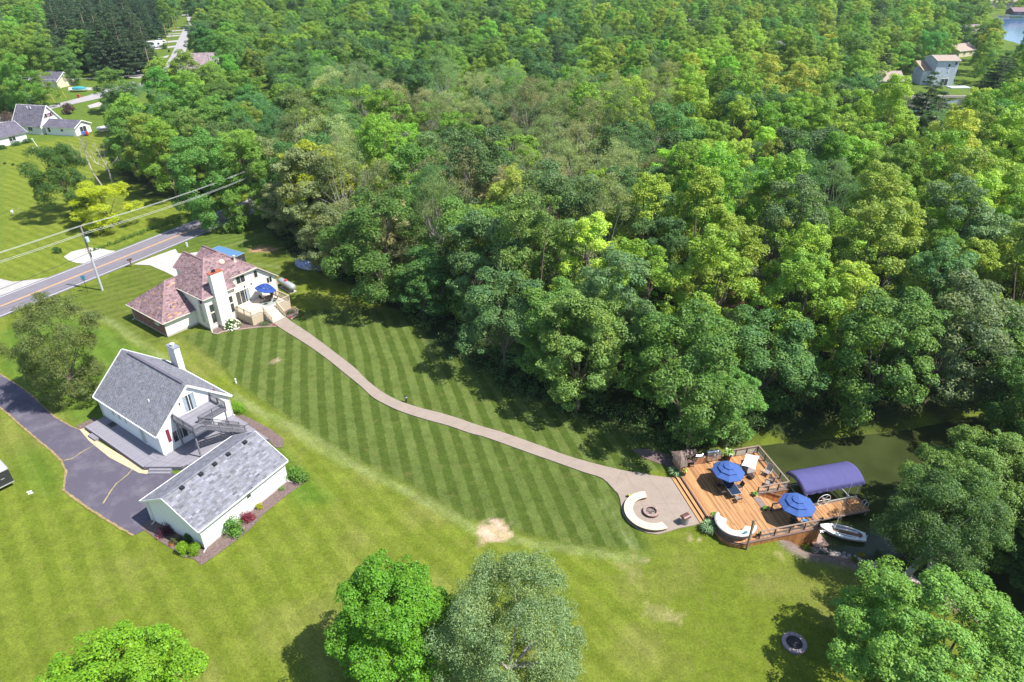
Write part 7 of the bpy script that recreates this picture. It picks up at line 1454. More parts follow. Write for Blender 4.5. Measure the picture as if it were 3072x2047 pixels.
for k_, (x, y, w) in enumerate(((-136.3, 183.0, 3.0), (-134.8, 186.6, 3.2), (-133.4, 189.2, 2.8))): shrub('hedge', ['dark hedge at the left edge under the bungalow', 'longer hedge in front of the bungalow window', 'hedge end at the bungalow corner'][k_], x, y, w, 1.2, (0.05, 0.13, 0.025), 70 + k_, 0.22, 16, 60, 'hedges along the bungalow')
shrub('round_bush', 'dark reddish bush left of the shuttered-gable house', *P(22, 362), 5.0, 3.6, (0.10, 0.07, 0.05), 75, 0.35, 16, 60); shrub('round_bush', 'dark round bush by the street drive above the camper', *P(492, 147), 4, 3.2, CD, 76, 0.4, 14, 50)
for k_, (u, v, w, h, c_) in enumerate(((25, 315, 10, 5.5, K_MID), (65, 312, 10, 5, K_BRIGHT), (95, 318, 11, 5.5, K_COOL), (118, 300, 7, 4.5, K_BRIGHT), (0, 320, 8, 5, K_MID), (5, 332, 6, 3.5, K_BRIGHT))): shrub('street_shrub', ['yellow-green shrub mass at the far left of the street', 'bright green shrub beside the street left of the banner', 'cool green willowy shrub behind the feather banner', 'green shrub at the foot of the leaning pole', 'shrub at the left edge beside the street', 'low bright shrub at the left edge above the street'][k_], *P(u, v), w, h, c_, 80 + k_, 0.45, 22, 70, 'shrubs along the street')
# ------------------------------------------------------------------ stone bank
m_rock = mat('bank_rock', (0.40, 0.355, 0.33), 0.9, 0.2, 5, 0.15, rand=0.28, bump=0.6, bscale=12); rockm = []
for k_ in range(6):
    r = np.random.default_rng(100 + k_); b = MB(); prof = [(0.03, -0.45), (0.42, -0.3), (0.5, 0.0), (0.36, 0.3), (0.03, 0.42)]; b.lathe(prof, n=7); me = b.mesh('rock'); co = np.array([v.co[:] for v in me.vertices]); co *= 1 + r.normal(0, 0.14, co.shape); co[:, 2] *= 0.65; me.vertices.foreach_set('co', co.astype(np.float32).ravel()); me.update(); me.materials.append(m_rock); rockm.append(me)
rb = thing('stone_bank', 'band of pale broken stones along the near bank of the green canal', 'rocks', (0, 0, 0)); r = np.random.default_rng(8); shore = [dw(9.0, -3.9), P(2470, 1646, WZ), P(2560, 1668, WZ), P(2640, 1696, WZ), P(2720, 1722, WZ), P(2800, 1757, WZ), P(2870, 1795, WZ), P(2980, 1850, WZ)]
for k_ in range(295):
    i = int(r.integers(len(shore) - 1)) if k_ > 40 else 0; a, c = Vector(shore[i]), Vector(shore[i + 1]); d = (c - a).normalized(); nrm = Vector((d.y, -d.x))
    if nrm.y > 0: nrm = -nrm
    p = a.lerp(c, r.random()) + nrm * r.uniform(-0.15, 1.25); z_ = float(land_height(np.array([p.x]), np.array([p.y]))[0]); s_ = r.uniform(0.22, 0.50)
    o = link('rock', rockm[int(r.integers(6))], None, rb, (p.x, p.y, z_ + s_ * 0.12), (r.uniform(0, 0.6), r.uniform(0, 0.6), r.uniform(0, 6.3))); o.scale = (s_, s_ * r.uniform(0.7, 1.2), s_ * r.uniform(0.6, 1.0))
for k_, (u, v, w, c_) in enumerate(((2365, 1625, 1.0, (0.13, 0.26, 0.03)), (2425, 1645, 1.5, (0.14, 0.27, 0.02)), (2470, 1660, 1.4, (0.04, 0.10, 0.03)), (2560, 1690, 1.0, (0.10, 0.16, 0.03)), (2620, 1760, 1.0, (0.06, 0.11, 0.03)), (2590, 1650, 0.9, (0.28, 0.26, 0.03)), (2660, 1680, 0.9, (0.28, 0.26, 0.03)))):
    x, y = P(u, v, -0.9); z_ = float(land_height(np.array([x]), np.array([y]))[0]); shrub('bank_plant', ['bright low plant at the deck end of the stone bank', 'bright green plant below the deck corner', 'dark bushy plant on the stone bank', 'thin green plant among the bank stones', 'shaded plant on the upper bank mulch', 'yellow-green water weed at the near bank', 'yellow water weed further along the bank'][k_], x, y, w, 0.5, c_, 90 + k_, 0.12, 9, 45, 'plants on the stone bank', z=z_, cat='plant')
# yellow-green weed along the waterline and undergrowth at the wood's edge, nobody could count it
r = np.random.default_rng(77); cs = []; rd = []
for a, c in zip(we[1:-1], we[2:]):
    for _ in range(34):
        t = r.random(); px2 = a[0] + (c[0] - a[0]) * t; py2 = a[1] + (c[1] - a[1]) * t; nx, ny = -(c[1] - a[1]), (c[0] - a[0]); nl_ = math.hypot(nx, ny); off = r.uniform(-0.5, 5.0); q_ = 0.25 + 0.14 * off
        cs.append((px2 + nx / nl_ * off, py2 + ny / nl_ * off, r.uniform(0.1, 0.4 + 0.35 * max(0, off)))); rd.append(r.uniform(0.35, 0.75) * (0.7 + 0.15 * off))
nb = [dw(0, 9.5), dw(9, 11), (31, 65.5), (39.4, 67.5), (48.2, 69), (66, 74), (75, 76)]
for a, c in zip(nb[:-1], nb[1:]):
    for _ in range(50): t = r.random(); cs.append((a[0] + (c[0] - a[0]) * t + r.normal(0, 0.6), a[1] + (c[1] - a[1]) * t + r.uniform(0, 3.5), r.uniform(-0.6, 1.2))); rd.append(r.uniform(0.5, 1.0))
me = leaves_mesh('undergrowth', r, np.array(cs), np.array(rd), 55, 0.24, up=0.5, flat=0.8, rand=0.6); o = link('undergrowth', me); o.color = (0.075, 0.150, 0.035, 1); o['kind'] = 'stuff'
r = np.random.default_rng(78); cs = []; rd = []
for t in np.linspace(0, 1, 70):
    x = road_c[2][0] + (road_c[6][0] - road_c[2][0]) * t; y = road_c[2][1] + (road_c[6][1] - road_c[2][1]) * t
    if t > 0.42: cs.append((x - 6.6 + r.normal(0, 0.3), y + 2.6 + r.normal(0, 0.3), 0.15)); rd.append(r.uniform(0.3, 0.6))
me = leaves_mesh('verge_weeds', r, np.array(cs), np.array(rd), 60, 0.24, up=0.6, flat=0.9, rand=0.6); o = link('verge_weeds', me); o.color = (0.10, 0.20, 0.03, 1); o['kind'] = 'stuff'
# forest kinds (seen from 90 m and more)
proto('maple_a', 11, 18, 5.8, 2.0, 'round', 26, 11, 1.75, 0.85, 92, 0.30)
proto('maple_b', 12, 20, 5.3, 2.5, 'tall', 28, 10, 1.65, 0.80, 92, 0.29)
proto('elm_a', 13, 20, 5.0, 3.0, 'tall', 36, 10, 1.25, 0.62, 70, 0.25, aspect=0.6, up=0.35)
proto('elm_b', 14, 19, 5.6, 2.5, 'round', 36, 10, 1.3, 0.64, 72, 0.25, aspect=0.6, up=0.35)
proto('oak_a', 15, 18, 6.2, 2.0, 'round', 22, 13, 2.0, 0.95, 88, 0.31)
proto('willow_a', 16, 18, 5.6, 3.0, 'vase', 34, 11, 1.4, 0.8, 46, 0.21, m_barkg, 0.20, aspect=0.4, up=0.2, rand=0.8, shell=(0.3, 1.2), n_lim=16)
proto('willow_b', 17, 19, 5.2, 3.5, 'tall', 34, 10, 1.35, 0.8, 44, 0.21, m_barkg, 0.20, aspect=0.4, up=0.2, rand=0.8, shell=(0.3, 1.2), n_lim=16)
conifer('pine_a', 18, 17, 4.8, 1.5, 17, 14, 0.50, 36)
# low growth at the wood's edge
proto('shrub_a', 21, 2.6, 1.7, 0.2, 'round', 8, 7, 0.75, 0.45, 60, 0.22, None, 0.05, n_lim=5)
proto('shrub_b', 22, 1.7, 1.5, 0.1, 'round', 8, 6, 0.6, 0.4, 45, 0.20, None, 0.04, n_lim=4)
def plant_tree(key, name, label, cat, x, y, s=1.0, sz=None, rot=0.0, col=(0.06, 0.1, 0.02), group=None, z=0.0, tilt=(0, 0), trunk=True):
    tr, cr, H, R = PROTO[key]
    o = thing(name, label, cat, (x, y, z), rot, group); o.scale = (s, s, sz or s); o.rotation_euler = (tilt[0], tilt[1], rot)
    if trunk: link('trunk', tr, None, o)
    c = link('crown', cr, None, o); c.color = (*col, 1)
    return o
def pick_kind(u, v, X, Y, r):
    """kind, colour and words for a tree whose crown shows round pixel (u, v)"""
    q = r.random()
    if u < 470 and v < 230 and 120 < u and Y > 300: return 'pine_a', K_PINE, 'dark blue-green pine'
    if 800 < u < 2000 and 250 < v < 760 and (abs(v - 480 - (u - 1350) * 0.05) < 240) and q < 0.48: return ('willow_a' if r.random() < 0.5 else 'willow_b'), K_OLIVE, 'thin-crowned olive green tree'
    if u > 1750 and v < 980 and q < 0.80: return ('elm_a' if r.random() < 0.6 else 'elm_b'), (K_BRIGHT if r.random() < 0.45 else K_LIME), 'bright yellow-green tree'
    if u > 1900 and v < 200: return ('maple_a' if q < 0.5 else 'oak_a'), (K_BRIGHT if q < 0.6 else K_MID), 'mid green broad tree'
    if v > 700: return ('maple_a' if q < 0.4 else 'oak_a' if q < 0.8 else 'elm_b'), (K_COOL if r.random() < 0.45 else K_DARK if r.random() < 0.5 else K_MID), 'deep green clumpy maple'
    if q < 0.25: return 'maple_b', K_BRIGHT, 'bright green tall tree'
    if q < 0.55: return 'maple_a', K_MID, 'mid green maple'
    if q < 0.75: return 'elm_b', K_BRIGHT, 'bright green bushy tree'
    if q < 0.9: return 'oak_a', K_DARK, 'dark green round tree'
    return 'willow_b', K_COOL, 'pale cool green tree'
# clearings where nothing tall grows: houses, street, canal
HOLES = [(P(*p), r) for p, r in (((2230, 905), 4.0), ((2660, 940), 4.5), ((2380, 760), 3.0), ((2700, 1155), 3.0))]
def open_ground(x, y):
    u, v = proj(x, y, 0)
    X = np.array([x]); Y = np.array([y])
    for (hx, hy), rr in HOLES:
        if math.hypot(x - hx, y - hy) < rr: return True
    for poly, m in ((CANAL, 0.3), (CANAL2, 8.0), (LAKE, 10.0)):
        if sd_poly(X, Y, poly)[0] > -m: return True
    return False
def in_poly(x, y, poly): return sd_poly(np.array([x]), np.array([y]), poly)[0]
OPEN = [  # world outlines of lawns, lots and street corridors seen between the woods
    [P(-300, 480), P(-300, 355), P(0, 338), P(130, 320), P(300, 285), P(350, 262), P(440, 290), P(660, 290), P(700, 215), P(610, 200), P(585, 175), P(592, 120), P(585, 60), P(560, 40), P(545, 60), P(520, 95), P(452, 150), P(440, 195), P(360, 232), P(270, 235), P(210, 275), P(200, 262), P(60, 262), (-190, 235)],
    [P(2640, 420), P(2600, 300), P(2700, 255), P(2800, 235), P(2900, 235), P(2960, 300), P(2960, 420), P(2860, 440), P(2740, 440)]]
SIGHT = [((2235, 905), 70), ((2685, 925), 75), ((2700, 1140), 45), ((2395, 775), 50), ((2790, 330), 120), ((2850, 240), 110), ((2690, 235), 60), ((600, 190), 60), ((520, 160), 70), ((420, 200), 90), ((120, 350), 110), ((250, 320), 60), ((808, 190), 30), ((1115, 55), 28), ((2340, 135), 30), ((2455, 145), 30), ((2920, 120), 50), ((2870, 145), 45), ((3040, 80), 70), ((2060, 72), 25)]
def too_open(x, y):
    u9, v9 = proj(x, y, 10.0)
    for (su, sv), sr in SIGHT:
        if math.hypot(u9 - su, v9 - sv) < sr and y < P(su, sv)[1]: return True
    if open_ground(x, y): return True
    for poly in OPEN:
        if in_poly(x, y, poly) > -2.0: return True
    return False
WOODS = [WOOD, LWOOD]
rt = np.random.default_rng(42)
def scatter(poly_test, xr, yr, dmin, n_try, r):
    pts = []; cell = {}
    for _ in range(n_try):
        x = r.uniform(*xr); y = r.uniform(*yr); dm = dmin(x, y); i, j = int(x // 12), int(y // 12)
        if any(math.hypot(x - a, y - b) < dm for di in (-1, 0, 1) for dj in (-1, 0, 1) for a, b in cell.get((i + di, j + dj), ())): continue
        if not poly_test(x, y): continue
        cell.setdefault((i, j), []).append((x, y)); pts.append((x, y))
    return pts
def in_view(x, y, m=200):
    if y < 20: return False
    for z in (0, 17):
        u, v = proj(x, y, z)
        if -m < u < 3072 + m and -m < v < 2047 + m: return True
    return False
near_edge_pts = []
def test_near(x, y):
    if not in_view(x, y, 260): return False
    d = max(in_poly(x, y, WOOD), in_poly(x, y, LWOOD))
    if d < 1.2: return False
    if d_line(np.array([x]), np.array([y]), [tuple(p) for p in road_c])[0] < 7.5: return False
    return not too_open(x, y)
pts_n = scatter(test_near, (-130, 190), (60, 260), lambda x, y: 5.9 if y < 130 else 6.8, 14000, rt)
pts_n.sort(key=lambda p: p[0] ** 2 + (p[1] * 1.0) ** 2)
singles, rest = pts_n[:290], pts_n[290:]
def where_words(u, v):
    h = 'left' if u < 1000 else 'middle' if u < 1900 else 'right'
    return h
LANDMARK = [((775, 600), 'where the road enters the trees'), ((917, 790), 'behind the blue tarped boat'), ((850, 870), 'beyond the propane tank'), ((1300, 1000), 'by the striped lawn'), ((1500, 1170), 'above the winding path'),
            ((1800, 1290), 'beside the path near the patio'), ((2060, 1330), 'behind the thatched bar'), ((2250, 1300), 'overhanging the timber deck'), ((2450, 1250), 'over the canal behind the boat lift'), ((2230, 900), 'by the brown roof in the wood'),
            ((2660, 930), 'by the house with the long skylight'), ((2700, 1150), 'by the sunlit bank clearing'), ((2800, 420), 'near the upper canal'), ((560, 400), 'between the road and the street'), ((480, 560), 'on the wood side of the meadow'), ((1400, 560), 'deep in the middle of the wood'),
            ((1900, 500), 'deep in the wood to the right'), ((1000, 480), 'deep in the wood to the left'), ((2400, 450), 'in the far right of the wood'), ((1500, 300), 'at the back of the wood')]
def nearest_landmark(u, v): return min(LANDMARK, key=lambda L: (L[0][0] - u) ** 2 + ((L[0][1] - v) * 1.3) ** 2)[1]
def place_forest():
    for k, (x, y) in enumerate(singles):
        u, v = proj(x, y, 10.0); key, col, words = pick_kind(u, v, x, y, rt)
        s = rt.uniform(0.80, 1.15); sz = s * rt.uniform(0.85, 1.08)
        edge = max(in_poly(x, y, WOOD), in_poly(x, y, LWOOD))
        if edge < 7 and key.startswith(('elm', 'willow')): key = 'maple_a'; words = 'deep green clumpy maple' if col != K_OLIVE else 'olive green leafy tree'
        if edge < 6: sz *= 0.86
        if in_poly(x, y, LWOOD) > 0: key, col = ('maple_a' if rt.random() < 0.6 else 'maple_b'), (K_MID if rt.random() < 0.5 else K_BRIGHT); words = 'green maple'; s *= 0.85; sz *= 0.66 if y > 180 else 0.85
        j = rt.normal(1, 0.13, 3); col = tuple(max(0.01, c * a * b) for c, a, b in zip(col, (j[0], 1, j[0]), (j[1],) * 3))
        size = 'small ' if sz < 0.8 else 'large ' if sz > 1.03 else ''
        plant_tree(key, 'forest_tree', f'{size}{words} {nearest_landmark(*proj(x, y, 6.0))}', 'tree', x, y, s, sz, rt.uniform(0, 6.28), col, 'trees of the wood beyond the lawn')
# ------------------------------------------------------------------ single trees that stand out
def big_tree(key, seed, **kw): proto(key, seed, **kw)
proto('pear', 201, 13.6, 5.2, 0.8, 'oval', 44, 14, 1.2, 0.62, 100, 0.17, None, 0.20, aspect=0.5)
proto('big_maple_a', 202, 11.5, 4.7, 2.0, 'round', 34, 20, 1.35, 0.52, 95, 0.165, None, 0.25, aspect=0.75, up=0.55)
proto('big_maple_b', 203, 11.5, 7.0, 2.0, 'round', 54, 19, 1.5, 0.58, 90, 0.18, None, 0.28, aspect=0.75, up=0.55)
proto('big_ash', 204, 12.0, 5.3, 1.5, 'round', 50, 17, 1.35, 0.66, 100, 0.17, m_barkg, 0.25, aspect=0.38, up=0.35, rand=0.7, shell=(0.4, 1.15))
proto('bank_tree', 205, 13.0, 4.9, 5.6, 'round', 26, 14, 1.4, 0.75, 90, 0.19, m_barkg, 0.42, aspect=0.55, up=0.4, lean=(1.2, 0.5), n_lim=8)
proto('locust', 206, 13.5, 5.6, 3.0, 'round', 30, 13, 1.35, 0.80, 95, 0.24, None, 0.22, aspect=0.5)
S1 = 1.0
plant_tree('pear', 'ornamental_tree', 'dense olive-green oval tree beside the tarmac drive', 'tree', -54.6, 69.6, 1.0, 0.98, 0.3, (0.125, 0.165, 0.040))
plant_tree('big_maple_a', 'maple_tree', 'bright green maple standing on the lower lawn at bottom centre', 'tree', -8.9, 32.4, 0.98, 0.95, 1.0, (0.130, 0.330, 0.018))
plant_tree('big_ash', 'ash_tree', 'grey-green fine-leaved tree right of the bright bottom centre maple', 'tree', -0.2, 31.3, 1.0, 0.93, 2.0, (0.200, 0.300, 0.115))
plant_tree('big_maple_a', 'maple_tree', 'bright yellow-green tree at the bottom left corner', 'tree', -27.2, 27.0, 1.10, 0.80, 3.0, (0.180, 0.370, 0.016))
plant_tree('big_maple_b', 'maple_tree', 'broad pale green maple filling the bottom right corner', 'tree', 31.0, 30.2, 0.98, 0.86, 0.5, (0.165, 0.330, 0.050))
plant_tree('bank_tree', 'bank_tree', 'leaning tree with thick grey trunk left on the stone bank', 'tree', 32.6, 39.6, 0.80, 0.95, 0.0, (0.085, 0.170, 0.040), 'leaning trees on the stone bank', -0.3, (-0.10, 0.36))
plant_tree('bank_tree', 'bank_tree', 'leaning tree right on the stone bank, behind the first trunk', 'tree', 36.6, 40.2, 0.80, 0.90, 0.8, (0.095, 0.185, 0.042), 'leaning trees on the stone bank', -0.6, (-0.14, 0.30))
for k_, (x, y, s, sz, key, col) in enumerate(((44.5, 47.2, 0.92, 0.90, 'big_maple_b', (0.135, 0.235, 0.040)), (55.0, 46.0, 0.95, 0.90, 'big_maple_b', (0.115, 0.230, 0.040)), (47.0, 41.0, 0.8, 0.70, 'big_maple_a', (0.090, 0.190, 0.045)), (49.0, 35.0, 0.95, 0.75, 'big_maple_a', (0.070, 0.150, 0.035)), (60.0, 60.0, 1.0, 1.1, 'big_maple_b', (0.090, 0.190, 0.030)), (43.5, 33.0, 0.7, 0.55, 'big_maple_a', (0.080, 0.170, 0.04)))):
    plant_tree(key, 'canal_tree', ['broad light green tree overhanging the canal at the right edge', 'green tree at the right edge behind the canal tree', 'mid green tree right of the leaning bank trees', 'dark tree at the lower right edge above the corner maple', 'tall green tree at the right edge across the canal', 'small shaded tree between the bank and the corner maple'][k_], 'tree', x, y, s, sz, k_ * 1.1, col, 'trees round the right end of the canal', -0.5)
plant_tree('big_maple_a', 'maple_tree', 'bright clumpy maple bough reaching over the back of the cedar deck', 'tree', *dw(7.2, 12.6), 0.88, 0.72, 2.0, (0.120, 0.270, 0.045))
plant_tree('locust', 'meadow_tree', 'dark green open tree alone on the meadow across the road', 'tree', -89.3, 132.4, 1.0, 1.05, 0.5, (0.075, 0.165, 0.030))
plant_tree('oak_a', 'golden_tree', 'round golden-green tree beside the road on the meadow', 'tree', -78.6, 126.4, 0.82, 0.50, 0.2, (0.360, 0.430, 0.020))
plant_tree('maple_a', 'golden_tree', 'yellow-topped tree at the wood edge above the cream house', 'tree', *P(985, 720), 1.25, 1.0, 0.4, (0.330, 0.390, 0.030))
plant_tree('shrub_a', 'roadside_bush', 'leafy bush at the roadside by the wood corner', 'bush', *P(722, 690), 1.3, 1.6, 0.0, (0.13, 0.25, 0.03)); plant_tree('shrub_a', 'purple_tree', 'tiny dark purple tree on the lawn beyond the shuttered-gable house', 'tree', -140.9, 224.0, 0.9, 1.1, 0.0, (0.10, 0.04, 0.07))
plant_tree('pine_a', 'pine_tree', 'soft grey-green pine in front of the upper canal', 'tree', *P(2735, 455), 1.35, 1.15, 0.0, (0.085, 0.150, 0.060), 'pines near the upper canal'); plant_tree('pine_a', 'pine_tree', 'second grey-green pine below the first near the upper canal', 'tree', *P(2745, 560), 1.35, 1.2, 1.0, (0.095, 0.165, 0.065), 'pines near the upper canal')
plant_tree('pine_a', 'pine_tree', 'dark broad pine right of the upper canal boats', 'tree', *P(2965, 330), 1.5, 1.0, 1.0, (0.055, 0.115, 0.040), 'pines near the upper canal')
for k_, (u, v, s) in enumerate(((330, 235, 1.3), (385, 232, 1.35), (430, 222, 1.2), (290, 205, 1.3), (240, 200, 1.35), (350, 185, 1.4), (410, 180, 1.3), (200, 180, 1.3), (300, 165, 1.35), (450, 200, 1.0))):
    plant_tree('pine_a', 'pine_tree', ['large dark pine left of the far dark-walled house', 'tall dark pine behind the dark-walled house', 'dark pine beside the white camper', 'dark pine at the near edge of the pine stand', 'broad dark pine at the left of the pine stand', 'central tall pine of the dark stand', 'pine at the right of the dark stand behind the house', 'pine at the far left end of the dark stand', 'pine at the back of the dark stand', 'small pine beside the street poles'][k_], 'pine', *P(u, v), s, s * 1.1, k_, tuple(c * (0.9 + 0.05 * (k_ % 4)) for c in K_PINE), 'dark pine stand by the street')
# bare trees
def bare_tree(name, label, x, y, h, seed, m, spread=0.5, lean=(0, 0), depth=4, group=None):
    r = np.random.default_rng(seed); o = thing(name, label, 'dead tree', (x, y, 0), 0, group); b = MB(); tw = MB()
    def grow_(p, d, L_, rad, k):
        q_ = p + d * L_; md = p.lerp(q_, 0.5) + Vector((r.normal() * 0.06 * L_, r.normal() * 0.06 * L_, 0)); (b if k == depth else tw).tube([p, md, q_], [rad, rad * 0.82, rad * 0.62], 6 if k > 1 else 4, cap=False)
        if k == 0: return
        for _ in range(3 if k < depth else 4):
            nd = (d + Vector((r.normal() * spread, r.normal() * spread, r.normal() * 0.25 + 0.12))).normalized(); grow_(p.lerp(q_, r.uniform(0.55, 1.0)), nd, L_ * r.uniform(0.5, 0.8), rad * 0.5, k - 1)
    grow_(Vector((0, 0, -0.2)), Vector((lean[0], lean[1], 1)).normalized(), h * 0.42, h * 0.016, depth); b.build('trunk', m, o, True); tw.build('branches', m, o, True); return o
m_dead = mat('bleached_wood', (0.44, 0.39, 0.35), 0.9, 0.2, 3, 0.1)
bare_tree('dead_tree', 'bare leaning dead tree on the meadow, left of the pair', -94.2, 152.8, 13, 301, m_dead, 0.35, (-0.28, 0), group='dead trees by the meadow'); bare_tree('dead_tree', 'bare many-branched dead tree on the meadow, right of the pair', -91.0, 152.0, 12.5, 302, m_dead, 0.5, group='dead trees by the meadow')
for k_, (u, v, h_) in enumerate(((1310, 720, 17), (1090, 640, 16), (1640, 330, 18), (1795, 800, 15), (1420, 480, 17), (2290, 870, 13), (1010, 560, 14), (1215, 520, 17), (1600, 560, 16))):
    x, y = P(u, v + 130); bare_tree('dead_tree', ['pale leaning bare trunk above the middle of the striped lawn', 'bare pale trunk left of centre in the wood', 'bare pale tree rising at the back of the wood', 'bare bleached crown just below the middle of the wood', 'thin bare pale tree in the centre of the wood', 'bare tree by the brown roof in the wood', 'bare tangle of branches beside the yellow-topped tree', 'bare pale trunk among the olive trees', 'bare pale tree right of the centre of the wood'][k_], x, y, h_, 310 + k_, m_dead, 0.38, (r.normal() * 0.12, 0), 4, 'bare trees standing in the wood')
ORD = ['first', 'second', 'third', 'fourth', 'fifth', 'sixth', 'seventh', 'eighth', 'ninth', 'tenth', 'eleventh', 'twelfth', 'thirteenth', 'fourteenth', 'fifteenth', 'sixteenth', 'seventeenth', 'eighteenth', 'nineteenth', 'twentieth', 'twenty-first', 'twenty-second', 'twenty-third', 'twenty-fourth', 'twenty-fifth', 'twenty-sixth', 'twenty-seventh', 'twenty-eighth', 'twenty-ninth', 'thirtieth']
def unique_labels():
    by = {}
    for o in bpy.data.objects:
        if o.get('category') == 'tree' and o.name.startswith('forest_tree'): by.setdefault(o['label'], []).append(o)
    for lab, L in by.items():
        if len(L) < 2: continue
        L.sort(key=lambda o: proj(o.location.x, o.location.y, 10)[0])
        for i, o in enumerate(L):
            w = 'leftmost' if i == 0 else 'rightmost' if i == len(L) - 1 else (ORD[i] + ' from left')
            o['label'] = f'{w}: {lab}'
place_forest(); unique_labels()
# the far woodland: one mass of trees nobody could count
def test_far(x, y):
    if not in_view(x, y, 120) or y < 120: return False
    if max(in_poly(x, y, WOOD), in_poly(x, y, LWOOD)) > 0 and y < 262 and -130 < x < 190: return False
    u, v = proj(x, y, 0)
    if x < -60 and y < 262 and not (x < -150 and y > 215): return False
    if x > 60 and y < 200 and max(in_poly(x, y, WOOD), 0) <= 0 and x < 100: return False
    return not too_open(x, y)
far = scatter(test_far, (-420, 470), (120, 700), lambda x, y: 7.2 if y < 330 else 9.5 if y < 480 else 12.0, 26000, rt) + rest
fx = np.array([p[0] for p in far]); fy = np.array([p[1] for p in far])
kinds = ['maple_a', 'maple_b', 'elm_b', 'oak_a', 'willow_a', 'pine_a', 'elm_a']
kid = []; fcol = []; fs = []
for x, y in far:
    u, v = proj(x, y, 10); key, col, _ = pick_kind(u, v, x, y, rt)
    if key == 'willow_b': key = 'willow_a'
    if key != 'pine_a' and rt.random() < 0.05: key, col = 'pine_a', K_PINE
    kid.append(kinds.index(key)); j = rt.normal(1, 0.14, 2); fcol.append((col[0] * j[0] * j[1], col[1] * j[1], col[2] * j[1], 1)); s = rt.uniform(0.7, 1.1); fs.append((s, s, s * rt.uniform(0.75, 1.0)))
me = bpy.data.meshes.new('far_woodland'); me.vertices.add(len(far)); me.vertices.foreach_set('co', np.stack([fx, fy, 0 * fx], 1).astype(np.float32).ravel())
for nme, typ, data in (('kind_id', 'INT', kid), ('turn', 'FLOAT', rt.uniform(0, 6.28, len(far)))):
    a = me.attributes.new(nme, typ, 'POINT'); a.data.foreach_set('value', np.asarray(data, np.int32 if typ == 'INT' else np.float32))
a = me.attributes.new('size', 'FLOAT_VECTOR', 'POINT'); a.data.foreach_set('vector', np.asarray(fs, np.float32).ravel())
a = me.attributes.new('crown_colour', 'FLOAT_COLOR', 'POINT'); a.data.foreach_set('color', np.asarray(fcol, np.float32).ravel())
fo = tag(link('far_woodland', me), kind='stuff')
# its leaves take their colour from the instance they stand on
q = N('far_leaves'); lv = q.attr('leaf_tone'); ic = q.n('ShaderNodeAttribute', attribute_type='INSTANCER'); ic.attribute_name = 'crown_colour'
c = q.scalec(ic.outputs['Color'], lv); q.l(c, q.b.inputs['Base Color']); q.b.inputs['Roughness'].default_value = 0.6
tr = q.n('ShaderNodeBsdfTranslucent'); q.l(q.mix(1.0, c, (1.15, 1.25, 0.55), 'MULTIPLY'), tr.inputs['Color'])
ms = q.n('ShaderNodeMixShader'); ms.inputs[0].default_value = 0.35; q.l(q.b.outputs[0], ms.inputs[1]); q.l(tr.outputs[0], ms.inputs[2]); q.l(ms.outputs[0], q.out.inputs['Surface'])
m_farleaf = q.m
ng = bpy.data.node_groups.new('far_woodland', 'GeometryNodeTree')
ng.interface.new_socket('Geometry', in_out='INPUT', socket_type='NodeSocketGeometry'); ng.interface.new_socket('Geometry', in_out='OUTPUT', socket_type='NodeSocketGeometry')
gi = ng.nodes.new('NodeGroupInput'); go = ng.nodes.new('NodeGroupOutput'); jn = ng.nodes.new('GeometryNodeJoinGeometry')
crown_obj = {}
for o in bpy.data.objects:
    if o.name.startswith('crown') and o.data:
        for k in kinds:
            if PROTO[k][1] == o.data and k not in crown_obj: crown_obj[k] = o
def named(nm, typ):
    x = ng.nodes.new('GeometryNodeInputNamedAttribute'); x.data_type = typ; x.inputs['Name'].default_value = nm; return x.outputs['Attribute']
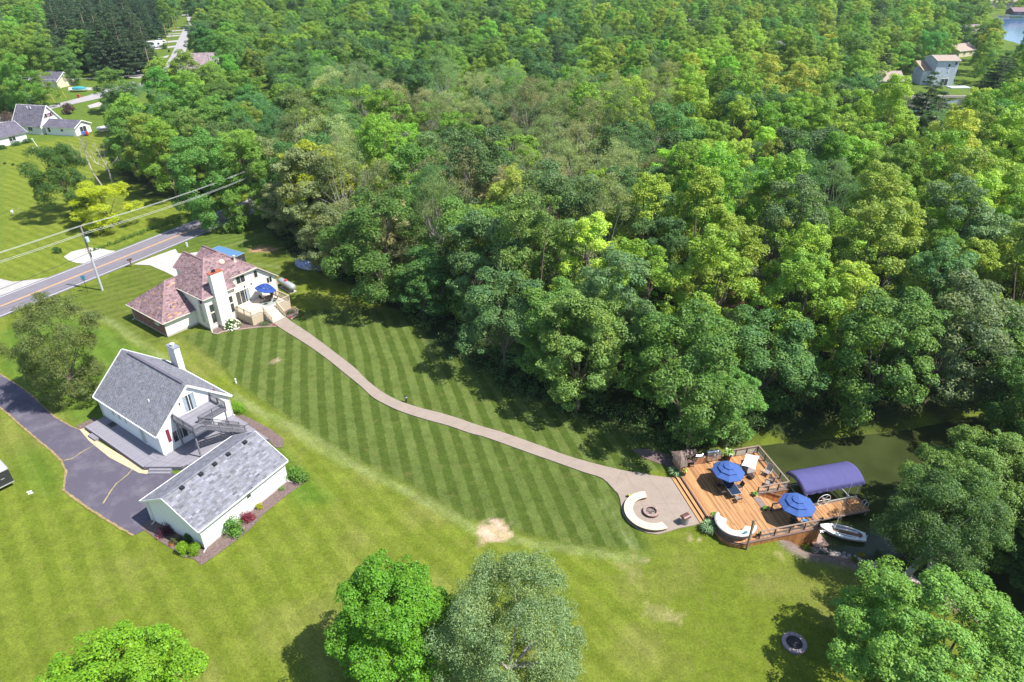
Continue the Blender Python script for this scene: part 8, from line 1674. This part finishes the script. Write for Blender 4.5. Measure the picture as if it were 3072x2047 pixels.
for i, k in enumerate(kinds):
    if k not in crown_obj:
        continue
    oi = ng.nodes.new('GeometryNodeObjectInfo'); oi.inputs['Object'].default_value = crown_obj[k]; oi.transform_space = 'ORIGINAL'
    sm = ng.nodes.new('GeometryNodeSetMaterial'); sm.inputs['Material'].default_value = m_farleaf; ng.links.new(oi.outputs['Geometry'], sm.inputs['Geometry'])
    cmp = ng.nodes.new('FunctionNodeCompare'); cmp.data_type = 'INT'; cmp.operation = 'EQUAL'
    ints = [s for s in cmp.inputs if s.type == 'INT']; ng.links.new(named('kind_id', 'INT'), ints[0]); ints[1].default_value = i
    mp = ng.nodes.new('GeometryNodeMeshToPoints'); ng.links.new(gi.outputs[0], mp.inputs['Mesh']); ng.links.new(cmp.outputs[0], mp.inputs['Selection'])
    ip = ng.nodes.new('GeometryNodeInstanceOnPoints'); ng.links.new(mp.outputs[0], ip.inputs['Points']); ng.links.new(sm.outputs[0], ip.inputs['Instance'])
    cx = ng.nodes.new('ShaderNodeCombineXYZ'); ng.links.new(named('turn', 'FLOAT'), cx.inputs['Z'])
    er = ng.nodes.new('FunctionNodeEulerToRotation'); ng.links.new(cx.outputs[0], er.inputs[0]); ng.links.new(er.outputs[0], ip.inputs['Rotation'])
    ng.links.new(named('size', 'FLOAT_VECTOR'), ip.inputs['Scale'])
    ng.links.new(ip.outputs[0], jn.inputs[0])
ng.links.new(jn.outputs[0], go.inputs[0])
md = fo.modifiers.new('trees', 'NODES'); md.node_group = ng
print('TREES', len(singles), len(rest), len(far), 'tris', sum(len(p[0].polygons) * 2 + len(p[1].polygons) * 2 for p in PROTO.values()), list(crown_obj))
# ------------------------------------------------------------------ a little summer air
b = MB(); b.box((20, 330, 24.0), (1500, 800, 56.0)); b_o = b.build('haze', None); b_o['kind'] = 'stuff'
hm = bpy.data.materials.new('haze'); hm.use_nodes = True; ht = hm.node_tree; ht.nodes.clear()
pv = ht.nodes.new('ShaderNodeVolumePrincipled'); pv.inputs['Color'].default_value = (0.80, 0.88, 1.0, 1); pv.inputs['Density'].default_value = 0.00009; pv.inputs['Anisotropy'].default_value = 0.2
oo = ht.nodes.new('ShaderNodeOutputMaterial'); ht.links.new(pv.outputs[0], oo.inputs['Volume']); b_o.data.materials.append(hm)
S.cycles.volume_bounces = 0
